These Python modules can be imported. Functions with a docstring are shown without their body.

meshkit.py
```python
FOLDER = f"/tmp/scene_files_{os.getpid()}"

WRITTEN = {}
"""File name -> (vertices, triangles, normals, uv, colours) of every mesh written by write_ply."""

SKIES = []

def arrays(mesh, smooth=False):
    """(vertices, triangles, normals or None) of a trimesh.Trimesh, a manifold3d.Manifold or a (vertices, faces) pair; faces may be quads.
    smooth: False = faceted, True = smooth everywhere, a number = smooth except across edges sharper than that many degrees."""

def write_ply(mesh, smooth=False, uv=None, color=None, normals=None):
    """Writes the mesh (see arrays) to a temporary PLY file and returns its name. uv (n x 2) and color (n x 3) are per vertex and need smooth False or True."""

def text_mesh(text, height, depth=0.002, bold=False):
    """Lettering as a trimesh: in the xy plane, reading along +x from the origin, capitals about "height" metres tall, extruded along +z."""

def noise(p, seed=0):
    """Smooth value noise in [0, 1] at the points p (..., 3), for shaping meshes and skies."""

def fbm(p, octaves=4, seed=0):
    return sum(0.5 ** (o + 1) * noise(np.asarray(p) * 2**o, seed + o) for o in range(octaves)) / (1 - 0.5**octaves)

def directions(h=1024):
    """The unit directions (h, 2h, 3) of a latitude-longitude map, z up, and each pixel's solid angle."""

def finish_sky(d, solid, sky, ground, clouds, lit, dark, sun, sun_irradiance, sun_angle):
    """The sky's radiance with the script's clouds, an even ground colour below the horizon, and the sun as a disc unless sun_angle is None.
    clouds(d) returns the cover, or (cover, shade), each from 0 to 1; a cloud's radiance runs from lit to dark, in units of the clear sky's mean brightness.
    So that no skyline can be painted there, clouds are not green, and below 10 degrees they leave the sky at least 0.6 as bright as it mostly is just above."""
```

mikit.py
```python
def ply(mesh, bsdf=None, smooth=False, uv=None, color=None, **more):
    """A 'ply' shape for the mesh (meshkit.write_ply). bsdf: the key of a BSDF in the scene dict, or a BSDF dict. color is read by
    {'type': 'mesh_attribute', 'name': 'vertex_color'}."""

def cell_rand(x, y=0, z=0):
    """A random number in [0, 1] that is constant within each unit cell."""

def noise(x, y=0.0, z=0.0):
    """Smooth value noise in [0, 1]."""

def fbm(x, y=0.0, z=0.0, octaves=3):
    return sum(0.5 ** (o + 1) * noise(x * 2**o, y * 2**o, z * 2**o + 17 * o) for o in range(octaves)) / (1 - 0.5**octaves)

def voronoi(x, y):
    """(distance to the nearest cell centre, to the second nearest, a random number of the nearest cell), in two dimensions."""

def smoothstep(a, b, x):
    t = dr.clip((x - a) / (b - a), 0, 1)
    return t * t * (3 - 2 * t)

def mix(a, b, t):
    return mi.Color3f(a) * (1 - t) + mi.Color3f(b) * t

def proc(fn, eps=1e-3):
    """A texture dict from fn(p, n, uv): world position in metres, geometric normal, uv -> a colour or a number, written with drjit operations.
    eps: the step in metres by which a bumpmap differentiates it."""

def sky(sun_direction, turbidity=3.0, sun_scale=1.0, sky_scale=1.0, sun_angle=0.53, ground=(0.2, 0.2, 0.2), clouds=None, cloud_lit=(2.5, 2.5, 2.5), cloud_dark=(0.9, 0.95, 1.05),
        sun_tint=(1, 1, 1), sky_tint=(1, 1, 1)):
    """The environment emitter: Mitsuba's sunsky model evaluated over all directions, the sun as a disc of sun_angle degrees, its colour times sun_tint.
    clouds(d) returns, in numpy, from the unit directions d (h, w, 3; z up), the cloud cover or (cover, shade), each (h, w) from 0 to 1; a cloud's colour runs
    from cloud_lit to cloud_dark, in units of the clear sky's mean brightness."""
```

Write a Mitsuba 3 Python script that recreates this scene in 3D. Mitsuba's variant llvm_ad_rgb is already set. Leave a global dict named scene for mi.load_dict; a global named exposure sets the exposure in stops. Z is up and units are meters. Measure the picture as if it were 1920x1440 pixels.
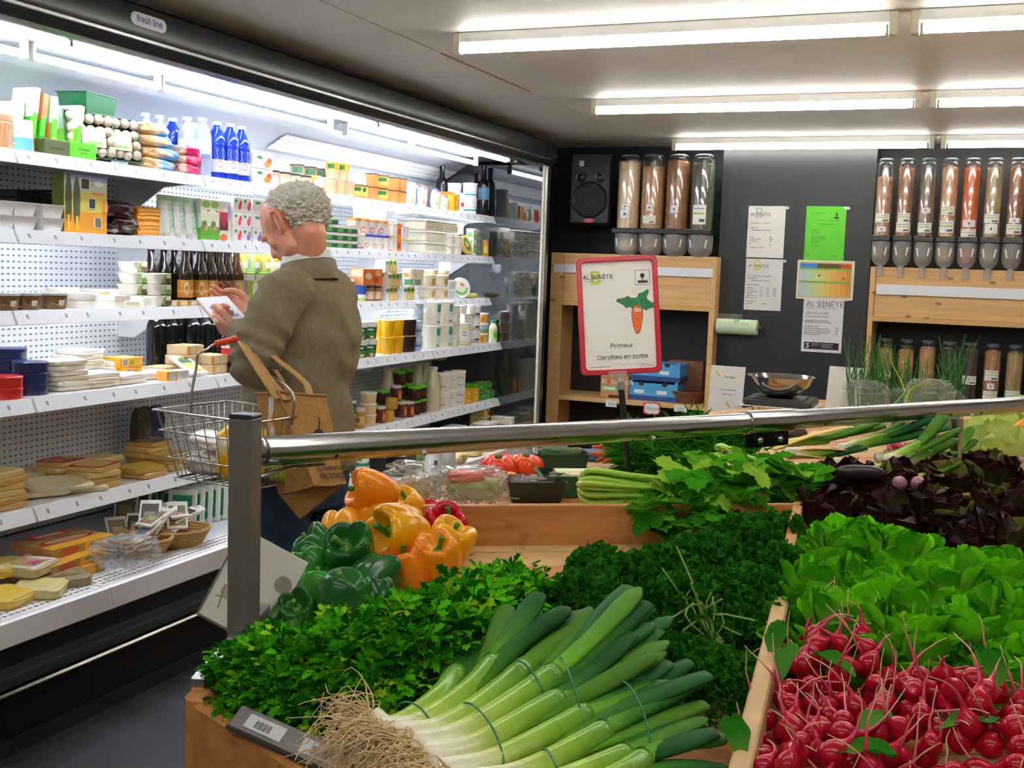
import math, random
import numpy as np, trimesh, shapely
import shapely.geometry as sg, shapely.affinity
import mitsuba as mi, drjit as dr
import mikit, meshkit
from mikit import noise, fbm, smoothstep, mix, cell_rand, voronoi

T = mi.ScalarTransform4f
PI = math.pi
scene, labels = {}, {}

# ---------------------------------------------------------------- camera, lamps, exposure
exposure = 1.45
CAM = (0.0, 0.0, 1.42)
scene['camera'] = {'type': 'perspective', 'fov': 48.785, 'fov_axis': 'x', 'near_clip': 0.05, 'far_clip': 60.0,
                   'to_world': T().look_at(origin=CAM, target=(-.375, .92146, 1.42 - .10147), up=(-.06999, .08101, .99425))}
CEIL_L = (10.5, 10.2, 9.5)      # ceiling tubes
FRIDGE_L = (9.5, 9.8, 10.4)    # tubes under the fridge canopy
SHELF_L = (9.0, 9.3, 9.9)       # slim lamps under the shelf fronts
TUBE_Y = (3.77, 5.34, 6.92, 2.2, .62, -.95)   # rows of ceiling tubes, the last three overhead and behind the camera
CEIL_Z = 2.255

# ---------------------------------------------------------------- helpers
def lin(h):
    c = np.array([int(h[i:i + 2], 16) for i in (0, 2, 4)]) / 255.
    return np.where(c < .04045, c / 12.92, ((c + .055) / 1.055) ** 2.4)

def mat(h, rough=.5, metal=0., spec=.5, coat=0.):
    """a plain paint: its colour goes into the vertices, so that all paints of one gloss share a BSDF"""
    rough = min((.08, .14, .25, .35, .48, .65), key=lambda v: abs(v - rough)); metal = 0. if metal < .3 else 1.
    return 'paint|%s|%.2f|%.0f' % (h, rough, metal)
# Mitsuba joins meshes of one BSDF unless they carry vertex attributes: so a face's own colour is packed into its uv (sRGB bytes: u = r + 256 g, v = b)
def pack(c):
    c = np.clip(np.asarray(c, float), 0, 1); c = np.where(c < .0031308, c * 12.92, 1.055 * c ** (1 / 2.4) - .055); c = np.round(c * 255)
    return np.stack([c[:, 0] + 256 * c[:, 1], c[:, 2]], 1)
def unpack(p, n, uv):
    a = dr.floor(uv.x + .5); g = dr.floor(a / 256); c = [(a - 256 * g) / 255, g / 255, uv.y / 255]
    return mi.Color3f(*[dr.select(x < .04045, x / 12.92, dr.power((dr.maximum(x, .04) + .055) / 1.055, 2.4)) for x in c])
OWN = mikit.proc(unpack)
_paint = {}
def painted(d, material):
    _, h, rough, metal = material.split('|')
    key = 'paint_%s_%s' % (rough.replace('.', ''), metal)
    if key not in scene:
        scene[key] = {'type': 'twosided', 'b': {'type': 'principled', 'base_color': OWN, 'roughness': float(rough), 'metallic': float(metal), 'specular': .5}}
    k = (d['filename'], h)
    if k not in _paint:
        v, f, n, uv, c = meshkit.WRITTEN[d['filename']]
        _paint[k] = meshkit.write_ply((v, f), False, np.repeat(pack(lin(h)[None]), len(v), 0), normals=n)
    return dict(d, filename=_paint[k]), key

def procmat(key, fn, rough=.6, spec=.4, bump=None, bscale=.001, eps=.002):
    d = {'type': 'principled', 'base_color': mikit.proc(fn), 'roughness': rough, 'specular': spec}
    if bump is not None:
        d = {'type': 'bumpmap', 'arbitrary': mikit.proc(bump, eps=eps), 'scale': bscale, 'bsdf': d}
    scene[key] = {'type': 'twosided', 'b': d}
    return key

def vcol(key, rough=.5, spec=.5, coat=0., thin=0.):
    key = 'own_colour_' + key
    if thin:
        d = {'type': 'principledthin', 'base_color': OWN, 'roughness': rough, 'diff_trans': thin, 'spec_trans': 0.0, 'eta': 1.22}
        scene[key] = d
    else:
        d = {'type': 'principled', 'base_color': OWN, 'roughness': rough, 'specular': spec}
        if coat: d.update(clearcoat=coat, clearcoat_gloss=.95)
        scene[key] = {'type': 'twosided', 'b': d}
    return key
VC = vcol('print_matte', .5)
VCG = vcol('print_gloss', .28, .5)
LEAF = vcol('leaf', .36, thin=.5)
SKIN = vcol('produce_skin', .20, .36)
CLEAR = 'clear_plastic'
scene[CLEAR] = {'type': 'blendbsdf', 'weight': .03, 'a': {'type': 'thindielectric', 'int_ior': 1.45}, 'b': {'type': 'twosided', 'c': {'type': 'roughconductor', 'alpha': .05, 'specular_reflectance': {'type': 'rgb', 'value': [.95, .95, .95]}}}}
FILM = 'clear_film'
scene[FILM] = {'type': 'blendbsdf', 'weight': .13, 'a': {'type': 'thindielectric', 'int_ior': 1.5}, 'b': {'type': 'twosided', 'c': {'type': 'principled', 'base_color': {'type': 'rgb', 'value': [.8, .82, .8]}, 'roughness': .18, 'specular': .9}}}
FROST = 'frosted_plastic'
scene[FROST] = {'type': 'blendbsdf', 'weight': .30, 'a': {'type': 'thindielectric', 'int_ior': 1.5}, 'b': {'type': 'twosided', 'c': {'type': 'principled', 'base_color': {'type': 'rgb', 'value': [.75, .76, .74]}, 'roughness': .25}}}

# --- meshes are (V, F[, C]) tuples
def nrm(v): v = np.asarray(v, float); return v / max(np.linalg.norm(v), 1e-12)
def tri(f):
    f = np.asarray(f, int)
    return np.vstack([f[:, [0, 1, 2]], f[:, [0, 2, 3]]]) if f.shape[1] == 4 else f
def join(ms):
    V, F, C, n, col = [], [], [], 0, any(len(m) > 2 for m in ms)
    for m in ms:
        V.append(np.asarray(m[0], float)); F.append(tri(m[1]) + n); n += len(m[0])
        if col: C.append(np.asarray(m[2]) if len(m) > 2 else np.ones((len(m[0]), 3)))
    return (np.vstack(V), np.vstack(F), np.vstack(C)) if col else (np.vstack(V), np.vstack(F))
def tm(m): return (np.asarray(m.vertices), np.asarray(m.faces))
def mv(m, t=(0, 0, 0), rz=0, rx=0, ry=0, s=1.):
    R = rot(rz, rx, ry)
    return ((np.asarray(m[0]) * s) @ R.T + np.asarray(t, float),) + tuple(m[1:])
def rot(rz=0, rx=0, ry=0):
    a, b, c = np.radians([rz, rx, ry])
    Z = np.array([[np.cos(a), -np.sin(a), 0], [np.sin(a), np.cos(a), 0], [0, 0, 1]])
    X = np.array([[1, 0, 0], [0, np.cos(b), -np.sin(b)], [0, np.sin(b), np.cos(b)]])
    Y = np.array([[np.cos(c), 0, np.sin(c)], [0, 1, 0], [-np.sin(c), 0, np.cos(c)]])
    return Z @ X @ Y
def colr(m, h):
    c = lin(h) if isinstance(h, str) else np.asarray(h)
    return (m[0], m[1], np.broadcast_to(c, (len(m[0]), 3)).copy())
_BOXF = None
def bx(x0, y0, z0, x1, y1, z1, b=.0015):
    global _BOXF
    lo, hi = np.minimum((x0, y0, z0), (x1, y1, z1)), np.maximum((x0, y0, z0), (x1, y1, z1))
    b = min(b, .3 * float((hi - lo).min()))
    V = []
    for sx in (0, 1):
        for sy in (0, 1):
            for sz in (0, 1):
                p = np.where((sx, sy, sz), hi, lo); s = np.where((sx, sy, sz), -1, 1) * b
                for k in range(3):
                    q = p + s; q[k] = p[k]; V.append(q)
    if _BOXF is None:
        W = []
        for sx in (0, 1):
            for sy in (0, 1):
                for sz in (0, 1):
                    for k in range(3):
                        q = np.array([sx, sy, sz], float) + np.where((sx, sy, sz), -1, 1) * .2; q[k] = (sx, sy, sz)[k]; W.append(q)
        W = np.array(W); h = shapely and trimesh.Trimesh(W, process=False).convex_hull
        idx = [int(np.argmin(np.abs(W - v).sum(1))) for v in h.vertices]
        _BOXF = np.array([[idx[i] for i in f] for f in h.faces])
    return (np.array(V), _BOXF)
def cbox(c, w, d, h, b=.0015):   # centred in x, y; standing on z
    return bx(c[0] - w / 2, c[1] - d / 2, c[2], c[0] + w / 2, c[1] + d / 2, c[2] + h, b)
def lathe(prof, n=20, a0=0, a1=360):
    full = abs(a1 - a0) >= 360
    m = n if full else n + 1
    a = np.radians(a0 + (a1 - a0) * np.arange(m) / n)
    p = np.asarray(prof, float)
    V = np.stack([p[:, None, 0] * np.cos(a), p[:, None, 0] * np.sin(a), np.repeat(p[:, 1:2], m, 1)], -1).reshape(-1, 3)
    i, j = np.meshgrid(np.arange(len(p) - 1), np.arange(n), indexing='ij'); j2 = (j + 1) % m
    F = np.stack([i * m + j, i * m + j2, (i + 1) * m + j2, (i + 1) * m + j], -1).reshape(-1, 4)
    return (V, tri(F))
def frames(P):
    P = np.asarray(P, float); t = np.gradient(P, axis=0); t /= np.linalg.norm(t, axis=1, keepdims=True) + 1e-12
    n = np.cross(t[0], (0, 0, 1) if abs(t[0][2]) < .9 else (1, 0, 0)); n /= np.linalg.norm(n)
    N = [n]
    for k in range(1, len(P)):
        n = n - t[k] * (n @ t[k]); n /= np.linalg.norm(n) + 1e-12; N.append(n)
    N = np.array(N); return t, N, np.cross(t, N)
def tube(P, r, n=8, caps=True, sq=1., cols=None):
    """sweep of a circle (flattened by sq) along the points P with radius r (number or list)"""
    P = np.asarray(P, float); t, N, B = frames(P); r = np.broadcast_to(np.asarray(r, float), (len(P),))
    a = np.arange(n) * 2 * PI / n
    V = P[:, None] + r[:, None, None] * (np.cos(a)[None, :, None] * N[:, None] + sq * np.sin(a)[None, :, None] * B[:, None])
    V = V.reshape(-1, 3); m = len(P)
    i, j = np.meshgrid(np.arange(m - 1), np.arange(n), indexing='ij')
    F = tri(np.stack([i * n + j, i * n + (j + 1) % n, (i + 1) * n + (j + 1) % n, (i + 1) * n + j], -1).reshape(-1, 4))
    C = None if cols is None else np.repeat(np.asarray(cols), n, 0)
    if caps:
        V = np.vstack([V, P[:1], P[-1:]]); k = len(V) - 2
        F = np.vstack([F, [[k, (j + 1) % n, j] for j in range(n)], [[k + 1, (m - 1) * n + j, (m - 1) * n + (j + 1) % n] for j in range(n)]])
        if C is not None: C = np.vstack([C, C[:1], C[-1:]])
    return (V, F) if C is None else (V, F, C)
def rail(pts, r, n=8, k=6, **kw):   # smooth curve through points
    return tube(smooth(pts, k), r if np.isscalar(r) else np.interp(np.linspace(0, 1, (len(pts) - 1) * k + 1), np.linspace(0, 1, len(r)), r), n, **kw)
def smooth(pts, k=6):
    P = np.asarray(pts, float); Q = np.vstack([2 * P[0] - P[1], P, 2 * P[-1] - P[-2]]); out = []
    for i in range(1, len(Q) - 2):
        for t in np.arange(k) / k:
            a, b, c, d = Q[i - 1:i + 3]
            out.append(.5 * (2 * b + (c - a) * t + (2 * a - 5 * b + 4 * c - d) * t * t + (3 * b - a - 3 * c + d) * t ** 3))
    return np.vstack(out + [P[-1]])
def extr(poly, h):   # shapely polygon extruded along z
    gs = getattr(poly, 'geoms', [poly])
    return join([tm(trimesh.creation.extrude_polygon(g, h, engine='earcut')) for g in gs])
def plane_map(m, o, u, v, w=None):   # local x, y, z -> o + u x + v y + w z
    u, v = np.asarray(u, float), np.asarray(v, float); w = np.cross(u, v) if w is None else np.asarray(w, float)
    p = np.asarray(m[0]); return (np.asarray(o) + p[:, :1] * u + p[:, 1:2] * v + p[:, 2:3] * w,) + tuple(m[1:])
def rrect(w, h, r):
    return sg.box(-w / 2 + r, -h / 2 + r, w / 2 - r, h / 2 - r).buffer(r, quad_segs=4)
_txt = {}
def text(s, h, bold=False, depth=.0006):
    k = (s, bold)
    if k not in _txt: _txt[k] = tm(meshkit.text_mesh(s, 1., depth=1., bold=bold))
    v = _txt[k][0] * np.array([h, h, depth])
    return (v, _txt[k][1])

# --- scene entries
_count = {}
def numbered(k):
    n = _count.get(k, 0); _count[k] = n + 1
    return k if n == 0 else '%s_%03d' % (k, n)
def base(m, smooth_=False):
    """the shape dict of a mesh, to be shared by copies"""
    if len(m) > 2:
        v, f, n = meshkit.arrays((m[0], m[1]), bool(smooth_)); i = f.ravel()
        path = meshkit.write_ply((v[i], np.arange(len(i)).reshape(-1, 3)), False, np.repeat(pack(np.asarray(m[2])[f].mean(1)), 3, 0), normals=None if n is None else n[i])
        return {'type': 'ply', 'filename': path, 'face_normals': n is None}
    return mikit.ply((m[0], m[1]), None, smooth=smooth_)
def isbase(m): return isinstance(m, dict)
def put(key, m, material, M=None, sm=False, **more):
    d = dict(m) if isbase(m) else dict(base(m, sm))
    if material.startswith('paint|'): d, material = painted(d, material)
    d['bsdf'] = {'type': 'ref', 'id': material}
    if M is not None: d['to_world'] = M
    d.update(more); scene[key] = d
    return key
def thing(name, label, cat, group=None, kind=None):
    k = numbered(name); labels[k] = {'label': label, 'category': cat}
    if group: labels[k]['group'] = group
    if kind: labels[k]['kind'] = kind
    return k
def part(parent, name, m, material, M=None, sm=False, label=None, kind=None, **more):
    k = numbered(parent + '__' + name); put(k, m, material, M, sm, **more)
    if label or kind: labels[k] = {}
    if label: labels[k]['label'] = label
    if kind: labels[k]['kind'] = kind
    return k
def solo(name, m, material, label, cat, group=None, kind=None, M=None, sm=False, **more):
    k = thing(name, label, cat, group, kind); put(k, m, material, M, sm, **more); return k
def struct(name, m, material, label=None, sm=False, **more):
    labels[name] = {'kind': 'structure'}
    if label: labels[name]['label'] = label
    put(name, m, material, None, sm, **more); return name
def place(x, y, z, rz=0, rx=0, ry=0, s=1.):
    M = np.eye(4); M[:3, :3] = rot(rz, rx, ry) * s; M[:3, 3] = (x, y, z)
    return T(M.tolist())
def frame_M(o, X, Y, Z):
    M = np.eye(4); M[:3, 0], M[:3, 1], M[:3, 2], M[:3, 3] = X, Y, Z, o
    return T(M.tolist())
_pend = []
def proto(parts): return [(n, base(m, s), mt) for n, m, mt, s in parts]
def inst(pr, name, desc, cat, xyz, where, group=None, rz=0, rx=0, ry=0, s=1., exact=False):
    """one copy of a prototype (list of part name, shape, material); a list of one is a plain object. The label gets its place when all stand."""
    k = numbered(name); M = place(*xyz, rz, rx, ry, s)
    for n, b, mt in pr:
        if len(pr) == 1: put(k, b, mt, M)
        else: part(k, n, b, mt, M)
    labels[k] = {'label': desc + ('' if not where else ' ' + where), 'category': cat}
    if group: labels[k]['group'] = group
    if not exact: _pend.append((k, desc, where, xyz))
    return k
_ORD = 'first second third fourth fifth sixth seventh eighth ninth tenth eleventh twelfth'.split()
def settle_labels():
    """tell alike things apart by column (left to right along the shelf), level and depth"""
    by = {}
    for r in _pend: by.setdefault((r[1], r[2]), []).append(r)
    for (desc, where), rs in by.items():
        if len(rs) < 2: continue
        sx = lambda p: math.atan2(p[0] - CAM[0], p[1] - CAM[1])
        rs.sort(key=lambda r: sx(r[3])); cols = []
        for r in rs:
            for c in cols:
                if math.hypot(r[3][0] - c[0][3][0], r[3][1] - c[0][3][1]) < .03: c.append(r); break
            else: cols.append([r])
        for i, c in enumerate(cols):
            n = len(cols)
            col = '' if n == 1 else ('left' if i == 0 else 'right') + ' one' if n == 2 else 'leftmost' if i == 0 else 'rightmost' if i == n - 1 else 'middle' if n == 3 else (_ORD[i] + ' from left' if i < n / 2 else _ORD[n - 1 - i] + ' from right')
            c.sort(key=lambda r: -r[3][2])
            for j, r in enumerate(c):
                m = len(c); lv = '' if m == 1 else ('upper', 'lower')[j] if m == 2 else ('top', 'middle', 'bottom')[j] if m == 3 else 'topmost' if j == 0 else 'lowest' if j == m - 1 else _ORD[j] + ' down'
                tag = ', '.join(x for x in (lv, col) if x)
                labels[r[0]]['label'] = ('%s %s, %s' % (desc, where, tag)).replace('  ', ' ')

# ---------------------------------------------------------------- the setting
def ceil_col(p, n, uv):
    return mix((.50, .478, .435), (.56, .54, .50), fbm(p.x * 1.2, p.y * 1.2, 0., 3))
procmat('ceiling_paint', ceil_col, .55, .35, bump=lambda p, n, uv: fbm(p.x * 2.2, p.y * 3.2, 0., 4), bscale=.012, eps=.004)
wall_dark = procmat('dark_wall', lambda p, n, uv: mix((.0042, .005, .0064), (.0066, .0078, .0096), fbm(p.x * 3, p.y * 3, p.z * 3, 3)), .55, .4)
panel_dark = procmat('dark_panel', lambda p, n, uv: mix((.0065, .0085, .0115), (.009, .0115, .0155), fbm(p.x * 6, p.y * 6, p.z * 6, 3)), .42, .5)
floor_mat = procmat('floor_covering', lambda p, n, uv: mix((.0035, .0042, .0055), (.014, .0165, .020), fbm(p.x * 3, p.y * 14, 0., 4)), .55, .4)
X0, X1, Y0, Y1 = -3.42, 2.6, -2.2, 7.36
struct('floor', bx(X0, Y0, -.05, X1, Y1, 0, .001), floor_mat, 'dark floor covering')
struct('ceiling', bx(X0, Y0, CEIL_Z + .012, X1, Y1, CEIL_Z + .06), mat('3a2c22', .8))
for a, b in ((X0, -2.018), (-2.012, .60), (.606, X1)):
    for c, d in ((Y0, 1.2), (1.206, Y1)):
        part('ceiling', 'ceiling_panel', bx(a, c, CEIL_Z, b, d, CEIL_Z + .012, .001), 'ceiling_paint')
part('ceiling', 'joint_strip', bx(-2.020, 4.1, CEIL_Z - .003, -2.009, 5.05, CEIL_Z + .004), mat('7a5236', .7), label='brown strip of bare joint')
struct('wall_back', bx(X0, Y1, 0, X1, Y1 + .1, 2.4), wall_dark, 'dark painted back wall')
struct('wall_left', bx(X0 - .1, Y0, 0, X0, Y1, 2.4), mat('cfcdc6', .7))
struct('wall_right', bx(X1, Y0, 0, X1 + .1, Y1, 2.4), mat('bdbab2', .7))
struct('wall_front', bx(X0, Y0 - .1, 0, X1, Y0, 2.4), mat('c4c2ba', .7))
struct('wall_panel', bx(-1.512, 7.06, .02, -.598, Y1, 2.235, .002), panel_dark, 'blue-black notice panel between the two wooden units')
# the ceiling tubes: batten, tube, two end caps
cream = mat('d8d0bc', .45)
_n = 0
for r, y in enumerate(TUBE_Y):
    for c, (a, b) in enumerate(((-1.80, -.285), (-.245, 1.27))):
        zc = CEIL_Z - .055
        where = ('nearest visible', 'middle', 'farthest', 'first overhead', 'second overhead', 'third overhead')[r]
        t = thing('ceiling_tube', 'lit fluorescent tube on the ceiling, %s row, %s' % (where, ('left one', 'right one cut by the frame')[c]), 'ceiling light', 'fluorescent tubes on the ceiling')
        part(t, 'batten', bx(a + .015, y - .016, CEIL_Z - .036, b - .015, y + .016, CEIL_Z - .001), mat('f4f4f2', .4))
        for e in (a + .012, b - .012):
            part(t, 'end_cap', join([bx(e - .014, y - .018, zc - .02, e + .014, y + .018, CEIL_Z - .001, .003), mv(lathe([(0, -.008), (.014, -.008), (.014, .008), (0, .008)], 14), (e, y, zc), ry=90)]), cream)
        tb = mv(lathe([(0, 0), (.014, 0), (.018, .004), (.018, b - a - .07 - .004), (.014, b - a - .07), (0, b - a - .07)], 16), (a + .035, y, zc), ry=90)
        part(t, 'tube', tb, mat('f4f4f0', .5), sm=40, emitter={'type': 'area', 'radiance': {'type': 'rgb', 'value': list(CEIL_L)}})

# ---------------------------------------------------------------- the long open refrigerated display along the left wall
SHX = {1: -2.87, 2: -2.87, 3: -2.88, 4: -2.80, 5: -2.80}
SHZ = {1: 1.745, 2: 1.492, 3: 1.229, 4: .951, 5: .592}
MODY = [1.80, 2.765, 3.715, 4.675, 5.66, 6.64]
FB = -3.275
white = mat('e6e9ee', .35)
white2 = mat('d9dde3', .45)
char_ = mat('181c21', .35)
black = mat('07080a', .5)
steel = mat('b9bab8', .3, 1.)
def perf(p, n, uv):
    u = p.y / .026; w = p.z / .0225
    fu = u - dr.floor(u) - .5; fw = w - dr.floor(w) - .5
    hole = dr.select((dr.abs(fu) < .24) & (dr.abs(fw) < .14), 1., 0.)
    return mix((.76, .80, .86), (.16, .18, .21), hole)
procmat('perforated_back', perf, .4)
def perf2(p, n, uv):
    w = p.z / .018; fw = w - dr.floor(w); u = p.y / .012; fu = u - dr.floor(u)
    return mix((.75, .77, .78), (.40, .41, .42), dr.select((fw < .35) & (fu < .6), 1., 0.))
procmat('louvre_panel', perf2, .45)
scene['dark_glass'] = {'type': 'twosided', 'b': {'type': 'plastic', 'diffuse_reflectance': {'type': 'rgb', 'value': [.010, .012, .014]}, 'int_ior': 2.0}}

FR = thing('refrigerated_display', 'long open white refrigerated display full of groceries under a charcoal canopy', 'display fridge')
ya, yb = MODY[0], MODY[-1]
part(FR, 'kick_plate', bx(FB, ya, 0, -2.53, yb + .05, .15, .004), black)
def ext_xz(poly, y0, y1): return plane_map(extr(poly, y1 - y0), (0, y1, 0), (1, 0, 0), (0, 0, 1), (0, -1, 0))
part(FR, 'lower_panel', bx(FB, ya, .15, -2.515, yb + .05, .318, .004), char_)
bump_ = ext_xz(sg.Polygon([(-2.52, .165), (-2.49, .168), (-2.473, .18), (-2.470, .195), (-2.473, .21), (-2.49, .222), (-2.52, .225)]), ya, yb + .05)
part(FR, 'bumper', bump_, mat('2e3137', .4), sm=35)
part(FR, 'chrome_strip', ext_xz(sg.Polygon([(-2.52, .150), (-2.482, .151), (-2.478, .158), (-2.482, .165), (-2.52, .165)]), ya, yb + .05), mat('cfcfc0', .3, .6))
part(FR, 'deck', bx(FB, ya, .30, -2.60, yb, .366, .003), mat('c6ccd6', .4))
for a, b in zip(MODY, MODY[1:]):
    part(FR, 'front_lip', ext_xz(sg.Polygon([(-2.505, .302), (-2.468, .302), (-2.464, .306), (-2.476, .370), (-2.486, .374), (-2.505, .372)]), a + .001, b - .001), mat('dcdce0', .35))
    W, D = b - a - .006, .118
    holes = []
    for r in range(4):
        for c in range(int(W / .0235) - 1):
            x = -W / 2 + .02 + c * .0235 + (r % 2) * .0117; y = -D / 2 + .018 + r * .027
            if x < W / 2 - .018: holes.append(sg.box(x - .008, y - .0055, x + .008, y + .0055))
    g = sg.Polygon(sg.box(-W / 2, -D / 2, W / 2, D / 2).exterior, [h.exterior.coords for h in holes])
    part(FR, 'air_grille', plane_map(extr(g, .003), (-2.549, (a + b) / 2, .366), (0, 1, 0), (-1, 0, 0), (0, 0, 1)), mat('e4e4e6', .35))
    part(FR, 'back_panel', bx(FB - .015, a + .001, .37, FB, b - .001, 1.93, .001), 'perforated_back')
part(FR, 'air_duct', bx(-2.60, ya, .30, -2.505, yb, .345, .002), mat('17181a', .7))
up = ext_xz(sg.Polygon([(FB - .02, 1.93), (FB, 1.93), (FB + .01, 1.95), (-3.08, 2.055), (-3.04, 2.085), (-3.04, 2.115), (-3.3, 2.115)]), ya, yb)
part(FR, 'upper_back', up, mat('a2a8b0', .48))
part(FR, 'canopy_underside', ext_xz(sg.Polygon([(-3.04, 2.085), (-2.58, 2.100), (-2.58, 2.115), (-3.04, 2.115)]), ya, yb), mat('5a5f66', .48))
part(FR, 'louvre_panel', plane_map(bx(0, 0, 0, 1.94, .125, .004, .001), (FB + .045, 6.62, 1.962), (0, -1, 0), nrm((.165, 0, .095)), nrm((.095, 0, -.165))), 'louvre_panel', label='perforated slanted air outlet panel')
fas = [(-2.60, 2.062), (-2.545, 2.058), (-2.520, 2.066), (-2.508, 2.085), (-2.500, 2.09), (-2.494, 2.10), (-2.500, 2.106), (-2.492, 2.125), (-2.492, 2.17), (-2.500, 2.198), (-2.525, 2.215), (-2.60, 2.215)]
part(FR, 'canopy', ext_xz(sg.Polygon(fas), ya, yb + .10), char_, sm=35)
part(FR, 'canopy_top', bx(FB - .02, ya, 2.115, -2.59, yb + .05, 2.20, .003), black)
part(FR, 'canopy_strip', ext_xz(sg.Polygon([(-2.503, 2.094), (-2.490, 2.096), (-2.490, 2.104), (-2.503, 2.106)]), ya, yb), mat('c8cacc', .22, 1.), label='bright metal trim line')
bp = plane_map(extr(rrect(.165, .042, .02), .004), (-2.492,2.957,2.158), (0, 1, 0), (0, 0, 1), (1, 0, 0))
bpk = part(FR, 'brand_plate', bp, mat('c3c6cc', .4), label='small pale brand plate with blue lettering')
o = np.array((-2.492,2.957,2.158))
part(bpk, 'lettering', plane_map(text('fresh line', .020, True), o + (.004, -.058, -.007), (0, 1, 0), (0, 0, 1), (1, 0, 0)), mat('46558c', .5))
# end panel: dark glass with a pale front trim
part(FR, 'end_panel', bx(FB - .02, yb, .30, -2.545, yb + .045, 2.07, .002), 'dark_glass', label='dark mirroring end panel of glass')
part(FR, 'end_trim', bx(-2.545, yb - .004, .30, -2.528, yb + .05, 2.068, .003), mat('d6d2bd', .4))
part(FR, 'end_trim', bx(-2.527, yb - .002, .30, -2.508, yb + .05, 2.062, .003), mat('8a8984', .35, .7))
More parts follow.
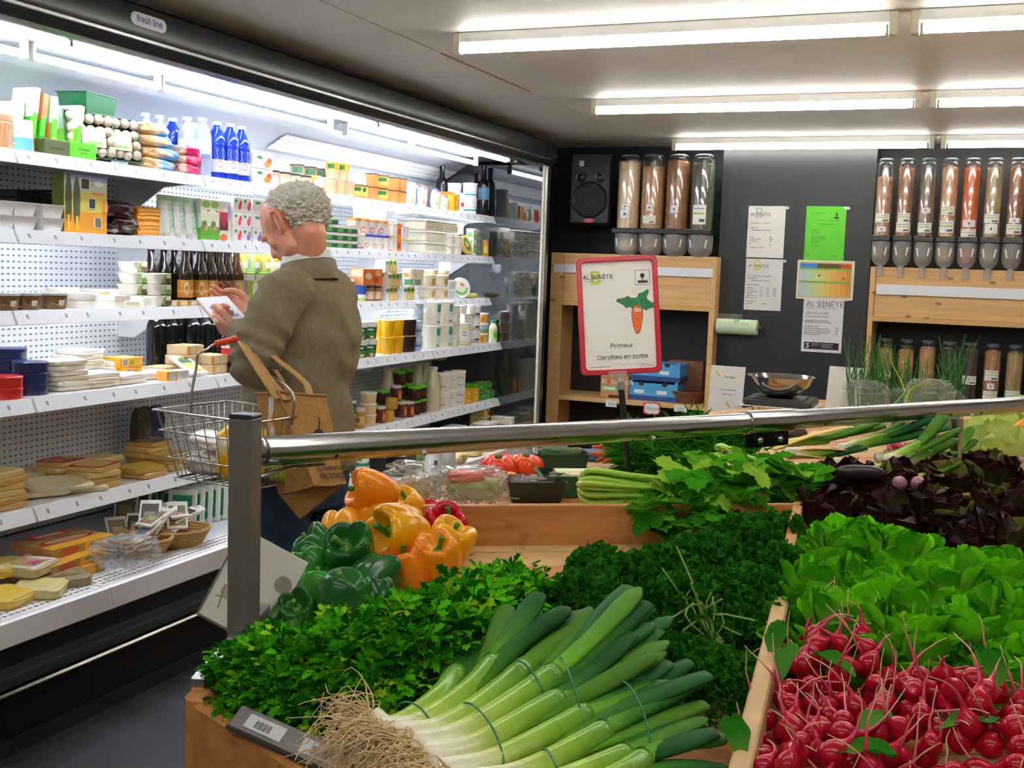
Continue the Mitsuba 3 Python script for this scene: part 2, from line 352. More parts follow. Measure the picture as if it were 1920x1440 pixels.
# lamps under the canopy
for a, b in ((1.85, 2.745), (2.76, 4.66), (4.68, 6.26)):
    k = part(FR, 'front_lamp', mv(lathe([(0, 0), (.019, 0), (.021, .003), (.021, b - a - .003), (.019, b - a), (0, b - a)], 16), (-2.635, a, 2.066), rx=-90), mat('fafafa', .5), sm=40, emitter={'type': 'area', 'radiance': {'type': 'rgb', 'value': list(FRIDGE_L)}})
    for e in (a - .012, b + .004): part(k, 'lamp_holder', bx(-2.66, e, 2.05, -2.61, e + .01, 2.10), mat('5c6470', .4))
for a, b in ((1.85, 2.82), (2.87, 3.46), (3.50, 4.68), (4.84, 5.50), (5.54, 6.36)):
    k = part(FR, 'rear_lamp', mv(lathe([(0, 0), (.011, 0), (.013, .003), (.013, b - a - .003), (.011, b - a), (0, b - a)], 14), (-2.88, a, 2.052), rx=-90), mat('fafafa', .5), sm=40, emitter={'type': 'area', 'radiance': {'type': 'rgb', 'value': list(FRIDGE_L)}})
    for e in (a - .016, b + .004): part(k, 'lamp_holder', bx(-2.895, e, 2.036, -2.865, e + .012, 2.095), mat('cfc9bd', .4))
part(FR, 'clip', bx(-2.66, 6.30, 2.05, -2.58, 6.40, 2.10), mat('2c1c1c', .4))
part(FR, 'clip', bx(-2.66, 4.665, 2.085, -2.56, 4.80, 2.098), mat('15171c', .4))
rng = np.random.default_rng(5)
br = sg.Polygon([(FB, 0), (-2.91, 0), (-2.91, -.018), (-3.04, -.03), (-3.19, -.125), (FB, -.125)])
for m, (a, b) in enumerate(zip(MODY, MODY[1:])):
    for k in (1, 2, 3, 4, 5):
        x, z = SHX[k], SHZ[k]
        sh = part(FR, 'shelf', join([bx(FB, a + .004, z - .018, x, b - .004, z, .002), bx(x - .02, a + .004, z - .03, x, b - .004, z - .01, .002)]), white)
        rl = ext_xz(sg.Polygon([(x, 0), (x + .004, .001), (x + .026, -.044), (x + .022, -.046), (x + .002, -.040)]), a + .005, b - .005)
        part(sh, 'price_rail', mv(rl, (0, 0, z)), white2)
        part(sh, 'bracket', mv(ext_xz(br if k < 4 else shapely.affinity.translate(br, 0, 0), b - .012, b - .009), (0, 0, z - .018)), white)
        tk = []
        u = nrm((.022, 0, -.045)); w = nrm((.045, 0, .022))
        y = a + .05
        while y < b - .05:
            o = np.array((x + .0045, y, z - .002)) + .0006 * w
            for i in range(5):
                q = bx(0, 0, 0, .016, .0022, .0004, .0001) if i < 4 else bx(-.003, -.004, -.0004, .019, .016, 0, .0001)
                tk.append(colr(plane_map(q, o + np.array((0, i * .0031 if i < 4 else 0, 0)) + u * .012, u, (0, 1, 0), w), '6a6d78' if i < 4 else 'f0f0f0'))
            y += rng.uniform(.075, .14) * (1.25 if m < 2 else .9)
        part(sh, 'price_tickets', join(tk), VC, kind='stuff')
        if (k == 1 and m > 1) or (k == 2 and m > 0) or (k == 3 and m > 0):   # a slim lamp under the shelf front
            part(sh, 'shelf_lamp', mv(lathe([(0, 0), (.008, 0), (.009, .002), (.009, b - a - .12), (.008, b - a - .118), (0, b - a - .118)], 10), (x - .035, a + .05, z - .032), rx=-90), mat('fafafa', .5), sm=40, emitter={'type': 'area', 'radiance': {'type': 'rgb', 'value': list(SHELF_L)}})

# ---------------------------------------------------------------- groceries: prototypes (front towards +x)
from functools import lru_cache
def _el(u0, v0, u1, v1, n=14):
    a = np.arange(n) * 2 * PI / n
    return np.stack([(u0 + u1) / 2 + (u1 - u0) / 2 * np.cos(a), (v0 + v1) / 2 + (v1 - v0) / 2 * np.sin(a)], 1)
def flatprint(items, o, U, Vv, N, w, h):
    out = []
    for i, it in enumerate(items):
        u0, v0, u1, v1, c = it[:5]
        P = _el(u0, v0, u1, v1) if len(it) > 5 else np.array([(u0, v0), (u1, v0), (u1, v1), (u0, v1)], float)
        d = .0003 * (i + 1); n = len(P)
        top = np.asarray(o) + P[:, :1] * w * np.asarray(U) + P[:, 1:] * h * np.asarray(Vv) + d * np.asarray(N)
        V = np.vstack([top, top - (d + .0002) * np.asarray(N)])
        F = [(0, k, k + 1) for k in range(1, n - 1)] + [t for k in range(n) for t in ((k, n + k, (k + 1) % n), ((k + 1) % n, n + k, n + (k + 1) % n))]
        out.append(colr((V, np.array(F)), c))
    return out
def roundprint(items, rf, h):
    out = []
    for i, it in enumerate(items):
        a0, v0, a1, v1, c = it[:5]; d = .0003 * (i + 1)
        if len(it) > 5:
            P = _el(a0, v0, a1, v1, 16); r = np.array([rf(v) for v in P[:, 1]]) + d; a = np.radians(P[:, 0])
            V = np.stack([r * np.cos(a), r * np.sin(a), P[:, 1] * h], 1); V = np.vstack([V, V.mean(0)])
            F = np.array([(16, k, (k + 1) % 16) for k in range(16)])
        else:
            n = max(3, int(abs(a1 - a0) / 12)); a = np.radians(np.linspace(a0, a1, n + 1)); nv = 2
            vs = np.linspace(v0, v1, nv + 1); r = np.array([rf(v) for v in vs]) + d
            V = np.stack([r[:, None] * np.cos(a), r[:, None] * np.sin(a), np.repeat(vs[:, None] * h, n + 1, 1)], -1).reshape(-1, 3)
            ii, jj = np.meshgrid(np.arange(nv), np.arange(n), indexing='ij'); m = n + 1
            F = tri(np.stack([ii * m + jj, ii * m + jj + 1, (ii + 1) * m + jj + 1, (ii + 1) * m + jj], -1).reshape(-1, 4))
        out.append(colr((V, F), c))
    return out
@lru_cache(None)
def cup(r, h, body='f0eee8', lid=None, pr=(), tp=.85, lh=.007, rough=.35, lr=1.05):
    P = [('cup', lathe([(0, 0), (r * tp * .94, 0), (r * tp, .003), (r * .99, h - .004), (r, h - .001), (r * .97, h), (0, h)], 22), mat(body, rough), 40)]
    if lid: P.append(('lid', mv(lathe([(0, 0), (r * lr, 0), (r * lr, lh * .8), (r * (lr - .04), lh), (0, lh)], 22), (0, 0, h)), mat(lid, .35), 40))
    if pr: P.append(('printed_label', join(roundprint(pr, lambda v: r * (tp + (1 - tp) * v), h)), VC, False))
    return proto(P)
@lru_cache(None)
def carton(dx, dy, h, col='f2f2f0', f=(), n=(), t=(), rough=.4, name='carton'):
    P = [(name, bx(-dx / 2, -dy / 2, 0, dx / 2, dy / 2, h, .0015), mat(col, rough), False)]
    g = flatprint(f, (dx / 2, -dy / 2, 0), (0, 1, 0), (0, 0, 1), (1, 0, 0), dy, h) + flatprint(n, (-dx / 2, -dy / 2, 0), (1, 0, 0), (0, 0, 1), (0, -1, 0), dx, h) + flatprint(t, (dx / 2, -dy / 2, h), (0, 1, 0), (-1, 0, 0), (0, 0, 1), dy, dx)
    if g: P.append(('printed_label', join(g), VC, False))
    return proto(P)
@lru_cache(None)
def bottle(r, h, col='2a1608', cap='222222', lab=None, pr=(), shape='beer', rough=.12, l0=.12, l1=.48):
    S_ = {'beer': [(0, 0), (.9, 0), (1, .02), (1, .52), (.86, .62), (.46, .78), (.42, .92), (.46, .93), (.46, .955), (.40, .96), (0, .96)],
          'wine': [(0, 0), (.9, 0), (1, .02), (1, .60), (.85, .68), (.42, .75), (.40, .93), (.45, .935), (.45, .96), (0, .96)],
          'pet': [(0, 0), (.85, 0), (1, .03), (.97, .12), (1, .2), (.97, .34), (1, .46), (.92, .52), (1, .58), (.98, .7), (.72, .82), (.38, .90), (.36, .94), (0, .94)],
          'milk': [(0, 0), (.92, 0), (1, .03), (1, .48), (.93, .56), (.60, .82), (.55, .90), (.60, .95), (0, .955)],
          'small': [(0, 0), (.92, 0), (1, .03), (1, .62), (.9, .72), (.6, .82), (.6, .88), (0, .88)]}[shape]
    top = S_[-1][1]
    P = [('bottle', lathe([(a * r, b * h) for a, b in S_], 20), mat(col, rough), 50)]
    cr = .68 if shape in ('milk', 'small') else .49
    P.append(('cap', mv(lathe([(0, 0), (cr * r, 0), (cr * r, (1 - top) * h * .9), (cr * r * .9, (1 - top) * h), (0, (1 - top) * h)], 16), (0, 0, (top - .005) * h)), mat(cap, .35), 40))
    g = []
    if lab: g.append((-130, l0, 130, l1, lab))
    g += list(pr)
    if g: P.append(('label', join(roundprint(g, lambda v: r * 1.006, h)), VC, False))
    return proto(P)
@lru_cache(None)
def jar(r, h, col, lid, lab=None, pr=(), rough=.12, ltop=.80):
    P = [('jar', lathe([(0, 0), (r * .9, 0), (r, .004), (r, h * .70), (r * .9, h * ltop), (0, h * ltop)], 22), mat(col, rough), 40),
         ('lid', mv(lathe([(0, 0), (r * .93, 0), (r * .95, .002), (r * .95, h * (1 - ltop) - .002), (r * .9, h * (1 - ltop)), (0, h * (1 - ltop))], 22), (0, 0, h * ltop)), mat(lid, .3), 40)]
    g = ([(-110, .12, 110, .62, lab)] if lab else []) + list(pr)
    if g: P.append(('label', join(roundprint(g, lambda v: r * 1.005, h)), VC, False))
    return proto(P)
def blob(dx, dy, dz, seed=0, amp=.12, e=.6, n=3, fr=3.):
    m = trimesh.creation.icosphere(subdivisions=n); v = np.asarray(m.vertices)
    p = np.sign(v) * np.abs(v) ** e
    p = p * (1 + amp * (meshkit.fbm(v * fr + seed * 7.3, 3, seed)[:, None] - .5) * 2)
    p = p * np.array([dx / 2, dy / 2, dz / 2]); p[:, 2] -= p[:, 2].min()
    return (p, np.asarray(m.faces))
@lru_cache(None)
def pillow(dx, dy, dz, col, pr=(), seed=0, rough=.25, amp=.16, lab=None, e=.6):
    """a filled bag; patches of print follow its surface: (axis range tests in unit box, colour)"""
    v, f = blob(dx, dy, dz, seed, amp, e, 3)
    u = np.stack([v[:, 0] / dx + .5, v[:, 1] / dy + .5, v[:, 2] / dz], 1)
    c = np.broadcast_to(lin(col), v.shape).copy()
    for (x0, x1, y0, y1, z0, z1, h) in pr:
        k = (u[:, 0] >= x0) & (u[:, 0] <= x1) & (u[:, 1] >= y0) & (u[:, 1] <= y1) & (u[:, 2] >= z0) & (u[:, 2] <= z1); c[k] = lin(h)
    return proto([('bag', (v, f, c), VCG if rough < .4 else VC, True)])
@lru_cache(None)
def tub4(dx, dy, h, col, pr=(), tp=.82, wall=.0015, rough=.35, rim='same'):
    """tapered rectangular tub, open at the top, with a rim"""
    def ring(s, z, o=0): return [((sx * (dx / 2 * s + o)), (sy * (dy / 2 * s + o)), z) for sx, sy in ((-1, -1), (1, -1), (1, 1), (-1, 1))]
    V = np.array(ring(tp, 0) + ring(1, h) + ring(1, h, .005) + ring(1, h + .002, .005) + ring(1, h + .002, -wall) + ring(tp, wall, -wall))
    F = [(3, 2, 1, 0)]
    for k in range(5):
        for j in range(4): F.append((4 * k + j, 4 * k + (j + 1) % 4, 4 * k + 4 + (j + 1) % 4, 4 * k + 4 + j))
    F.append((20, 21, 22, 23))
    P = [('tub', (V, tri(F)), mat(col, rough), False)]
    return P if pr == 'raw' else proto(P)
def film(b): return b
W = {1: 'on top fridge shelf', 2: 'on second fridge shelf', 3: 'on third fridge shelf', 4: 'on fourth fridge shelf', 5: 'on fifth fridge shelf', 0: 'on fridge base deck'}
def G(pr, name, desc, cat, k, p, group=None, n=1, dz=0, **kw):
    """n of them stacked, dz apart"""
    for i in range(n):
        inst(pr, name, desc, cat, (p[0], p[1], p[2] + i * dz + .0005), W[k] if isinstance(k, int) else k, group, **kw)

# ------------------------------------------------ top shelf
hum = proto([('tub', mv(lathe([(0, 0), (.048, 0), (.05, .003), (.045, .10), (0, .10)], 24)), mat('b08d6b', .4), 40),
             ('printed_label', join(roundprint([(-150, .02, 20, .42, '6fc3e0'), (-150, .42, 20, 1., 'f4f3f0'), (-95, .5, -45, .72, 'd98a5c', 'e'), (-120, .2, -40, .24, 'd8f0fa')], lambda v: .0505 - .005 * v, .10)), VC, False)])
G(hum, 'dip_tub', 'round dip tub with sleeve, white above light blue,', 'tub', 1, (-2.925,2.845,1.745), exact=True)
G(jar(.045, .11, 'b98a60', 'c79f7c'), 'spread_jar', 'tan spread jar cut by the left frame edge', 'jar', 1, (-2.94,2.78,1.745), exact=True)
packc = [('35a61a', 'f0f0ee', '2f9417'), ('46c41e', 'e6e9e2', '2c8f14'), ('3eb81c', 'e87a52', '2c8f14'), ('5ac628', 'dfe6da', 'e8824e'), ('57d024', 'f4f4f0', '9bd64a')]
for i, (x, y, z) in enumerate(((-3.03,2.897,1.745), (-3,2.927,1.745), (-3,2.966,1.745), (-2.99,3.015,1.745), (-2.97,3.097,1.745))):
    a, b, c = packc[i]
    G(carton(.10, .022, (.17, .22, .205, .20, .185)[i], a, f=((0, .62, 1, 1, b), (0, 0, 1, .3, c)), n=((0, .55, 1, 1, b), (.1, .3, .9, .55, c), (.2, .1, .5, .25, 'f2f2ec'))), 'crispbread_packet',
      ('slim dark green packet', 'tall green and white packet', 'slim green packet with salmon top', 'green packet with white top', 'slim bright green packet leaning')[i] + ' in a row', 'packet', 1, (x, y, z + .004), 'green packets on the top shelf', rx=(-7, -8, -8, -3, -10)[i], exact=True)
G(carton(.12, .11, .05, '4a5b30', f=((.2, .35, .8, .5, '3c4a28'),)), 'display_tray', 'olive green cardboard display tray', 'cardboard tray', 1, (-2.932,2.961,1.745), exact=True)
G(carton(.12, .125, .055, '55c31a', f=((.3, .5, .75, .6, '3f8f18'), (.4, .3, .65, .38, '3f8f18'))), 'display_tray', 'bright green cardboard display tray', 'cardboard tray', 1, (-2.932,3.08,1.745), exact=True)
def mushrooms(seed):
    r = np.random.default_rng(seed); ms = []
    for i in range(4):
        for j in range(5):
            b = blob(.042, .042, .034, seed + i * 5 + j, .12, .9, 2); ms.append(colr(mv(b, (r.uniform(-.004, .004) - .065 + .043 * i, r.uniform(-.004, .004) - .085 + .043 * j, .024)), np.array((.50, .42, .33)) * r.uniform(.75, 1.1)))
    return join(ms)
pn = tub4(.18, .22, .035, '1f4a35', 'raw')
mush = proto(pn + [('mushrooms', mushrooms(3), VC, True), ('printed_label', join(flatprint([(.25, .2, .75, .62, 'cfe3a4'), (.3, .45, .7, .55, 'f4f6ea'), (.35, .25, .65, .32, '7fa860')], (.09, -.11, .062), (0, 1, 0), (-1, 0, 0), (0, 0, 1), .22, .18)), VC, False)])
for i, (x, y, z) in enumerate(((-2.945,3.188,1.745), (-2.93,3.303,1.745))):
    G(mush, 'mushroom_punnet', ('mushroom punnet standing upright, the left and paler one,', 'mushroom punnet standing upright in front, with label,')[i], 'mushroom punnet', 1, (x - .02, y, z + .088), ry=80, rz=-14, s=.86, exact=True)
G(tub4(.12, .19, .075, '1e5a3c'), 'punnet', 'empty dark green plastic punnet on the mushroom trays', 'punnet', '', (-3,3.24,1.91), rz=8, exact=True)
G(carton(.12, .15, .155, '1c2c26'), 'crate_box', 'dark green box behind the mushroom trays', 'box', 1, (-3.09,3.318,1.745), exact=True)
for i in range(4):
    G(pillow(.11, .22, .048, 'd9b27c', ((0, 1, .42, 1, 0, 1, '2f7db4'), (0, 1, .5, .75, .3, 1, '8fc6e6'), (.6, 1, .3, .42, 0, 1, 'efd9b0')), i), 'flatbread_bag', 'tan and blue flatbread bag in a pile', 'bread bag', 1, (-2.94,3.517,1.745), 'blue bread bags', n=1, rz=(4, -3, 2, 12)[i], rx=(0, 0, -2, -6)[i]) if False else inst(pillow(.11, .20, .046, 'd9b27c', ((0, 1, .42, 1, 0, 1, '2f7db4'), (0, 1, .5, .75, .3, 1, '8fc6e6'), (.6, 1, .3, .42, 0, 1, 'efd9b0')), i), 'flatbread_bag', 'tan and blue flatbread bag in a pile', 'bread bag', tuple(np.array((-2.94,3.517,1.745)) + (0, (-.01, .005, -.02, -.03)[i], .042 * i)), W[1], 'blue bread bags', rz=(4, -3, 2, 12)[i])
for i in range(3): inst(pillow(.10, .13, .042, 'c2185b', ((0, 1, 0, .2, 0, 1, 'd9bda0'), (.5, 1, .4, .6, .5, 1, 'f08cb4')), i + 9), 'flatbread_bag', 'magenta flatbread bag in a pile', 'bread bag', tuple(np.array((-2.94,3.69,1.745)) + (0, .01 * (i % 2), .036 * i)), W[1], 'magenta bread bags', rz=(5, -4, 2)[i])
clearb = bottle(.036, .235, 'a9bcd8', 'f2f2f2', 'e6eaf4', ((-60, .3, 10, .38, '6f86b8'),), 'pet', .08, .3, .62)
blueb = bottle(.036, .235, '1636a8', 'f2f2f2', 'd9dde8', ((-50, .2, -10, .32, 'd88a90', 'e'),), 'pet', .08, .12, .34)
for x, y, z in ((-2.97,3.754,1.745), (-2.925,3.794,1.745)): G(clearb, 'water_bottle', 'clear water bottle with white cap in front', 'bottle', 1, (x, y, z), 'water bottles')
for x, y, z in ((-3.07,3.626,1.745), (-3.06,3.696,1.745), (-3.07,3.925,1.745)): G(clearb, 'water_bottle', 'clear water bottle standing behind', 'bottle', 1, (x, y, z), 'water bottles')
for x, y, z in ((-2.94,3.907,1.745), (-2.92,3.97,1.745), (-2.925,4.055,1.745)): G(blueb, 'water_bottle', 'blue water bottle with white cap', 'bottle', 1, (x, y, z), 'water bottles')
G(blueb, 'water_bottle', 'blue water bottle behind the clear ones', 'bottle', 1, (-3.06,3.777,1.745), 'water bottles', exact=True)
oval = lambda c, c2: ((.12, .62, .42, .84, '1f8a4c', 'e'), (.5, .12, .86, .55, c, 'e'), (.66, .4, .92, .78, c2, 'e'))
yo = carton(.075, .135, .064, 'f4f3f1', f=oval('e89a3a', 'e0562e'), n=((.0, 0, .25, 1, 'd84a5a'),))
G(yo, 'dessert_carton', 'white carton with green oval and orange fruit', 'carton', 1, (-2.915,4.153,1.745), 'fruit cartons', 2, .065)
dk = cup(.030, .062, 'e8d9bc', '2b2320', ((-90, .35, 0, .7, 'f3efe2'),), .85, .008)
for x, y, z in ((-2.91,4.27,1.745), (-2.91,4.353,1.745), (-2.91,4.435,1.745), (-2.91,4.523,1.745)): G(dk, 'dessert_jar', 'cream dessert jar with dark rim', 'jar', 1, (x, y, z), 'dark rimmed jars')
dk2 = cup(.034, .058, 'd9a98c', '3a2c28', ((-100, .4, 0, .95, '4d7a5a'), (-100, .1, 0, .4, 'f0e2d0')), .85, .006)
for x, y, z in ((-3.02,4.625,1.745), (-3.02,4.737,1.745), (-3.02,4.843,1.745)): G(dk2, 'dessert_jar', 'dark lidded jar behind', 'jar', 1, (x, y, z), 'dark rimmed jars', 2, .066)
G(pillow(.02, .10, .06, 'f3efe6', ((0, 1, .1, .6, .5, 1, 'e8b23c'), (0, 1, .2, .5, .3, .6, '5a9a4a')), 4), 'cheese_sachet', 'white and yellow sachet lying on the dark jars', 'sachet', 1, (-2.92,4.635,1.765), rz=-10, exact=True)
cream4 = cup(.036, .075, 'ecd3ae', 'f0ead8', (), .82, .004)
slv = ((-110, .55, 40, 1., 'f0b62a'), (-95, .62, -40, .9, '2d7a3c'))
cream4s = cup(.036, .075, 'ecd3ae', 'f0ead8', slv, .82, .004)
for i, (x, y, z) in enumerate(((-2.92,4.754,1.745), (-2.92,4.838,1.745), (-2.92,4.929,1.745))):
    G(cream4, 'custard_cup', 'cream custard cup', 'dessert cup', 1, (x, y, z), 'custard cups')
for i, (x, y, z) in enumerate(((-2.93,4.795,1.825), (-2.92,4.873,1.825))): G(cream4s, 'custard_cup', 'cream custard cup with yellow paper sleeve', 'dessert cup', 1, (x, y, z), 'custard cups')
peach = cup(.034, .064, 'e6a45c', '4a3428', (), .86, .004)
peachs = cup(.034, .064, 'e6a45c', '4a3428', ((-115, .2, 20, .9, 'e9cf6a'), (-100, .55, -20, .85, '2d7a3c')), .86, .004)
for i, (x, y, z) in enumerate(((-2.92,5.013,1.745), (-2.92,5.066,1.745), (-2.92,5.17,1.745), (-2.92,5.278,1.745), (-2.92,5.401,1.745), (-2.92,5.48,1.745))):
    G((peachs, peachs, peach, peachs, peach, peach)[i], 'custard_cup', ('peach custard cup with printed sleeve', 'plain peach custard cup')[i in (2, 4, 5)], 'dessert cup', 1, (x, y, z), 'custard cups', 1 if i < 2 else 2, .0685)
for i, (x, y, z, c) in enumerate(((-2.915,5.601,1.745, '3c78b4'), (-2.915,5.731,1.745, 'd9404c'), (-2.915,5.893,1.745, '7cc45a'), (-2.91,5.995,1.745, 'e8662c'))):
    G(pillow(.035, .09, (.125, .12, .115, .085)[i], 'f1efe8', ((0, 1, .72, 1, 0, .8, c), (0, 1, .2, .6, .1, .35, 'dcc9a0'), (0, 1, .1, .7, .86, 1, ('8ab', 'c44', '6b5', 'e73')[i] * 2)), i + 20, .25, .1), 'cheese_sachet', 'white sachet with ' + ('blue', 'red', 'green', 'orange')[i] + ' edge,', 'sachet', 1, (x, y, z), 'grated cheese sachets', rx=-4 - 2 * i, exact=True)
G(carton(.06, .10, .115, 'f07a1c'), 'dessert_carton', 'orange carton near the dark end panel', 'carton', 1, (-2.955,6.146,1.745), exact=True)
for i in range(2): G(carton(.05, .07, .048, 'f2b41e', f=((.2, .2, .6, .8, 'e8842a'),)), 'dessert_carton', ('lower', 'upper')[i] + ' small yellow carton near the end panel', 'carton', 1, (-2.91,6.118,1.745 + .049 * i), exact=True)
tubW = cup(.045, .085, 'f2f3f4', 'eef0f2', ((-110, .2, 10, .32, '2f9a9a'), (-100, .45, 0, .5, 'b8c4d4')), .93, .008)
G(cup(.03, .115, 'eceef0', None, ((-100, .1, -60, .9, '4a6a8a'), (-40, .3, 10, .5, 'd8404a')), .97), 'cream_tub', 'slim white printed tub', 'tub', 1, (-2.91,6.208,1.745), exact=True)
G(tubW, 'cream_tub', 'large white tub beside the wine bottle', 'tub', 1, (-2.92,6.384,1.745), 'white tubs', 2, .094)
G(tubW, 'cream_tub', 'large white tub at the back', 'tub', 1, (-3.03,6.395,1.745), 'white tubs', 2, .094)
G(bottle(.038, .31, '0b0f14', '0a0a0c', '5f86ac', (), 'wine', .1, .32, .56), 'wine_bottle', 'dark wine bottle with blue label at the shelf end', 'bottle', 1, (-2.92,6.587,1.745), exact=True)
G(bottle(.038, .30, '0a0c0e', '0a0a0c', None, (), 'wine', .1), 'wine_bottle', 'dark wine bottle standing at the back', 'bottle', 1, (-3.11,6.378,1.745), exact=True)

# ------------------------------------------------ second shelf
wt = tub4(.10, .095, .042, 'e9eaec')
for x, y, z in ((-2.93,2.831,1.492), (-2.93,2.952,1.492)): G(wt, 'dessert_tub', 'white tapered dessert tub in front', 'tub', 2, (x, y, z), 'white dessert tubs', 2, .044)
for x, y, z in ((-2.93,2.741,1.492), (-3.04,2.995,1.492)): G(wt, 'dessert_tub', 'white tapered dessert tub at the side', 'tub', 2, (x, y, z), 'white dessert tubs', 2, .044)
G(carton(.09, .09, .04, 'e3c62f', f=((.1, .2, .5, .8, 'd9772e', 'e'), (.5, .5, .9, .9, '9ab43a'))), 'dessert_carton', 'yellow and orange carton behind white tubs', 'carton', 2, (-3.04,2.939,1.492), n=2, dz=.041, exact=False)
for i, (x, y, z) in enumerate(((-3.14,3.065,1.492), (-3.13,3.166,1.492), (-3.12,3.241,1.492))): G(tub4(.13, .17, .06, '17191a'), 'punnet', 'black plastic punnet at the back', 'punnet', 2, (x, y, z + (.05, .03, .06)[i]), 'black punnets', 2, .03)
bk_f = [(0, 0, 1, .36, 'e59a22'), (0, .36, 1, .7, 'd9cf52'), (0, .7, 1, 1, 'c2cbb8'), (0, .88, 1, 1, '8fa6cc'), (.02, .12, .17, .98, '3f4a2a', 'e'), (.20, .10, .36, .95, '465232', 'e'), (.06, .05, .12, .3, 'e8c83a'), (.25, .05, .32, .28, 'e8c83a'), (.36, .74, .58, .93, 'e8e6dc'), (.38, .75, .56, .92, '241c1c'), (.54, .42, .72, .60, 'e8e6dc'), (.56, .43, .70, .59, '2a2a2c'), (.68, .10, .86, .28, 'e8e6dc'), (.70, .11, .84, .27, '6a6c58'), (.66, .80, .88, .89, 'e4e6da', 'e'), (.66, .66, .9, .70, 'd99a52'), (.9, .35, 1, .6, 'e8a050', 'e')]
G(carton(.055, .205, .205, '6c7a34', f=tuple(bk_f)), 'gift_carton', 'tall yellow and green carton picturing two bottles', 'carton', 2, (-2.93,3.124,1.492), exact=True)
for i in range(2): inst(pillow(.12, .15, .068, '2a0c16', ((.5, 1, .3, .7, .7, .85, '6a3a48'), (0, 1, 0, .12, 0, .3, 'd8c8cc')), 30 + i, .12, .25), 'beetroot_pack', 'dark purple vacuum packed beetroot', 'beetroot pack', tuple(np.array((-2.96,3.334,1.492)) + (0, -.02 * i, .056 * i)), W[2], 'beetroot packs', rz=6 - 14 * i)
for i in range(2):
    t = np.array((-2.96,3.484,1.492)); v = []
    for j in range(9): v.append(rail([t + ((j % 3 - 1) * .035, -.085 + .01 * (j % 2), .014 + .014 * (j // 3) + .052 * i), t + ((j % 3 - 1) * .035, 0, .018 + .014 * (j // 3) + .052 * i + .003 * (j % 2)), t + ((j % 3 - 1) * .035, .085 - .01 * (j % 2), .012 + .014 * (j // 3) + .052 * i)], .0165, 8, 4))
    solo('pasta_pack', join(v), mat('e0981e', .4), 'yellow fresh pasta pack, ' + ('lower one', 'upper one') [i] + ', beside the beetroot', 'pasta pack', 'yellow pasta packs', sm=40)
G(carton(.15, .19, .006, 'e8e8e6'), 'foam_tray', 'flat white tray under the yellow pasta packs', 'tray', '', (-2.95,3.484,1.492 - .0004), exact=True)
G(tub4(.14, .2, .07, '2b4a34', tp=.9), 'punnet', 'dark green punnet behind the yellow pasta', 'punnet', 2, (-3.13,3.665,1.492), exact=True)
def pouch(h, w, d):
    n = 9; V = []; z = np.linspace(0, 1, n)
    for k in z:
        th = d / 2 * (1 - k) ** .7 + .0015; a = np.arange(16) * 2 * PI / 16
        V += [(np.sign(np.cos(t)) * abs(np.cos(t)) ** .8 * th, np.sign(np.sin(t)) * abs(np.sin(t)) ** .5 * w / 2 * (1 + .04 * np.cos(k * 6)), k * h) for t in a]
    F = tri([(i * 16 + j, i * 16 + (j + 1) % 16, (i + 1) * 16 + (j + 1) % 16, (i + 1) * 16 + j) for i in range(n - 1) for j in range(16)])
    V = np.array(V); c = np.broadcast_to(lin('c9cdc4'), V.shape).copy(); u = V[:, 1] / w + .5; q = V[:, 2] / h
    c[(q > .8)] = lin('3f8a2c'); c[(u > .62) & (q > .2) & (q < .8)] = lin('2f7a62'); c[(u < .3) & (q < .12)] = lin('6a6a6c'); c[q > .96] = lin('8a9688')
    return proto([('pouch', (V, F, c), VCG, True)])
pch = pouch(.165, .09, .05)
for x, y, z in ((-2.92,3.561,1.492), (-2.92,3.628,1.492), (-2.92,3.699,1.492)): G(pch, 'soup_pouch', 'grey and green stand-up pouch', 'pouch', 2, (x, y, z), 'stand-up pouches')
gc = carton(.06, .062, .165, 'f1f2ee', f=((0, .72, 1, .98, 'dfe8c8'), (.1, .78, .9, .96, '8fbf5a', 'e'), (.1, .45, .9, .66, 'dfe6c4'), (0, .02, 1, .34, '5aa62c'), (.1, .28, .6, .48, '5a7a32', 'e'), (.3, .22, .7, .36, 'c98a6a', 'e'), (.6, .7, .9, .74, 'd8605a')), n=((0, 0, 1, .3, '5aa62c'),))
for x, y, z in ((-2.92,3.773,1.492), (-2.92,3.831,1.492)): G(gc, 'soup_carton', 'white soup carton with green foot', 'carton', 2, (x, y, z), 'green soup cartons')
G(carton(.06, .075, .165, 'f2f0ee', f=((0, .5, .7, .72, '9c1f38'), (0, .27, .75, .5, '5c1622'), (.1, .36, .7, .56, '8c2038', 'e'), (0, 0, .7, .18, 'd8744a', 'e'), (.7, .5, .95, .9, 'a8a0d8', 'e'))), 'dessert_carton', 'white carton with dark red berries', 'carton', 2, (-2.92,3.902,1.492), exact=True)
yr = carton(.07, .062, .062, 'f4f3f2', f=oval('e0486a', 'd83a5c')); yp = carton(.07, .062, .062, 'f4f3f2', f=oval('7a6ac0', '9a8ad0')); yw = carton(.07, .135, .062, 'f4f3f2', f=oval('e0486a', 'e2607c'))
for i, (x, y, z) in enumerate(((-2.92,3.981,1.492), (-2.92,4.045,1.492), (-2.92,4.122,1.492))):
    for l in range(3):
        q = yr if (l and i < 2) or i == 0 else yp
        if i == 2 and l: continue
        inst(q, 'yogurt_carton', 'white yogurt carton with ' + ('red' if q is yr else 'purple') + ' berries', 'carton', (x, y, z + .0005 + .063 * l), W[2], 'berry yogurt cartons')
for l in (1, 2): inst(yw, 'yogurt_carton', 'wide white yogurt carton with red berries', 'carton', (-2.92,4.153,1.492 + .0005 + .063 * l), W[2], 'berry yogurt cartons')
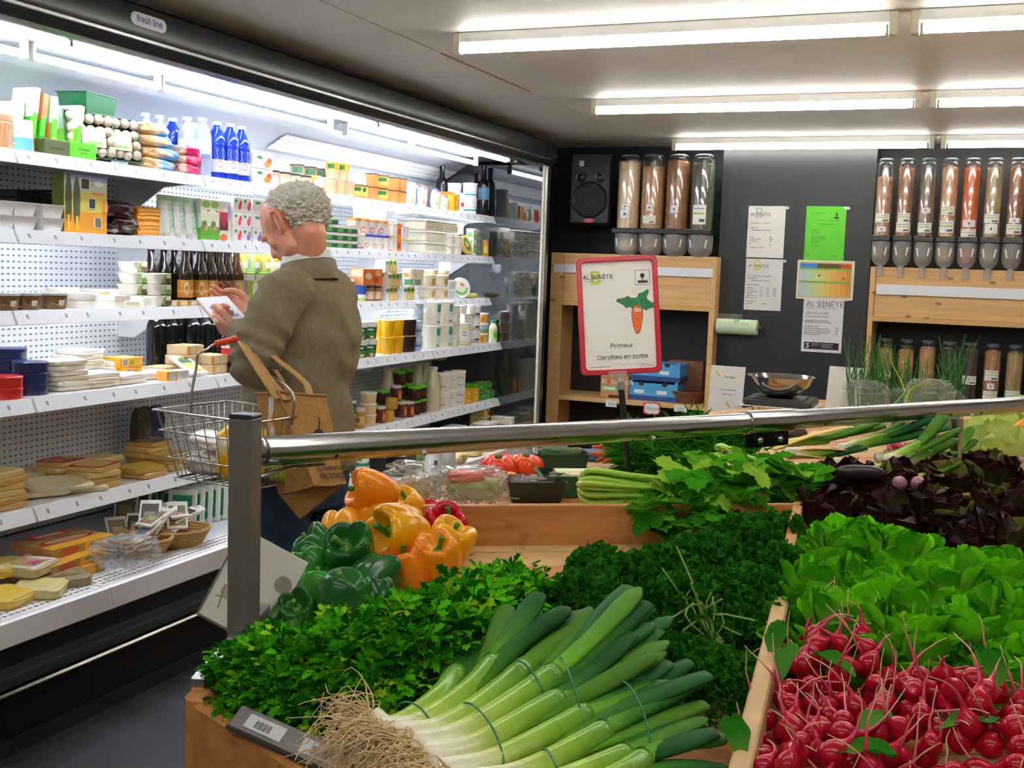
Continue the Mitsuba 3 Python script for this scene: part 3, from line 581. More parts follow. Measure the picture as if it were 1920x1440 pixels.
for i, (x, y, z) in enumerate(((-2.92,4.196,1.492), (-2.92,4.269,1.492))): inst(cup(.034, .06, 'dcdad8', '3c8a58', ((-90, .5, -30, .85, '1f8a4c', 'e'), (-70, .1, 0, .45, '5a4a9a', 'e'))), 'yogurt_cup', 'grey yogurt cup with purple fruit beside the man', 'yogurt cup', (x, y, z), W[2], 'purple yogurt cups')
gp = carton(.075, .12, .036, '2c5c3a', f=((0, .62, 1, 1, 'e8e6e0'), (.1, .1, .5, .55, '4f9a3a'), (.6, .1, .9, .55, '1f4a3a')), n=((0, .6, 1, 1, 'e0ded8'),))
for x, y, z, n in ((-2.92,4.724,1.492, 4), (-2.92,4.827,1.492, 3), (-2.92,4.908,1.492, 3)): G(gp, 'cheese_pack', 'low green and white pack stacked right of man', 'pack', 2, (x, y, z), 'green packs', n, .037)
big = lambda c, l, pr=(): cup(.036, .066, c, l, pr, .9, .011)
G(big('f4f4f2', 'f0f0ee', ((-100, .05, 0, .2, 'c06a9a'), (-100, .3, -20, .5, 'e8d8e4'))), 'yogurt_tub', 'plain white yogurt tub', 'tub', 2, (-2.92,5.039,1.492), exact=True)
for i, (x, y, z) in enumerate(((-2.92,5.131,1.492), (-2.92,5.221,1.492), (-2.92,5.289,1.492))): G(big('f2f3f6', '2c3aa8', ((-80, .15, -40, .5, 'e0a03c', 'e'),)), 'yogurt_tub', 'white yogurt tub with dark blue lid', 'tub', 2, (x, y, z), 'fruit yogurt tubs')
for i, (x, y, z) in enumerate(((-2.93,5.008,1.57), (-2.93,5.099,1.57), (-2.93,5.193,1.57), (-2.93,5.29,1.57))): G(big('f6efe6', 'f09a32', ((-80, .1, -30, .55, 'e0702c', 'e'),)), 'yogurt_tub', 'white yogurt tub with orange lid in second layer', 'tub', 2, (x, y, z), 'fruit yogurt tubs')
for i, (x, y, z) in enumerate(((-2.94,5.079,1.648), (-2.94,5.189,1.648))): G(big('f4f5f7', '5aa8e0', ((-80, .1, -30, .4, 'c8d4e0', 'e'),)), 'yogurt_tub', 'white yogurt tub with sky blue lid on top', 'tub', 2, (x, y, z), 'fruit yogurt tubs')
G(big('f4f5f7', 'f2b43c'), 'yogurt_tub', 'white yogurt tub with yellow lid on top', 'tub', 2, (-2.94,5.291,1.648), exact=True)
ob = carton(.07, .10, .072, 'f6f2ec', f=((.5, 0, 1, 1, 'e07a2c'), (.6, .2, .9, .7, 'b83c3a', 'e')), n=((0, 0, 1, .1, 'f0a050'), (0, .88, 1, 1, 'f0a050')))
G(ob, 'dessert_carton', 'white carton with orange front', 'carton', 2, (-2.92,5.389,1.492), 'orange fronted cartons', 2, .073)
G(cup(.034, .06, 'f0f2f4', 'e8c050', ((-110, .1, 0, .8, 'e4e8ee'),), .88, .009), 'yogurt_tub', 'small white tub with yellow lid', 'tub', 2, (-2.915,5.483,1.492), exact=True)
G(carton(.06, .06, .066, 'ecedf2', n=((0, .9, 1, 1, 'd8509a'), (0, 0, .06, 1, 'd8509a'), (.94, 0, 1, 1, 'd8509a'))), 'dessert_carton', 'white carton with pink edges', 'carton', 2, (-2.925,5.514,1.563), exact=True)
ct = proto([('tub', bx(-.09, -.11, 0, .09, .11, .052, .008), mat('efe8cf', .3), False), ('lid', bx(-.094, -.114, .052, .094, .114, .062, .003), mat('f3f2ec', .3), False), ('printed_label', join(flatprint([(.1, .2, .5, .7, 'f6f4e8'), (.15, .4, .45, .5, 'b8c8a8')], (.09, -.11, 0), (0, 1, 0), (0, 0, 1), (1, 0, 0), .22, .05)), VC, False)])
for x, y, z, n in ((-2.98,5.853,1.492, 3), (-2.99,6.082,1.492, 3)): G(ct, 'cheese_tub', 'large cream rectangular tub in a pile', 'tub', 2, (x, y, z), 'rectangular cheese tubs', n, .063)
G(carton(.14, .16, .035, 'f4f4f2'), 'cheese_tub', 'flat white tub at the pile end', 'tub', 2, (-3.01,6.27,1.617), n=2, dz=.036)
st = cup(.045, .045, 'efe9d8', 'f4f4f2', ((-110, .2, 20, .8, 'f6f2ee'), (-100, .3, -60, .7, 'd86a5a')), .9, .010)
for x, y, z in ((-2.92,6.068,1.492), (-2.92,6.186,1.492)): G(st, 'cheese_cup', 'low white cheese cup', 'cheese cup', 2, (x, y, z), 'low cheese cups', 2, .056)
G(proto([('pack', mv(lathe([(0, 0), (.06, 0), (.06, .02), (0, .02)], 24), ry=70), mat('e8b93a', .3), 30), ('printed_label', mv(lathe([(.02, .0205), (.045, .0205)], 24), ry=70), mat('3a6a4a', .4), False)]), 'cheese_round', 'yellow round cheese pack leaning', 'cheese', 2, (-2.92,6.324,1.552), exact=True)
G(carton(.05, .05, .165, 'f3f4f2', f=((.1, .1, .9, .4, '6aba4a'), (.1, .6, .9, .8, '7ac85a')), n=((.2, .7, .8, .86, '5aba4a'), (.2, .4, .8, .56, '5aba4a'), (.2, .08, .8, .24, '5aba4a'))), 'dessert_carton', 'slim tall white carton with green squares', 'carton', 2, (-2.92,6.427,1.492), exact=True)
G(cup(.026, .034, '9aa07c', '3a3e44', ((-100, .1, 0, .8, '4c5a4a'),), .9, .006), 'spread_pot', 'small dark lidded pot in a tower', 'pot', 2, (-2.915,6.521,1.492), 'dark lidded pots', 4, .0405)
G(jar(.024, .105, 'c9961e', 'b88a4a', None, ((-90, .2, -20, .6, 'f0d890'),)), 'oil_jar', 'golden oil jar at the shelf end', 'jar', 2, (-2.91,6.618,1.492), exact=True)

# ------------------------------------------------ third shelf
brown_pot = proto([('pot', lathe([(0, 0), (.042, 0), (.048, .045), (.046, .047), (0, .047)], 24), mat('5f4524', .35), 40), ('lid', mv(lathe([(0, 0), (.05, 0), (.05, .008), (0, .009)], 24), (0, 0, .047)), mat('cdd2d6', .15), 40),
                   ('printed_label', join(roundprint([(-20, .3, 10, .7, 'd8d4cc')] + [(a, .15 + .1 * (a % 3), a + 14, .3 + .1 * (a % 3), '8a6a30', 'e') for a in range(-120, 40, 17)], lambda v: .042 + .006 * v, .045)), VC, False)])
for x, y, z in ((-2.94,2.795,1.229), (-2.94,2.884,1.229), (-2.94,3.005,1.229)): G(brown_pot, 'pickle_pot', 'low brown pot with clear lid', 'pot', 3, (x, y, z), 'brown pots')
def cheese(r, h, c, rough=.6): return proto([('cheese', lathe([(0, 0), (r * .96, 0), (r, h * .25), (r, h * .75), (r * .95, h), (0, h)], 24), mat(c, rough), 40)])
c1 = cheese(.058, .026, 'f1eee6')
G(c1, 'cheese_round', 'white soft cheese round by the brown pots', 'cheese', 3, (-2.95,3.144,1.229), 'white cheese rounds', 2, .027, exact=False)
G(cheese(.058, .022, 'ebe2cd'), 'cheese_round', 'cream cheese round in the raised pile', 'cheese', 3, (-3.05,3.166,1.229), 'white cheese rounds', 3, .0225)
for i, (x, y, z) in enumerate(((-3.08,3.393,1.229), (-3.06,3.481,1.229))):
    for l in range(2): inst(carton(.10, .13, .03, ('efe2c4', 'f1f0ee')[l], f=((.0, .3, .4, .7, ('f4f2ee', 'e0b878')[(l + i) % 2]),), name='wrap'), 'cheese_block', 'long pale cheese block', 'cheese', (x, y, z + .0005 + .031 * l), W[3], 'pale cheese blocks')
for i, (x, y, z) in enumerate(((-2.94,3.302,1.229), (-2.935,3.35,1.229))):
    G(carton(.08, .075, .022, ('f3efe4', 'efe6cc')[i], name='wrap'), 'cheese_block', 'small flat cheese', 'cheese', 3, (x, y, z), 'small flat cheeses', 2 - i, .023)
G(cheese(.034, .036, 'f2f0ea'), 'cheese_round', 'small tall white cheese beside the bowls', 'cheese', 3, (-2.92,3.42,1.229), 'small white cheeses')
G(cheese(.034, .034, 'efece4'), 'cheese_round', 'small tall white cheese beside the bowls', 'cheese', 3, (-2.93,3.476,1.229), 'small white cheeses')
bowl_parts = [('bowl', lathe([(0, 0), (.026, 0), (.030, .003), (.044, .034), (.048, .040), (.046, .041), (0, .041)], 24), mat('f1efe6', .35), 40)]
def bowl(c1_, c2_): return proto(bowl_parts + [('sleeve', bx(-.035, .012, .004, .045, .05, .0425, .002), mat(c1_, .5), False), ('printed_label', join(flatprint([(0, 0, 1, .5, c2_), (.2, .5, .8, .9, 'dfe6c8')], (.0452, .012, .004), (0, 1, 0), (0, 0, 1), (1, 0, 0), .038, .038)), VC, False)])
for i, (x, y, z) in enumerate(((-2.99,3.445,1.229), (-2.94,3.522,1.229))):
    for l in range(4 - i): inst(bowl(*((('8fbf86', '6a8a4c'), ('8a9a5c', '54402c'))[(l + i) % 2])), 'salad_bowl', 'white bowl with printed sleeve in a tower', 'bowl', (x, y, z + .0005 + .0425 * l), W[3], 'white bowls in sleeves')
obl = bottle(.031, .232, '1e120a', '7a1f22', 'd08a34', ((-110, .22, 40, .27, 'e8b860'), (-60, .18, -20, .42, 'ead8a8', 'e')), 'beer', .1, .14, .44)
pbl = bottle(.031, .232, '1e120a', '7a1f22', '6b4434', ((-70, .16, -15, .42, 'd8b08a', 'e'), (-60, .2, -25, .36, '8a2a2c', 'e')), 'beer', .1, .14, .44)
bbl = bottle(.031, .232, '3c2210', '6a2a20', 'c0a06a', ((-70, .2, -10, .38, 'e6d8b0', 'e'), (-110, .3, -75, .4, '5a3a28')), 'beer', .1, .14, .44)
dbl = bottle(.031, .232, '140d08', '6a2022', None, (), 'beer', .1)
for x, y, z in ((-3.05,3.638,1.229), (-3.04,3.702,1.229), (-3.05,3.781,1.229), (-3.06,3.91,1.229), (-3.06,3.999,1.229), (-3.06,4.069,1.229), (-3.06,4.157,1.229)): G(dbl, 'beer_bottle', 'dark unlabelled beer bottle in rear row', 'bottle', 3, (x, y, z), 'beer bottles on the third shelf')
for x, y, z in ((-2.93,3.697,1.229), (-2.925,3.785,1.229), (-2.925,3.851,1.229)): G(obl, 'beer_bottle', 'dark beer bottle with orange label', 'bottle', 3, (x, y, z), 'beer bottles on the third shelf')
for x, y, z in ((-2.925,3.912,1.229), (-2.925,3.962,1.229)): G(pbl, 'beer_bottle', 'dark beer bottle with reddish brown label', 'bottle', 3, (x, y, z), 'beer bottles on the third shelf')
G(bbl, 'beer_bottle', 'amber beer bottle with beige label', 'bottle', 3, (-2.925,4.029,1.229), exact=True)
for i, (x, y, z) in enumerate(((-2.915,3.585,1.229), (-2.915,3.649,1.229), (-2.915,3.708,1.229))): G(carton(.04, .05, .022, ('cbb487', 'd0ae5a', 'c4a86a')[i], f=((.2, .2, .8, .8, 'e6dcc4'),), name='wrap'), 'cheese_portion', 'small gold wrapped cheese portion', 'cheese', 3, (x, y, z), 'gold cheese portions')
tall = carton(.07, .075, .10, '93b41c', f=((.3, .3, .9, .95, 'e8e8e6', 'e'),), n=((0, 0, 1, 1, 'c6b69a'), (.1, .1, .5, .9, '9a8a70')))
for x, y, z in ((-2.94,4.131,1.229), (-2.94,4.218,1.229)): G(tall, 'tea_carton', 'lime green carton right of the beer', 'carton', 3, (x, y, z), 'lime green cartons')
can = lambda a, b: cup(.03, .085, a, 'd9b27c', ((-140, .1, -70, .9, b), (-60, .55, 20, 1., 'e8a23c'), (-40, .2, 20, .5, 'f0f0ec')), 1., .004)
lowp = cup(.038, .028, 'e9ece6', '8fc63a', ((-100, .2, -40, .9, 'd8dccc'),), .95, .008)
for i, (x, y, z) in enumerate(((-2.94,4.115,1.33), (-2.94,4.206,1.33), (-2.94,4.275,1.33))): G(lowp, 'spread_pot', 'flat pot with lime lid', 'pot', 3, (x, y, z), 'lime lidded pots')
for i, (x, y, z) in enumerate(((-2.98,4.144,1.368), (-2.94,4.17,1.368), (-2.94,4.251,1.368), (-2.94,4.325,1.368))): G(can(('c2b47c', '9fb08c', 'c9c47a', 'e8e6d8')[i], ('f0d9a0', '8aa07c', 'a8b04a', 'f2f2ee')[i]), 'drink_can', 'printed pastel can in the top row', 'can', 3, (x, y, z), 'pastel cans')
for x, y, z in ((-2.98,4.987,1.229), (-3.04,5.206,1.229), (-3.04,5.33,1.229)): G(gp, 'cheese_pack', 'low green and white pack at the back', 'pack', 3, (x, y, z), 'green packs at the back', 3, .037)
G(cup(.036, .075, 'e8ebf4', '2c4fa0', ((-120, .45, 20, 1., '2c4fa0'), (-110, 0, 20, .2, '9ac45a')), .85, .005), 'yogurt_tub', 'white and blue tub below the biscuit pack', 'tub', 3, (-2.93,5.083,1.229), exact=True)
for x, y, z in ((-2.925,5.168,1.229), (-2.925,5.247,1.229)): G(jar(.03, .078, '8a5a32', '4a2a18', 'c9a27c', ((-90, .1, -20, .6, 'e6d2b4'),), ltop=.85), 'dessert_jar', 'brown dessert jar below the biscuit pack', 'jar', 3, (x, y, z), 'brown dessert jars')
G(carton(.08, .20, .085, 'd9641e', f=((.0, .0, 1, .4, 'e07a2c'), (.1, .35, .45, .75, 'f0d2b0', 'e'), (.5, .1, .8, .5, 'b83a18', 'e'), (.6, .55, .95, .9, 'e8b05a', 'e')), n=((0, 0, 1, 1, 'e6a060'), (.1, .5, .9, .9, 'f0dcc4'))), 'biscuit_pack', 'orange picture printed pack on jars', 'pack', 3, (-2.94,5.166,1.31), exact=True)
q4 = carton(.065, .13, .072, 'eef0ea', f=((.3, .0, 1, 1, 'd8b04a'), (.35, .62, .62, .92, '2c6a3c', 'e'), (.68, .62, .95, .92, '2c6a3c', 'e'), (.35, .1, .62, .5, 'e8d89a'), (.68, .1, .95, .5, 'e8d89a'), (.0, .6, .3, .9, '3a8a5a', 'e')), n=((0, .7, .6, 1, '8ab89a'),))
for x, y, z, l in ((-2.93,5.367,1.229, 0), (-2.93,5.39,1.229, 1), (-2.935,5.364,1.229, 2), (-2.925,5.559,1.229, 0)): inst(q4, 'dessert_carton', 'pale carton with green and ochre squares', 'carton', (x, y, z + .0005 + l * .073), W[3], 'green and ochre cartons')
G(cup(.034, .07, 'e9ece8', 'f0f0ee', ((-110, .5, 10, .95, '6a9a7a'),), .85, .006), 'yogurt_cup', 'white cup with green band', 'cup', 3, (-3.02,5.668,1.229), 'green banded cups', 2, .077)
for x, y, z, l in ((-2.94,5.638,1.307, 0), (-2.94,5.736,1.307, 1)): inst(cup(.04, .088, 'ece6d2', 'f2f0e8', ((-100, .05, -20, .4, ('4a8a5a', '7aa084')[l]), (-100, .55, -60, .8, 'd89a5a')), .88, .008), 'yogurt_tub', 'cream tub with green print', 'tub', (x, y, z), W[3], 'cream tubs')
cp = cup(.05, .06, 'ece2c2', 'f2eee0', ((-110, .3, -60, .8, 'f4ecd8'), (-30, .2, 10, .8, 'c99a5a')), .94, .01)
for x, y, z in ((-2.94,5.871,1.229), (-2.94,6.039,1.229)): G(cp, 'cheese_tub', 'round cream cheese tub', 'tub', 3, (x, y, z), 'round cream tubs', 2, .0705)
for x, y, z in ((-2.94,5.912,1.371), (-2.94,6.061,1.371)): G(cup(.045, .024, 'f0e8d8', 'f4f2ee', ((-120, .1, 10, .4, 'e89a4a'),), .9, .006), 'cheese_cup', 'flat cheese cup on top of round tubs', 'cheese cup', 3, (x, y, z), 'flat cheese cups')
G(cup(.028, .05, 'eceef0', 'f2f2f2', ((-100, .1, -20, .9, 'c4cad4'),)), 'yogurt_cup', 'small white cup with grey print', 'cup', 3, (-2.92,6.159,1.229), 'small grey cups', 2, .054)
G(pillow(.03, .14, .10, 'f1f1f4', ((0, 1, .1, .3, .5, .8, '3a4aa0'), (0, 1, .6, 1, .7, 1, 'd8404a'), (0, 1, .7, .9, .3, .7, '8ab0d0')), 44), 'cheese_sachet', 'white sachet with red and blue print lying on tubs', 'sachet', 3, (-3.01,6.242,1.379), exact=True)
G(proto([('pack', mv(lathe([(0, 0), (.062, 0), (.064, .004), (.062, .016), (0, .016)], 28), ry=82), mat('eef0ec', .3), 40), ('printed_label', join([mv(colr(lathe([(0, .0165), (.048, .0165)], 28), 'dfe8d0'), ry=82), mv(colr(lathe([(.03, .0168), (.048, .0168)], 14, -60, 90), '6aaa5a'), ry=82), mv(colr(lathe([(.012, .0170), (.03, .0170)], 8, 120, 200), 'd86a6a'), ry=82)]), VC, False)]), 'cheese_round', 'round white and green cheese pack standing on edge', 'cheese', 3, (-2.925,6.291,1.292), rz=-35, exact=True)
G(pillow(.10, .06, .03, 'b8b43c', (), 45), 'cheese_sachet', 'yellow-green wedge pack at the shelf end', 'pack', 3, (-2.94,6.466,1.229), exact=True)

# ------------------------------------------------ fourth shelf
def tin(c, c2): return proto([('tin', lathe([(0, 0), (.055, 0), (.056, .002), (.056, .026), (.058, .027), (.058, .034), (.055, .036), (0, .036)], 28), mat(c, .25), 30)])
for x, y, z in ((-2.865,2.719,.951),): G(tin('c02a24', ''), 'fish_tin', 'bright red round tin', 'tin', 4, (x, y, z), 'red tins', 2, .0365)
for x, y, z, n in ((-2.89,2.852,.951, 3), (-3.01,2.878,.951, 4)): G(tin('1c2450', ''), 'fish_tin', 'dark blue round tin', 'tin', 4, (x, y, z), 'dark blue tins', n, .0365)
rr = np.random.default_rng(8)
def flatpack(dx, dy, h, c, pr, seed): return pillow(dx, dy, h, c, pr, seed, .3, .06, e=.35)
for i, (x, y, z, n) in enumerate(((-2.9,3.008,.951, 6), (-3.01,3.206,.951, 7), (-2.89,3.143,.951, 3), (-2.9,3.31,.951, 2), (-3.02,3.397,.951, 4))):
    for l in range(n): inst(flatpack(.12, .16, .019, ('efe8d8', 'f1efe8', 'e8dcc0')[(i + l) % 3], ((0, 1, .3, .6, .6, 1, ('f6f4ee', 'ecd9a8', 'f0f0ee')[l % 3]),), 50 + (i + l) % 4), 'cheese_pack', 'flat white vacuum packed cheese in pile', 'cheese pack', (x + rr.uniform(-.008, .008), y + rr.uniform(-.012, .012), z + .0005 + l * .0175), W[4], 'flat cheese packs', rz=float(rr.uniform(-12, 12)))
yb_ = carton(.10, .115, .036, 'e6a31c', f=((.1, .15, .35, .85, 'e8e6e4'), (.12, .2, .33, .8, '8a8078'), (.45, .3, .6, .7, '8a9a2c'), (.65, .2, .95, .8, 'e8b84a')), t=((.3, .2, .8, .7, 'f0d8a0'),))
for l in range(2): inst(yb_, 'butter_carton', 'flat golden yellow carton', 'carton', (-2.99,3.404,.951 + .0005 + .037 * l + .012), W[4], 'golden cartons', rz=8 - 14 * l)
G(carton(.14, .17, .012, 'ecebe6'), 'foam_tray', 'flat white tray under the golden cartons', 'tray', '', (-2.99,3.404,.951), exact=True)
G(carton(.05, .06, .036, 'e09a3a', f=((.2, .1, .9, .9, 'd8d4cc'),)), 'cheese_portion', 'orange and white cheese portion at the shelf edge', 'cheese', 4, (-2.835,3.472,.951), exact=True)
G(carton(.05, .07, .036, 'f0eeea', f=((.3, .1, .9, .9, 'd0ccc8'),)), 'cheese_portion', 'white cheese portion at the shelf edge', 'cheese', 4, (-2.835,3.538,.951), exact=True)
for i, (x, y, z) in enumerate(((-2.94,3.507,.951), (-3.02,3.644,.951))): G(flatpack(.12, .17, .03, ('e8e4d8', 'dcd6c8')[i], (), 60 + i), 'cheese_pack', ('pale', 'greyish')[i] + ' flat pack by the golden cartons', 'cheese pack', 4, (x, y, z), exact=True)
lean = proto([('pack', (lambda b: (b[0], b[1]))(mv(bx(-.075, -.045, 0, .075, .045, .012, .004), ry=0)), mat('ecece8', .3), False), ('printed_label', join(flatprint([(.15, .2, .85, .75, 'ecd058'), (.2, .55, .8, .75, '1f5a4a'), (.3, .7, .6, .84, '5a9a3a', 'e'), (.15, .2, .6, .3, 'c8d890'), (.5, .12, .95, .22, 'f0a030')], (.075, -.045, .012), (0, 1, 0), (-1, 0, 0), (0, 0, 1), .09, .15)), VC, False)])
inst(lean, 'cheese_pack', 'white pack with yellow and green label leaning on crates', 'cheese pack', (-2.885,3.659,.989), W[4], ry=24, rz=-12, exact=True)
wb = proto([('crate', bx(-.05, -.055, 0, .05, .055, .038, .002), mat('cdb48a', .6), False)] + [('slat', bx(.0505, a, .003, .052, b, .036, .0005), mat(c, .6), False) for a, b, c in ((-.054, -.001, 'd8c29c'), (.001, .054, 'd2ba90'))] + [('printed_label', join(flatprint([(0, .1, .13, .9, 'dc8f2e')], (.0525, -.055, 0), (0, 1, 0), (0, 0, 1), (1, 0, 0), .11, .038)), VC, False)])
for i, (x, y, z) in enumerate(((-2.97,3.612,.951), (-2.96,3.73,.99), (-2.96,3.73,.951), (-2.9,3.821,.951), (-2.9,3.821,.99), (-2.97,3.75,1.029))): G(wb, 'cheese_crate', 'small wooden cheese crate', 'wooden crate', 4, (x, y, z), 'small wooden crates', rz=(3, -4, 0, 2, -2, 2)[i])
wine = bottle(.04, .30, '070909', '0c0c0e', None, (), 'wine', .08)
for x, y, z in ((-3.1,3.73,.951), (-3.09,3.795,.951), (-3.11,3.888,.951), (-3.06,3.898,.951), (-3.05,3.964,.951), (-3.04,4.028,.951)): G(wine, 'wine_bottle', 'black wine bottle behind the crates', 'bottle', 4, (x, y, z), 'black wine bottles')
G(bottle(.041, .30, '0a0b0d', '0c0c0e', None, ((-120, .16, 0, .34, 'b81f2a'), (-120, .34, 0, .37, 'e8d8d8'), (-110, .37, -20, .56, 'd4d2d6', 'e')), 'wine', .08), 'wine_bottle', 'black wine bottle with white and red label', 'bottle', 4, (-2.86,3.904,.951), exact=True)
gy = cup(.040, .085, '1f5a34', 'eceef0', ((-130, .72, 30, 1., 'e9ecec'), (-100, .05, -50, .4, '8a2430', 'e'), (-60, .02, -20, .3, 'e0c27a', 'e'), (-110, .5, -30, .62, 'cfe6c8'), (-80, .2, -10, .42, '3a8a3a')), .82, .004)
for x, y, z in ((-2.85,4.866,.951), (-2.85,4.955,.951), (-2.85,5.053,.951)): G(gy, 'fruit_yogurt', 'dark green fruit yogurt cup', 'yogurt cup', 4, (x, y, z), 'green fruit yogurts', 2, .0895)
y4 = cup(.036, .085, 'e0ac12', 'e8c050', (), .80, .004)
for i, (x, y, z) in enumerate(((-2.905,5.264,.951), (-2.845,5.236,.951), (-2.845,5.343,.951))): G(y4, 'dessert_cup', 'yellow dessert cup in a joined pack', 'dessert cup', 4, (x, y, z), 'yellow dessert cups', 2, .0895)
k4 = cup(.034, .085, '2a1614', 'c9a27c', (), .84, .004)
for i, (x, y, z) in enumerate(((-2.845,5.44,.951), (-2.845,5.49,.951))): G(k4, 'dessert_cup', 'dark brown dessert cup', 'dessert cup', 4, (x, y, z), 'dark brown dessert cups', 2, .0895)
bl4 = cup(.03, .076, 'a9c3dc', '9cc4ea', ((-110, .3, 0, .5, '5a84b8'), (-110, .7, 0, .95, 'cfe0ee')), .82, .006)
G(bl4, 'yogurt_cup', 'pale blue yogurt cup', 'yogurt cup', 4, (-2.84,5.563,.951), 'pale blue cups', 2, .083)
G(cup(.05, .085, 'bcd0dc', '9a9894', ((-120, .75, 0, .95, '8ab8c8'), (-80, .1, -20, .3, '6a8aa0', 'e')), .9, .006), 'yogurt_tub', 'large pale blue tub on the blue cups', 'tub', 4, (-2.89,5.628,1.119), exact=True)
wbk = cup(.062, .125, 'ebe8d6', 'f3f3f0', ((-30, .1, 10, .95, 'dce6e6'), (-25, .6, 5, .95, '3a8a7a'), (-25, .1, 5, .2, '6aa86a'), (-150, .1, -110, .6, '9ab86a')), .9, .008)
for x, y, z in ((-2.875,5.798,.951), (-2.875,5.959,.951)): G(wbk, 'yogurt_bucket', 'big white yogurt bucket', 'bucket', 4, (x, y, z), 'big yogurt buckets', 2, .134)
for x, y, z in ((-3,5.937,.951),): G(wbk, 'yogurt_bucket', 'big white yogurt bucket behind', 'bucket', 4, (x, y, z), 'big yogurt buckets', 2, .134)
gj = jar(.045, .12, 'd8d2bc', 'cfd2cc', None, ((-100, .2, -30, .6, 'e9e9ea'),), ltop=.9)
G(gj, 'yogurt_jar', 'pale glass yogurt jar', 'jar', 4, (-2.855,6.048,.951), 'pale glass jars', 2, .121)
G(jar(.052, .135, 'dcd4a4', 'dadcd8', None, ((-90, .2, 20, .68, 'e4e4e2'), (-70, .42, -40, .62, '4a4a4a', 'e'), (-66, .46, -44, .58, 'e4e4e2', 'e')), ltop=.88), 'yogurt_jar', 'wide jar with pale label and dark ring', 'jar', 4, (-2.855,6.198,.951), exact=True)
G(carton(.09, .16, .05, 'f0eee6'), 'cheese_tub', 'white flat tub lying on jars', 'tub', 4, (-2.89,6.282,1.087), exact=True)
for x, y, z in ((-2.85,6.165,1.138), (-2.85,6.289,1.138)): G(cup(.033, .05, 'f2f2f0', 'f4f4f4', ((-90, .1, -50, .8, 'c4c4c4'),), .8, .004), 'yogurt_cup', 'plain white cup on top', 'cup', 4, (x, y, z), 'plain white cups')
G(cup(.034, .072, 'e6e4e6', 'f0f0f0', ((-100, .1, 0, .4, 'b0a8b4'), (-60, .35, -10, .5, '2a2a36')), .95, .005), 'yogurt_cup', 'grey printed tub beside yellow pots', 'cup', 4, (-2.84,6.338,.951), 'grey printed tubs', 3, .078)
yp_ = cup(.032, .052, 'd8a01e', 'f4f4f4', ((-110, .1, -20, .9, 'e2b43c'), (-90, .2, -50, .8, 'a8741a')), .88, .01, lr=1.12)
yp2 = cup(.032, .052, 'd8a01e', 'f4f4f4', ((-120, .35, 20, 1., '9cc0cc'), (-120, .2, 20, .4, '3a8a3a')), .88, .01, lr=1.12)
for l in range(3): inst((yp_, yp2, yp_)[l], 'yogurt_pot', 'yellow pot with wide white lid', 'pot', (-2.84,6.46,.951 + .0005 + .063 * l), W[4], 'yellow pots with white lids')
G(bottle(.027, .14, 'ecebcf', '2a8a62', 'cfe0a0', ((-60, .2, 0, .45, '6aba3a'),), 'small', .3, .1, .55), 'drink_bottle', 'small white bottle with green cap at the end', 'bottle', 4, (-2.835,6.617,.951), exact=True)

# ------------------------------------------------ fifth shelf
sl = lambda s, c='d9b878', t=None: pillow(.13, .15, .022, c, ((0, 1, .05, .95, .9, 1, t or 'e6d8a8'),) + (((.0, .5, .0, 1, .8, 1, t),) if t else ()), 70 + s, .2, .05, e=.3)
for i, (x, y, z, n, t) in enumerate(((-2.89,2.707,.592, 6, None), (-3.04,3.135,.592, 4, '9a2c2c'), (-2.88,3.133,.592, 4, '9a2c2c'), (-3.06,3.352,.592, 3, None), (-3,3.564,.592, 5, '5a5248'), (-2.87,3.38,.592, 2, 'c9b23c'), (-2.91,3.563,.592, 3, 'b8a24a'))):
    for l in range(n): inst(sl((i + l) % 4, ('d2ac68', 'c9a052', 'd8b878')[l % 3], t if l == n - 1 else None), 'cheese_slices', 'sealed pack of yellow cheese slices', 'cheese pack', (x + rr.uniform(-.006, .006), y + rr.uniform(-.01, .01), z + .0005 + l * .0205), W[5], 'cheese slice packs', rz=float(rr.uniform(-10, 10)))
for i, (x, y, z) in enumerate(((-3.04,2.932,.592), (-2.93,2.9,.592), (-2.89,2.97,.592), (-3.1,3.063,.592), (-2.9,3.048,.592))):
    inst(pillow(.15, .22, .018, ('d9d0a8', 'cfc49a', 'd4cba6', 'c9bd92', 'dcd4b4')[i], ((.1, .9, .1, .45, .85, 1, 'e6dcae'), (.1, .9, .55, .9, .85, 1, 'd8c68a')), 80 + i, .12, .06, e=.3), 'cheese_pack', 'large flat clear pack of pale cheese', 'cheese pack', (x, y, z + .001 + (.0, .014, .028, .03, .0)[i]), W[5], 'large flat cheese packs', rz=(20, -28, -30, 10, -32)[i], ry=(0, 6, 6, 0, 0)[i])
for i, (x, y, z) in enumerate(((-3.2,3.709,.592), (-3.21,3.803,.592))): inst(pillow(.05, .10, .20, ('3a3a22', '1f2c4a')[i], ((0, 1, .2, .6, .2, .5, ('6a5a30', '3a4a7a')[i]),), 90 + i), 'herb_bag', ('dark olive', 'dark blue')[i] + ' bag standing in shade at the back', 'bag', (x + .04, y, z), W[5], exact=True)
G(jar(.036, .10, 'b8923c', 'dfe0dc', None, ((-100, .2, 0, .6, 'd0b878'), (-80, .3, -50, .55, '6a5a3a')), ltop=.86), 'mustard_jar', 'mustard jar with silver lid', 'jar', 5, (-2.85,4.959,.592), exact=True)
G(cup(.042, .048, 'e0c894', 'f1ede0', (), .9, .008), 'spread_tub', 'beige tub with white lid', 'tub', 5, (-2.87,5.092,.592), 'beige tubs', 3, .0565)
G(cup(.03, .07, 'b02a34', 'e8e8ea', ((-90, .3, -30, .6, 'f0e0e0'),), .9, .005), 'dessert_cup', 'red cup below green one beside the man', 'cup', 5, (-2.85,4.87,.592), exact=True)
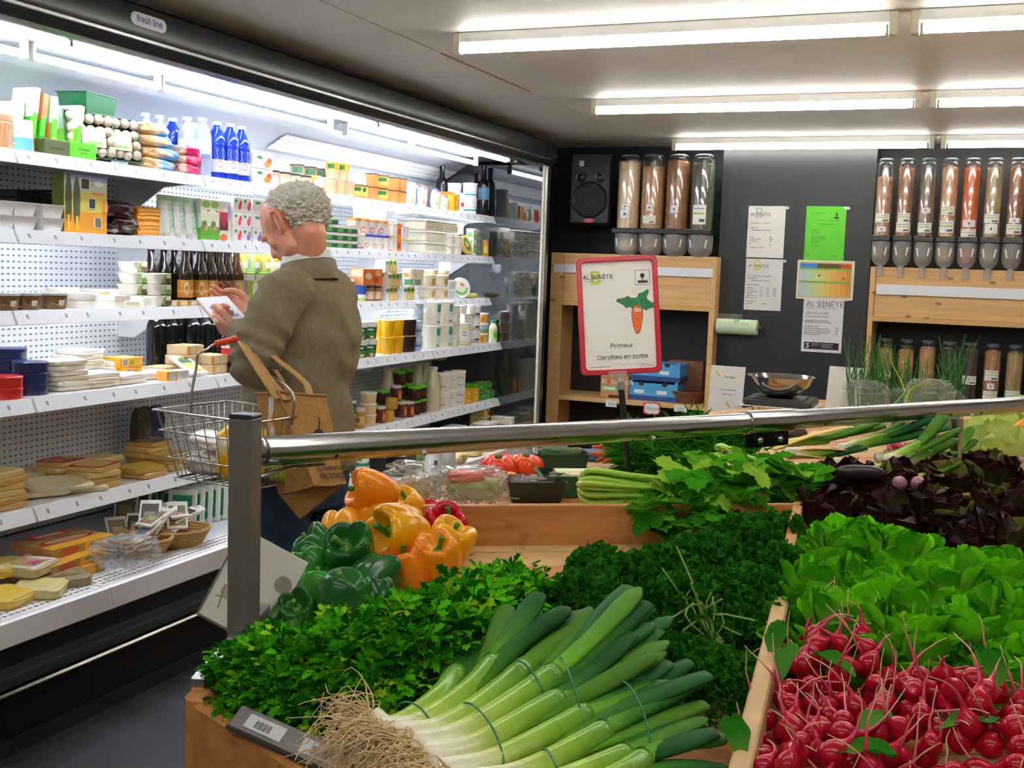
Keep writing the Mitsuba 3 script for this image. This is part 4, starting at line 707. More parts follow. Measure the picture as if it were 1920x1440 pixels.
G(cup(.03, .06, '2f6a3c', 'e4e4ea', ((-90, .3, -30, .6, '5a9a5a'),), .9, .008), 'dessert_cup', 'green cup on the red one', 'cup', 5, (-2.85,4.875,.668), exact=True)
dj = jar(.038, .078, '2c140c', '5ac81e', None, ((-40, .2, 10, .62, '4a2418'),), ltop=.84)
for x, y, z, n, d0 in ((-2.92,5.331,.592, 2, 0), (-2.97,5.613,.592, 3, 0), (-2.87,5.603,.592, 2, 0), (-2.88,5.701,.592, 2, 0), (-3,5.754,.592, 3, 0)):
    G(dj, 'chocolate_jar', 'dark jar with bright green lid', 'jar', 5, (x, y, z + d0), 'green lidded jars', n, .0785)
bj = jar(.033, .085, '54302a', 'd9d2d6', None, ((-40, .1, 20, .7, 'b8562c'), (-30, .2, 0, .5, 'e0b090', 'e')), ltop=.85)
for x, y, z, n in ((-2.86,5.199,.592, 1), (-2.87,5.457,.592, 1), (-2.91,5.464,.592, 2), (-2.845,5.491,.592, 1)): G(bj, 'honey_jar', 'brown jar with pale lid', 'jar', 5, (x, y, z), 'brown jars', n, .0855)
for x, y, z, d0 in ((-2.845,5.259,.592, 0), (-2.85,5.304,.592, .062)): G(jar(.034, .058, 'c8a248', 'd8a83c', None, ((-20, .1, 40, .7, 'd8642c'), (0, .2, 20, .5, 'f0e0d0', 'e')), ltop=.86), 'honey_jar', 'squat golden honey jar', 'jar', 5, (x, y, z + d0), 'golden honey jars')
mb = bottle(.043, .255, 'd8d3ae', 'c9ccd0', None, (), 'milk', .15)
for x, y, z in ((-3.02,5.58,.592), (-3.05,5.836,.592), (-3.07,5.962,.592), (-2.99,5.876,.592), (-3.02,6.032,.592), (-2.855,5.807,.592)): G(mb, 'milk_bottle', 'glass bottle of milk', 'bottle', 5, (x, y, z), 'milk bottles')
wq = lambda c: cup(.044, .092, 'e9e7dd', 'f4f4f4', c, .97, .012)
for x, y, z, c in ((-2.85,5.938,.592, ((-100, .3, -40, .75, 'd8b8ac', 'e'), (-95, .25, -45, .3, 'b07a70'))), (-2.85,6.039,.592, ((-90, .6, -30, .64, '5a6ab0'), (-120, .7, -105, .82, '2a2a30'))), (-2.85,6.144,.592, ((-80, .2, -10, .75, '2c4a9a', 'e'), (-45, .35, -5, .62, 'e9e7dd', 'e'), (-120, .78, -100, .9, '2a2a30', 'e')))):
    G(wq(c), 'quark_tub', ('white tub with reddish print', 'white tub with thin blue print', 'white tub with big blue swirl')[int(c[0][4] == '5a6ab0') + 2 * int(c[0][4] == '2c4a9a')], 'tub', 5, (x, y, z), 'tall white tubs', 2, .105)
yc = carton(.06, .075, .042, 'e8b422', f=((.2, .2, .8, .8, 'd86a3a'), (.3, .3, .7, .7, 'f0e0a0')), t=((.1, .1, .9, .9, 'f0a81c'),))
for x, y, z in ((-2.84,6.215,.592), (-2.84,6.325,.592)): G(yc, 'butter_carton', 'small yellow carton', 'carton', 5, (x, y, z), 'small yellow cartons', 2, .043)
gb = carton(.08, .11, .052, '2c8a3a', f=((.05, .1, .9, .9, '3a7a4a'), (.2, .3, .8, .7, '5aa06a')), n=((0, 0, 1, 1, '5ac42c'), (.3, .4, .7, .7, '3aa02c')), t=((0, 0, 1, .3, 'e07a3a'),))
for x, y, z in ((-2.86,6.466,.592), (-2.86,6.618,.592)): G(gb, 'butter_carton', 'green carton near the dark end panel', 'carton', 5, (x, y, z), 'green cartons', 1)
for x, y, z in ((-2.88,6.462,.645), (-2.88,6.612,.645)): G(gb, 'butter_carton', 'green carton near the dark end panel', 'carton', 5, (x, y, z), 'green cartons', 1)

# ------------------------------------------------ base deck
dk0 = lambda p, d=0: (p[0], p[1], .3665 + d)
for i, (x, y, z) in enumerate(((-2.643,2.503,.38), (-2.626,2.623,.38), (-2.739,2.692,.39), (-2.799,2.653,.4), (-2.652,2.746,.38))):
    inst(pillow(.15, .17, .035, ('d8b84a', 'cdbf82', 'b8a878', 'd2b440', '8a7a5c')[i], ((.1, .9, .1, .9, .7, 1, ('e0c25a', 'd9d09a', 'e8e4dc', 'd8c890', '9a8a70')[i]), (.2, .8, .2, .4, .75, 1, ('d8c070', 'd8cf8e', '3a5a9a', 'e8d8a0', '5a4a3a')[i]), (.2, .8, .45, .7, .75, 1, ('dcb84a', 'd2c888', 'd0502c', 'e0c878', 'a89878')[i])), 100 + i, .12, .1, e=.4), 'pasta_bag', ('yellow pasta bag cut by the left frame edge', 'pale yellow round flat pack near the grille', 'flat pack with blue and red label', 'yellow pack behind at the left edge', 'dark flat pack beside the pizzas')[i], 'food pack', (x, y, .3668 + (.0, .0, .036, .036, .0)[i]), W[0], 'packs on the base deck', rz=(10, 30, 15, 0, 60)[i], exact=True)
pz_t = ((0, 0, 1, .28, 'd8a02c'), (.08, .25, .92, .6, 'c23a3a', 'e'), (.15, .3, .85, .55, 'd8b090', 'e'), (0, .6, 1, .72, '8a9a5a'), (.2, .72, .8, .98, 'd8404a'), (.3, .78, .7, .92, 'e8d8d8'))
for i, (x, y, z) in enumerate(((-2.706,2.802,.4), (-2.72,2.835,.43), (-2.773,2.925,.44))):
    inst(carton(.20, .27, .028, ('b08a5a', 'c9a070', 'c08a50')[i], f=((0, 0, 1, 1, 'a8863c'), (.5, .05, .85, .95, 'e8a022'), (.58, .4, .72, .8, '3a8a4a', 'e'), (.12, .1, .42, .95, 'b8502c', 'e')), t=pz_t), 'pizza_box', 'flat pizza box with red and yellow print', 'pizza box', (x - .05, y, .3675 + (0, .029, .058)[i]), W[0], 'pizza boxes', rz=(-6, 4, -4)[i], ry=0)
def crinkle(dx, dy, dz, seed, amp=.35):
    v, f = blob(dx, dy, dz, seed, amp, .6, 4, 6.); return (v, f)
solo('clear_bag', mv(crinkle(.16, .22, .085, 4), (-2.602,2.977,.38)), FILM, 'crinkled clear plastic bag at the end of the pizza boxes on base deck', 'plastic bag', sm=True)
def basket(r, h, seed):
    rings = []; n = 7
    for k in range(n):
        rk = r * (.72 + .28 * k / (n - 1)); a = np.linspace(0, 2 * PI, 37)
        rings.append(tube(np.stack([rk * np.cos(a) * 1.15, rk * np.sin(a) * .95, np.full(37, .008 + (h - .012) * k / (n - 1)) + .0012 * np.sin(a * 12 + k * PI)], 1), h / n * .62, 6, caps=False))
    return [('weave', join(rings + [lathe([(0, .002), (r * .74, .002), (r * .76, .006), (0, .006)], 24)]), mat('a8844c', .7), 40)]
bs = proto(basket(.10, .065, 1))
for i, (x, y, z) in enumerate(((-2.684,3.144,.4), (-2.654,3.319,.4))): inst(bs, 'wicker_basket', ('wicker basket full of sachets, nearer one,', 'wicker basket full of sachets, farther one,')[i], 'basket', (x, y, .3675), W[0], 'wicker baskets', rz=20 + 40 * i, exact=True)
rs = np.random.default_rng(3)
sach = [carton(.075, .010, .115, c, f=(), n=((.1, .1, .9, .85, d), (.25, .3, .75, .55, e), (.3, .12, .5, .25, 'd8643a', 'e'))) for c, d, e in (('e4e2dc', '7a7858', 'b0a478'), ('e8e6e2', '4a4644', '8a8a70'), ('ecebe8', 'b0b0ac', '8090b0'))]
for i in range(13):
    b = ((-2.726,3.183,.4), (-2.68,3.351,.4))[i % 2]
    inst(sach[i % 3], 'sauce_sachet', 'grey and white sachet in wicker basket', 'sachet', (b[0] + rs.uniform(-.06, .05), b[1] + rs.uniform(-.06, .06), .3675 + .035 + .010 * (i // 2)), W[0], 'sachets in the wicker baskets', rz=float(rs.uniform(-90, 90)), rx=float(rs.uniform(-75, -40)))
for i, (x, y, z) in enumerate(((-2.965,3.431,.37), (-2.953,3.49,.37))): inst(sach[i], 'sauce_sachet', ('left', 'right')[i] + ' tall sachet standing behind the wicker basket', 'sachet', (x - .06, y + .03, .368), W[0], 'standing sachets', rz=20, rx=-8, s=1.25, exact=True)
gs = carton(.10, .011, .135, 'e6e9e6', n=((.15, .12, .85, .85, '1f8a5a'), (.4, .45, .6, .7, 'c8502c', 'e'), (.2, .02, .5, .1, 'd8643a')))
for i in range(8):
    x, y, z = (-2.991,3.468,.37)
    inst(gs, 'coffee_packet', 'white and green packet in the left row', 'packet', (x - .14 + .004 * i, y + .16 + .034 * i, .367), W[0], 'green packets in rows', rz=24, rx=-6)
for i in range(6):
    x, y, z = (-2.771,3.545,.37)
    inst(gs, 'coffee_packet', 'white and green packet in the right row', 'packet', (x - .05 + .004 * i, y + .0 + .045 * i, .367), W[0], 'green packets in rows', rz=24, rx=-8, s=1.1)
cb = bottle(.034, .17, '2c8a3c', '1f7a4c', 'e6e8e4', ((-60, .5, -20, .7, '8ac05a'),), 'small', .25, .45, .8)
for i, (x, y, z) in enumerate(((-2.861,3.545,.37), (-2.85,3.606,.37), (-2.837,3.669,.37), (-2.787,3.699,.37), (-2.725,3.703,.37))): inst(cb, 'juice_bottle', 'green bottle with dark green cap', 'bottle', (x - .12, y + .16, .367), W[0], 'green capped bottles', s=1.25)
# right-hand part of the deck
yt = proto([('tub', bx(-.05, -.075, 0, .05, .075, .042, .006), mat('e6d48a', .35), False), ('lid', bx(-.054, -.079, .042, .054, .079, .052, .003), mat('f3f3f0', .35), False), ('printed_label', join(flatprint([(0, .1, 1, .9, 'e8d46a'), (.3, .2, .55, .8, 'd8602c', 'e'), (.65, .2, .85, .7, '6aa84a', 'e')], (.05, -.075, 0), (0, 1, 0), (0, 0, 1), (1, 0, 0), .15, .042) + flatprint([(0, .1, 1, .9, 'dcc25a')], (-.05, -.075, 0), (1, 0, 0), (0, 0, 1), (0, -1, 0), .1, .042)), VC, False)])
for x, y, z, n in ((-2.8,5.792,.372, 1), (-2.84,6.078,.372, 2), (-2.76,6.357,.372, 2), (-2.9,6.632,.372, 3), (-2.71,5.934,.372, 1)): G(yt, 'margarine_tub', 'yellow margarine tub with white lid', 'tub', 0, (x, y, .3665), 'margarine tubs', n, .053)
for x, y, z, n in ((-2.75,6.676,.372, 2), (-2.73,6.782,.372, 1), (-2.7,6.401,.372, 1), (-2.66,5.951,.372, 1)): G(ct, 'cheese_tub', 'flat white tub with cream side', 'tub', 0, (x, y, .3665), 'flat white tubs', n, .063, s=.8)
gt = cup(.05, .055, 'dfe6e0', '2a8a4c', ((-110, .2, 10, .8, 'e8ecea'), (-90, .25, -60, .7, '5aa06a')), .92, .01)
for x, y, z, n in ((-2.871,4.913,.37, 2), (-2.782,4.883,.37, 2), (-2.749,4.657,.37, 1)): G(gt, 'spread_tub', 'white tub with green lid', 'tub', 0, (x, y, .3665), 'green lidded tubs', n, .066)
for i, (x, y, z, n) in enumerate(((-2.693,4.941,.37, 2), (-2.63,5.016,.37, 2))): G(carton(.10, .13, .05, '1a1a1e', t=((.1, .1, .9, .9, 'd8c8a0'),), f=((0, .0, 1, .4, '8a7a6a'),)), 'cheese_carton', 'black carton with beige top', 'carton', 0, (x, y, .3665), 'black cartons', n, .051)
for i, (x, y, z) in enumerate(((-2.671,5.17,.37), (-2.611,5.172,.37), (-2.514,5.145,.37), (-2.487,5.253,.37))): G(cup(.045, .10, ('e4e0c8', 'e6e4d4', 'e8eaea', 'dfe2dc')[i], 'f0f0ec', ((-90, .15, -20, .85, ('8aa05a', '7a9a4c', 'e8eaec', 'd4d8d4')[i]), (-60, .3, -35, .7, ('d8d8b8', '5a7a3c', '3a5a4a', 'c8ccc8')[i])), .95, .008), 'quark_tub', 'pale tall tub', 'tub', 0, (x, y, .3665), 'pale tall tubs')
for i, (x, y, z) in enumerate(((-2.474,5.423,.38), (-2.51,5.728,.38), (-2.513,5.948,.38))): G(pillow(.11, .13, .06, ('e2cd8a', 'dcc070', 'e0c878')[i], ((0, 1, .4, .55, .2, 1, 'e0922c'), (0, 1, .0, .3, .3, .8, 'efe6c4')), 120 + i), 'cheese_bag', 'yellow cheese bag on the grille side', 'cheese', 0, (x - .05, y, .3665), 'yellow cheese bags')
for i, (x, y, z, c) in enumerate(((-2.567,4.328,.37, 'c8384a'), (-2.598,4.45,.37, '5a9ac8'))): G(cup(.03, .07, 'e4e6e8', c, ((-100, 0, 0, .3, c),), .95), 'drink_cup', ('white cup with red foot', 'white cup with blue foot')[i] + ' low behind the peppers', 'cup', 0, (x - .03, y, .3665), exact=True)

# ---------------------------------------------------------------- the back wall: two wooden units, dispensers, notices
def pine(p, n, uv):
    g = fbm(p.x * 5 + fbm(p.z * 2.5, p.x * 1.5, 3., 2) * 1.2, p.y * 60, p.z * 55, 3)
    d, d2, w = voronoi(p.x * 4.5 + p.z * .3, p.z * 9 + 3.3)
    knot = (1 - smoothstep(.05, .11, d)) * dr.select(w > .6, 1., 0.)
    return mix(mix((.58, .33, .125), (.76, .48, .215), g), (.22, .09, .03), knot * .8)
procmat('pine', pine, .45)
pineE = mat('cfa468', .55)
def yb_box(x0, z0, x1, z1, y0, y1, b=.002): return bx(x0, y0, z0, x1, y1, z1, b)
UF, UB = 6.95, 7.35
def unit(name, label, x0, x1, sl, sr, ztop, zhead, strip, zshelf):
    t = thing(name, label, 'wooden shelf unit')
    part(t, 'side_panel', yb_box(x0, 0, x0 + .028, ztop, UF, UB), 'pine')
    part(t, 'side_panel', yb_box(x1 - .028, 0, x1, ztop, UF, UB), 'pine')
    part(t, 'stile', yb_box(x0, 0, x0 + sl, ztop, UF - .012, UF), 'pine')
    part(t, 'stile', yb_box(x1 - sr, 0, x1, ztop, UF - .012, UF), 'pine')
    part(t, 'header_board', yb_box(x0 + sl, zhead, x1 - sr, ztop, UF + .002, UF + .022), 'pine')
    part(t, 'head_trim', yb_box(x0 + sl * .75, zhead - .028, x1 - sr * .7, zhead, UF - .016, UF + .03), pineE)
    part(t, 'top_board', yb_box(x0, ztop - .02, x1, ztop, UF, UB), 'pine')
    part(t, 'price_strip', yb_box(strip[0], strip[1], strip[2], strip[3], UF - .018, UF - .010, .001), mat('e6eaf0', .35), label='white price strip')
    part(t, 'back_board', yb_box(x0 + .03, 0, x1 - .03, zhead, UB - .02, UB), 'dark_wall')
    for z in zshelf: part(t, 'shelf_board', yb_box(x0 + .028, z - .028, x1 - .028, z, UF - .005, UB - .02), 'pine')
    return t
UL = unit('wooden_unit', 'pine shelf unit in the corner carrying four clear bins', -2.578, -1.492, .085, .034, 1.535, 1.225, (-2.555, 1.408, -1.512, 1.462), (.605, .06))
URt = unit('wooden_unit', 'long pine shelf unit below the row of slim bins', -.585, 1.95, .03, .03, 1.505, 1.215, (-.545, 1.345, 1.9, 1.405), (.50,))
# gravity bins
def grains(r, h, c1, c2, seed, size=.008):
    n, m = int(2 * PI * r / size * 1.3), int(h / size * 1.2); rg = np.random.default_rng(seed)
    a = np.arange(n) * 2 * PI / n; z = np.linspace(0, h, m)
    R = r - .004 + rg.uniform(-.003, .003, (m, n)); top = rg.uniform(0, .012, n) * 1.
    V = np.stack([R * np.cos(a), R * np.sin(a), np.repeat(z[:, None], n, 1)], -1)
    V[-1, :, 2] -= top
    V = np.vstack([V.reshape(-1, 3), [[0, 0, h + .012]], [[0, 0, 0]]])
    i, j = np.meshgrid(np.arange(m - 1), np.arange(n), indexing='ij')
    F = tri(np.stack([i * n + j, i * n + (j + 1) % n, (i + 1) * n + (j + 1) % n, (i + 1) * n + j], -1).reshape(-1, 4))
    F = np.vstack([F, [[m * n, (m - 1) * n + k, (m - 1) * n + (k + 1) % n] for k in range(n)]])
    t = rg.random(len(V))[:, None] ** 1.2
    return (V, F, lin(c1) * (1 - t) + lin(c2) * t)
def gravity_bin(x, y, z0, z1, r, c1, c2, fill, label, tags, seed, size=.008, spout=True, group='gravity bins', cat='food dispenser'):
    t = thing('gravity_bin', label, cat, group)
    h = z1 - z0
    o = place(x, y, z0)
    part(t, 'clear_tube', lathe([(r, 0), (r, h - .03), (r * .97, h - .02), (r * .8, h - .012), (r * .78, h)], 28), CLEAR, o, sm=40)
    part(t, 'lid', lathe([(0, h - .002), (r * .8, h - .002), (r * .82, h + .004), (r * .6, h + .012), (0, h + .012)], 24), mat('5c666a', .15, 0, .8), o, sm=40)
    if fill > 0: part(t, 'contents', grains(r * .96, h * fill, c1, c2, seed, size), VC, o, True, kind='stuff')
    part(t, 'collar', cbox((0, 0, -.032), r * 2.25, r * 2.25, .032, .004), mat('08090a', .35), o)
    if spout:
        part(t, 'chute', lathe([(0, -.172), (r * .60, -.170), (r * .98, -.142), (r * 1.06, -.11), (r * 1.06, -.032)], 24), FROST, o, sm=40)
        part(t, 'chute_contents', mv(blob(r * 1.6, r * 1.5, .085, seed, .1, .8, 2), (0, 0, -.15)), mat(c1, .7), o, sm=True)
        part(t, 'spout', lathe([(r * .36, -.235), (r * .40, -.17)], 18), FROST, o, sm=40)
        for s in (-1, 1): part(t, 'clip', mv(bx(-.005, -.006, -.05, .005, .004, 0, .002), (s * r * .72, -r * .82, -.065), ry=s * 12), mat('e2e4da', .25), o)
    for i, (dz, w, hh, c, st) in enumerate(tags):
        g = lathe([(r + .0012, 0), (r + .0012, hh)], 8, -90 - math.degrees(w / 2 / r), -90 + math.degrees(w / 2 / r))
        ms = [colr(g, c)]
        if st: ms += [colr(lathe([(r + .0018, hh * a), (r + .0018, hh * b)], 8, -90 - math.degrees(w * .45 / r), -90 + math.degrees(w * .4 / r)), q) for a, b, q in ((.5, .6, 'a9c64a'), (.78, .83, '8c8c90'))] + [colr(lathe([(r + .0018, hh * .12), (r + .0018, hh * .28)], 4, -88, -90 + math.degrees(w * .4 / r)), '4c4c54')]
        else: ms += [colr(lathe([(r + .0018, hh * .35), (r + .0018, hh * .6)], 4, -96, -84), '5a5a62')]
        part(t, 'price_label', mv(join(ms), (0, 0, dz)), VC, o)
    return t
wl = lambda dz, w=.085, h=.05: (dz, w, h, 'eef0ec', 1)
sq = lambda dz, w=.04, h=.035: (dz, w, h, 'eceef0', 0)
for i, (px, c1, c2, fill, lb, tg, sz) in enumerate(((1172, 'd8c2a0', 'cdb48e', .93, 'wide clear bin of pale meal, leftmost of the four', (sq(.06, .06, .055), sq(.12, .05, .03)), .012), (1219, '9a6a42', 'c29a6a', .86, 'wide clear bin of brown muesli, second of the four', (wl(.03), sq(.11, .04, .04)), .009), (1268, '5c3418', 'b07a44', .93, 'wide clear bin of dark brown muesli, third of the four', (sq(.10, .05, .045),), .009), (1317, '3c4030', '5a5c44', .9, 'wide clear bin of dark green leaves, rightmost of the four', (wl(.03, .085, .12),), .006))):
    X = (-2.085, -1.927, -1.769, -1.611)[i]
    gravity_bin(X, 6.98, 1.70, 2.15, .073, c1, c2, fill, lb, tg, i, sz, True, 'four wide bins on the corner unit')
nuts = (('8a4a2c', 'e8c09a', .78, 'walnuts and almonds', (wl(.075), sq(.02, .05, .03))), ('6a4a2c', 'c9906a', .90, 'brown mixed nuts', (wl(.02, .085, .055), wl(.075, .07, .055))), ('6a5a44', '9a8468', .80, 'grey-brown seeds', (wl(.02, .08, .055), sq(.13, .05, .03))), ('b98a5c', 'e8c29a', .91, 'pale hazelnuts', (wl(.02, .08, .07), wl(.12, .075, .05))), ('b04a14', 'e87a2c', .90, 'orange dried fruit', (wl(.0, .088, .045), sq(.055, .07, .04))), ('8a7a58', 'cdb890', .90, 'beige seeds', (wl(.08, .085, .05), sq(.02, .07, .055))), ('6a3a20', 'b8805a', .91, 'reddish brown almonds', (wl(.02, .085, .055), sq(.08, .055, .03))), ('2a1c16', '6a5a50', .8, 'dark dried fruit', (wl(.02, .085, .16),)))
for i, (c1, c2, fill, w, tg) in enumerate(nuts):
    gravity_bin(-.535 + .1165 * i, 6.93, 1.685, 2.115, .048, c1, c2, fill, 'slim clear bin of %s, upper row, %s' % (w, _ORD[i] + ' from the left'), tg, 20 + i, .010, True, 'slim bins in the upper row')
for i in range(8, 12): gravity_bin(-.535 + .1165 * i, 6.93, 1.685, 2.115, .048, '8a6a44', 'c9a070', .85, 'slim clear bin right of the frame edge, upper row, %s' % _ORD[i], (wl(.02),), 20 + i, .012, False, 'slim bins in the upper row')
low = (('b09060', 'c8a878', .85, 'tan flakes', (wl(.10),)), ('c09258', 'cca468', .84, 'light brown flakes', ()), ('b88a5c', 'd0a070', .9, 'reddish grain', ()), ('2a2622', '3a3530', 0, 'nothing, empty', ()), ('2a2018', '3c2c20', .8, 'black beans', (wl(.10),)), ('8a5a34', 'd09a64', .9, 'brown pasta', (wl(.02), sq(.08), wl(.13, .08, .06))), ('a08a58', 'b8a070', .88, 'greenish yellow grain', (wl(.02, .085, .06),)), ('b88a44', 'cc9e50', .93, 'golden grain', (wl(.06), sq(.02))), ('6a7a50', '8a9a68', .88, 'green lentils', (wl(.06),)))
for i, (c1, c2, fill, w, tg) in enumerate(low):
    gravity_bin(-.480 + .118 * i, 7.06, .745, 1.075, .047, c1, c2, fill, 'slim clear bin holding %s, lower row in shade' % w, tg, 40 + i, .006, True, 'slim bins in the lower row')
# loudspeaker on the wall
sp = thing('loudspeaker', 'black loudspeaker high in the corner beside the clear bins', 'loudspeaker')
So = place(-2.345, 6.99, 1.722, 7)
part(sp, 'cabinet', bx(-.135, -.02, 0, .135, .25, .455, .012), mat('0a0b0d', .48), So)
part(sp, 'woofer_grille', plane_map(join([lathe([(.102, 0), (.112, .006), (.118, 0)], 36)] + [tube([(-math.sqrt(.1 ** 2 - d * d), d, .003), (math.sqrt(.1 ** 2 - d * d), d, .003)], .0016, 4) for d in np.arange(-.09, .095, .012)] + [tube([(d, -math.sqrt(.1 ** 2 - d * d), .003), (d, math.sqrt(.1 ** 2 - d * d), .003)], .0016, 4) for d in np.arange(-.09, .095, .012)]), (.0, -.021, .155), (1, 0, 0), (0, 0, 1)), mat('16181b', .35), So)
part(sp, 'woofer_cone', plane_map(lathe([(.1, 0), (.04, -.018), (0, -.008)], 30), (0, -.0215, .155), (1, 0, 0), (0, 0, 1)), mat('040405', .5), So, sm=True)
for sx in (-.062, .062): part(sp, 'tweeter', plane_map(lathe([(.036, 0), (.034, .004), (.022, .001), (.012, .006), (0, .007)], 24), (sx, -.0205, .30), (1, 0, 0), (0, 0, 1)), mat('050506', .35), So, sm=40)
part(sp, 'port', bx(-.075, -.0225, .365, .078, -.019, .405, .004), mat('050506', .4), So)
part(sp, 'port_plate', bx(-.075, -.024, .367, -.045, -.0222, .403, .002), mat('b8bcc0', .2), So, label='pale plate in the port')
part(sp, 'badge', plane_map(mv(lathe([(0, 0), (.033, 0), (.030, .002), (0, .002)], 24), s=1.), (.0, -.021, .024), (1, 0, 0), (0, 0, .45)), mat('c0202c', .3), So, label='red oval badge')
part(sp, 'bracket', bx(-.04, .24, .15, .04, .40, .28, .004), black, So)
# notices on the panel
def sheet(name, label, cat, c, w, h, colour, extra=(), y=7.056, tape=True, rough=.55, tilt=0):
    t = thing(name, label, cat, 'notices on the dark panel')
    o = np.array((c[0], y, c[2])); U, Vv = rot(0, 0, 0) @ (np.cos(np.radians(tilt)), 0, np.sin(np.radians(tilt))), np.array((-np.sin(np.radians(tilt)), 0, np.cos(np.radians(tilt))))
    P = lambda m: plane_map(m, o, U, Vv)
    part(t, 'paper', P(bx(-w / 2, -h / 2, -.0012, w / 2, h / 2, 0, .0003)), mat(colour, rough))
    for nm, m, col in extra: part(t, nm, P(m), mat(col, .6), kind='stuff' if nm.endswith('print') else None)
    if tape: part(t, 'tape', P(join([bx(s * w / 2 - .012, h / 2 - .018, .0004, s * w / 2 + .018, h / 2 - .002, .0009, .0001) for s in (1,)])), mat('c9ccd0', .3))
    return t
def lines(rows, x0, h=.0035):   # rows of unreadable small print: (y, x, length)
    return join([bx(x0 + a, y, .0003, x0 + a + l, y + h, .0007, .0001) for y, a, l in rows])
def tx(s, x, y, h, bold=False): return mv(text(s, h, bold, .0006), (x, y, .0003))
rp = np.random.default_rng(11)
c, W_, H_ = (-1.224,7.056,1.698), .226, .315
sheet('notice_sheet', 'white notice with grey letter, top left on the panel', 'notice', c, W_, H_, 'dcdcd6', (
    ('letter', tx('B', -.075, .085, .062), 'a8a8a8'), ('shop_name', tx("AL'BINÈTE", -.100, .098, .0175), '3a3a3c'), ('heading', tx("LE PANIER  ÉTUDIANT", -.10, .048, .0085), '55565a'),
    ('small_print', lines([(.022, 0, .05), (.008, .02, .11), (-.035, 0, .03), (-.046, 0, .075), (-.058, 0, .045), (-.075, 0, .012), (-.035, .12, .02), (-.046, .12, .028), (-.058, .12, .02), (-.08, .12, .022), (-.098, .01, .085)], -.10), '6a6a6e')))
c = (-1.222,7.056,1.375)
sheet('notice_sheet', 'white notice with green letter, lower left on the panel', 'notice', c, W_, H_, 'd6d6d0', (
    ('letter', tx('B', -.068, .088, .06), 'b9c43a'), ('shop_name', tx("AL'BINÈTE", -.098, .105, .0175), '38383a'), ('heading', tx("LE PANIER DE LA SEMAINE", -.10, .048, .0085), '4a4a4e'),
    ('small_print', lines([(.036, 0, .06), (.022, .02, .12), (-.004, 0, .08)] + [(-.022 - .012 * i, 0, .03 + .02 * (i % 3)) for i in range(6)] + [(-.022 - .012 * i, .08 + .04 * j, .02) for i in range(5) for j in range(3)] + [(-.106, 0, .065), (-.118, 0, .035), (-.118, .10, .025)], -.10), '6a6a6e')))
c = (-.871,7.056,1.695)
sheet('notice_sheet', 'bright green notice sheet taped at upper right', 'notice', c, .234, .325, '58c61e', (
    ('shop_name', tx("AL'BINÈTE", -.085, .115, .011), '3a7a2a'), ('emblem', mv(join([lathe([(0, 0), (.006, 0), (.006, .0006), (0, .0006)], 12), bx(-.004, -.02, 0, .004, -.002, .0006, .0001), bx(-.014, -.028, 0, .014, -.020, .0006, .0001)]), (.062, .118, .0003)), '17301a'),
    ('small_print', lines([(.078, .05, .14), (.055, .06, .10), (.02, .03, .03), (.012, .03, .05), (.0, .03, .045), (-.02, .03, .08), (-.03, .03, .09), (-.04, .03, .085), (-.05, .03, .05), (-.062, .03, .04), (-.075, .03, .045), (-.135, .0, .03), (-.135, .16, .03)], -.11), '3f9a26')))
c = (-.854,7.056,1.417)
ps = [('print', bx(-.158, -.108, .0003, .158, .108, .0006, .0001), 'c9b87a')]
cols = ['b4c6cc', 'b6cbb8', 'b9cfa0', 'c6cf8a', 'd0c878', 'd8bc64', 'dcb058', 'dca450', 'd99a48', 'd08c40']
for i, q in enumerate(cols):
    for a, b in ((-.100, -.02), (-.008, .062)): ps.append(('month_column', bx(-.150 + .030 * i, a, .0006, -.121 + .030 * i, b, .0009, .0001), q))
ps += [('green_band', bx(-.150, -.019, .0009, .150, -.009, .0012, .0001), '6fa83a'), ('green_band', bx(-.150, .060, .0009, .150, .07, .0012, .0001), '7ab04a'), ('sky_picture', bx(-.150, .070, .0009, -.05, .098, .0012, .0001), '3a86c8'), ('field_picture', bx(-.05, .070, .0009, .09, .098, .0012, .0001), '5a4a20'), ('red_picture', bx(.09, .070, .0009, .150, .098, .0012, .0001), 'c84a22'), ('tomato_picture', mv(lathe([(0, 0), (.008, 0), (0, .0006)], 10), (.108, .012, .0012)), 'c8341c'), ('leaf_picture', mv(lathe([(0, 0), (.007, 0), (0, .0006)], 8), (-.035, .025, .0012)), '4a6a2a')]
sheet('season_calendar', 'colourful landscape season calendar poster below the green notice', 'poster', c, .335, .235, 'e0ddd0', ps, tape=False)
c = (-.853,7.056,1.146)
sheet('notice_sheet', 'white price notice with black foot, lower right', 'notice', c, .238, .335, 'd8d6dc', (
    ('shop_name', tx("AL'BINÉTE", -.103, .110, .031), '3c3c40'), ('subtitle', tx('ALIMENTATION   BIOLOGIQUE', -.103, .096, .0085), '55555a'), ('heading', tx('LES PANIERS', -.108, .060, .016), '5a5a60'), ('small_print', lines([(.046, 0, .14), (.022, 0, .14), (.012, 0, .16), (-.015, 0, .085), (-.027, 0, .15), (-.039, 0, .16), (-.051, 0, .15), (-.062, 0, .10), (-.018, .185, .018), (-.030, .185, .018), (-.042, .185, .018), (-.054, .185, .018)], -.108), '55555c'),
    ('black_foot', bx(-.102, -.150, .0003, .103, -.107, .0007, .0001), '17181a'), ('numeral', mv(text('3', .026, True), (-.094, -.142, .0008)), 'e8e8ea'), ('foot_print', mv(lines([(-.118, .04, .05), (-.128, .04, .05), (-.118, .10, .07), (-.128, .1, .06), (-.138, .1, .07)], -.1), (0, 0, .0005)), '9a9aa0')))
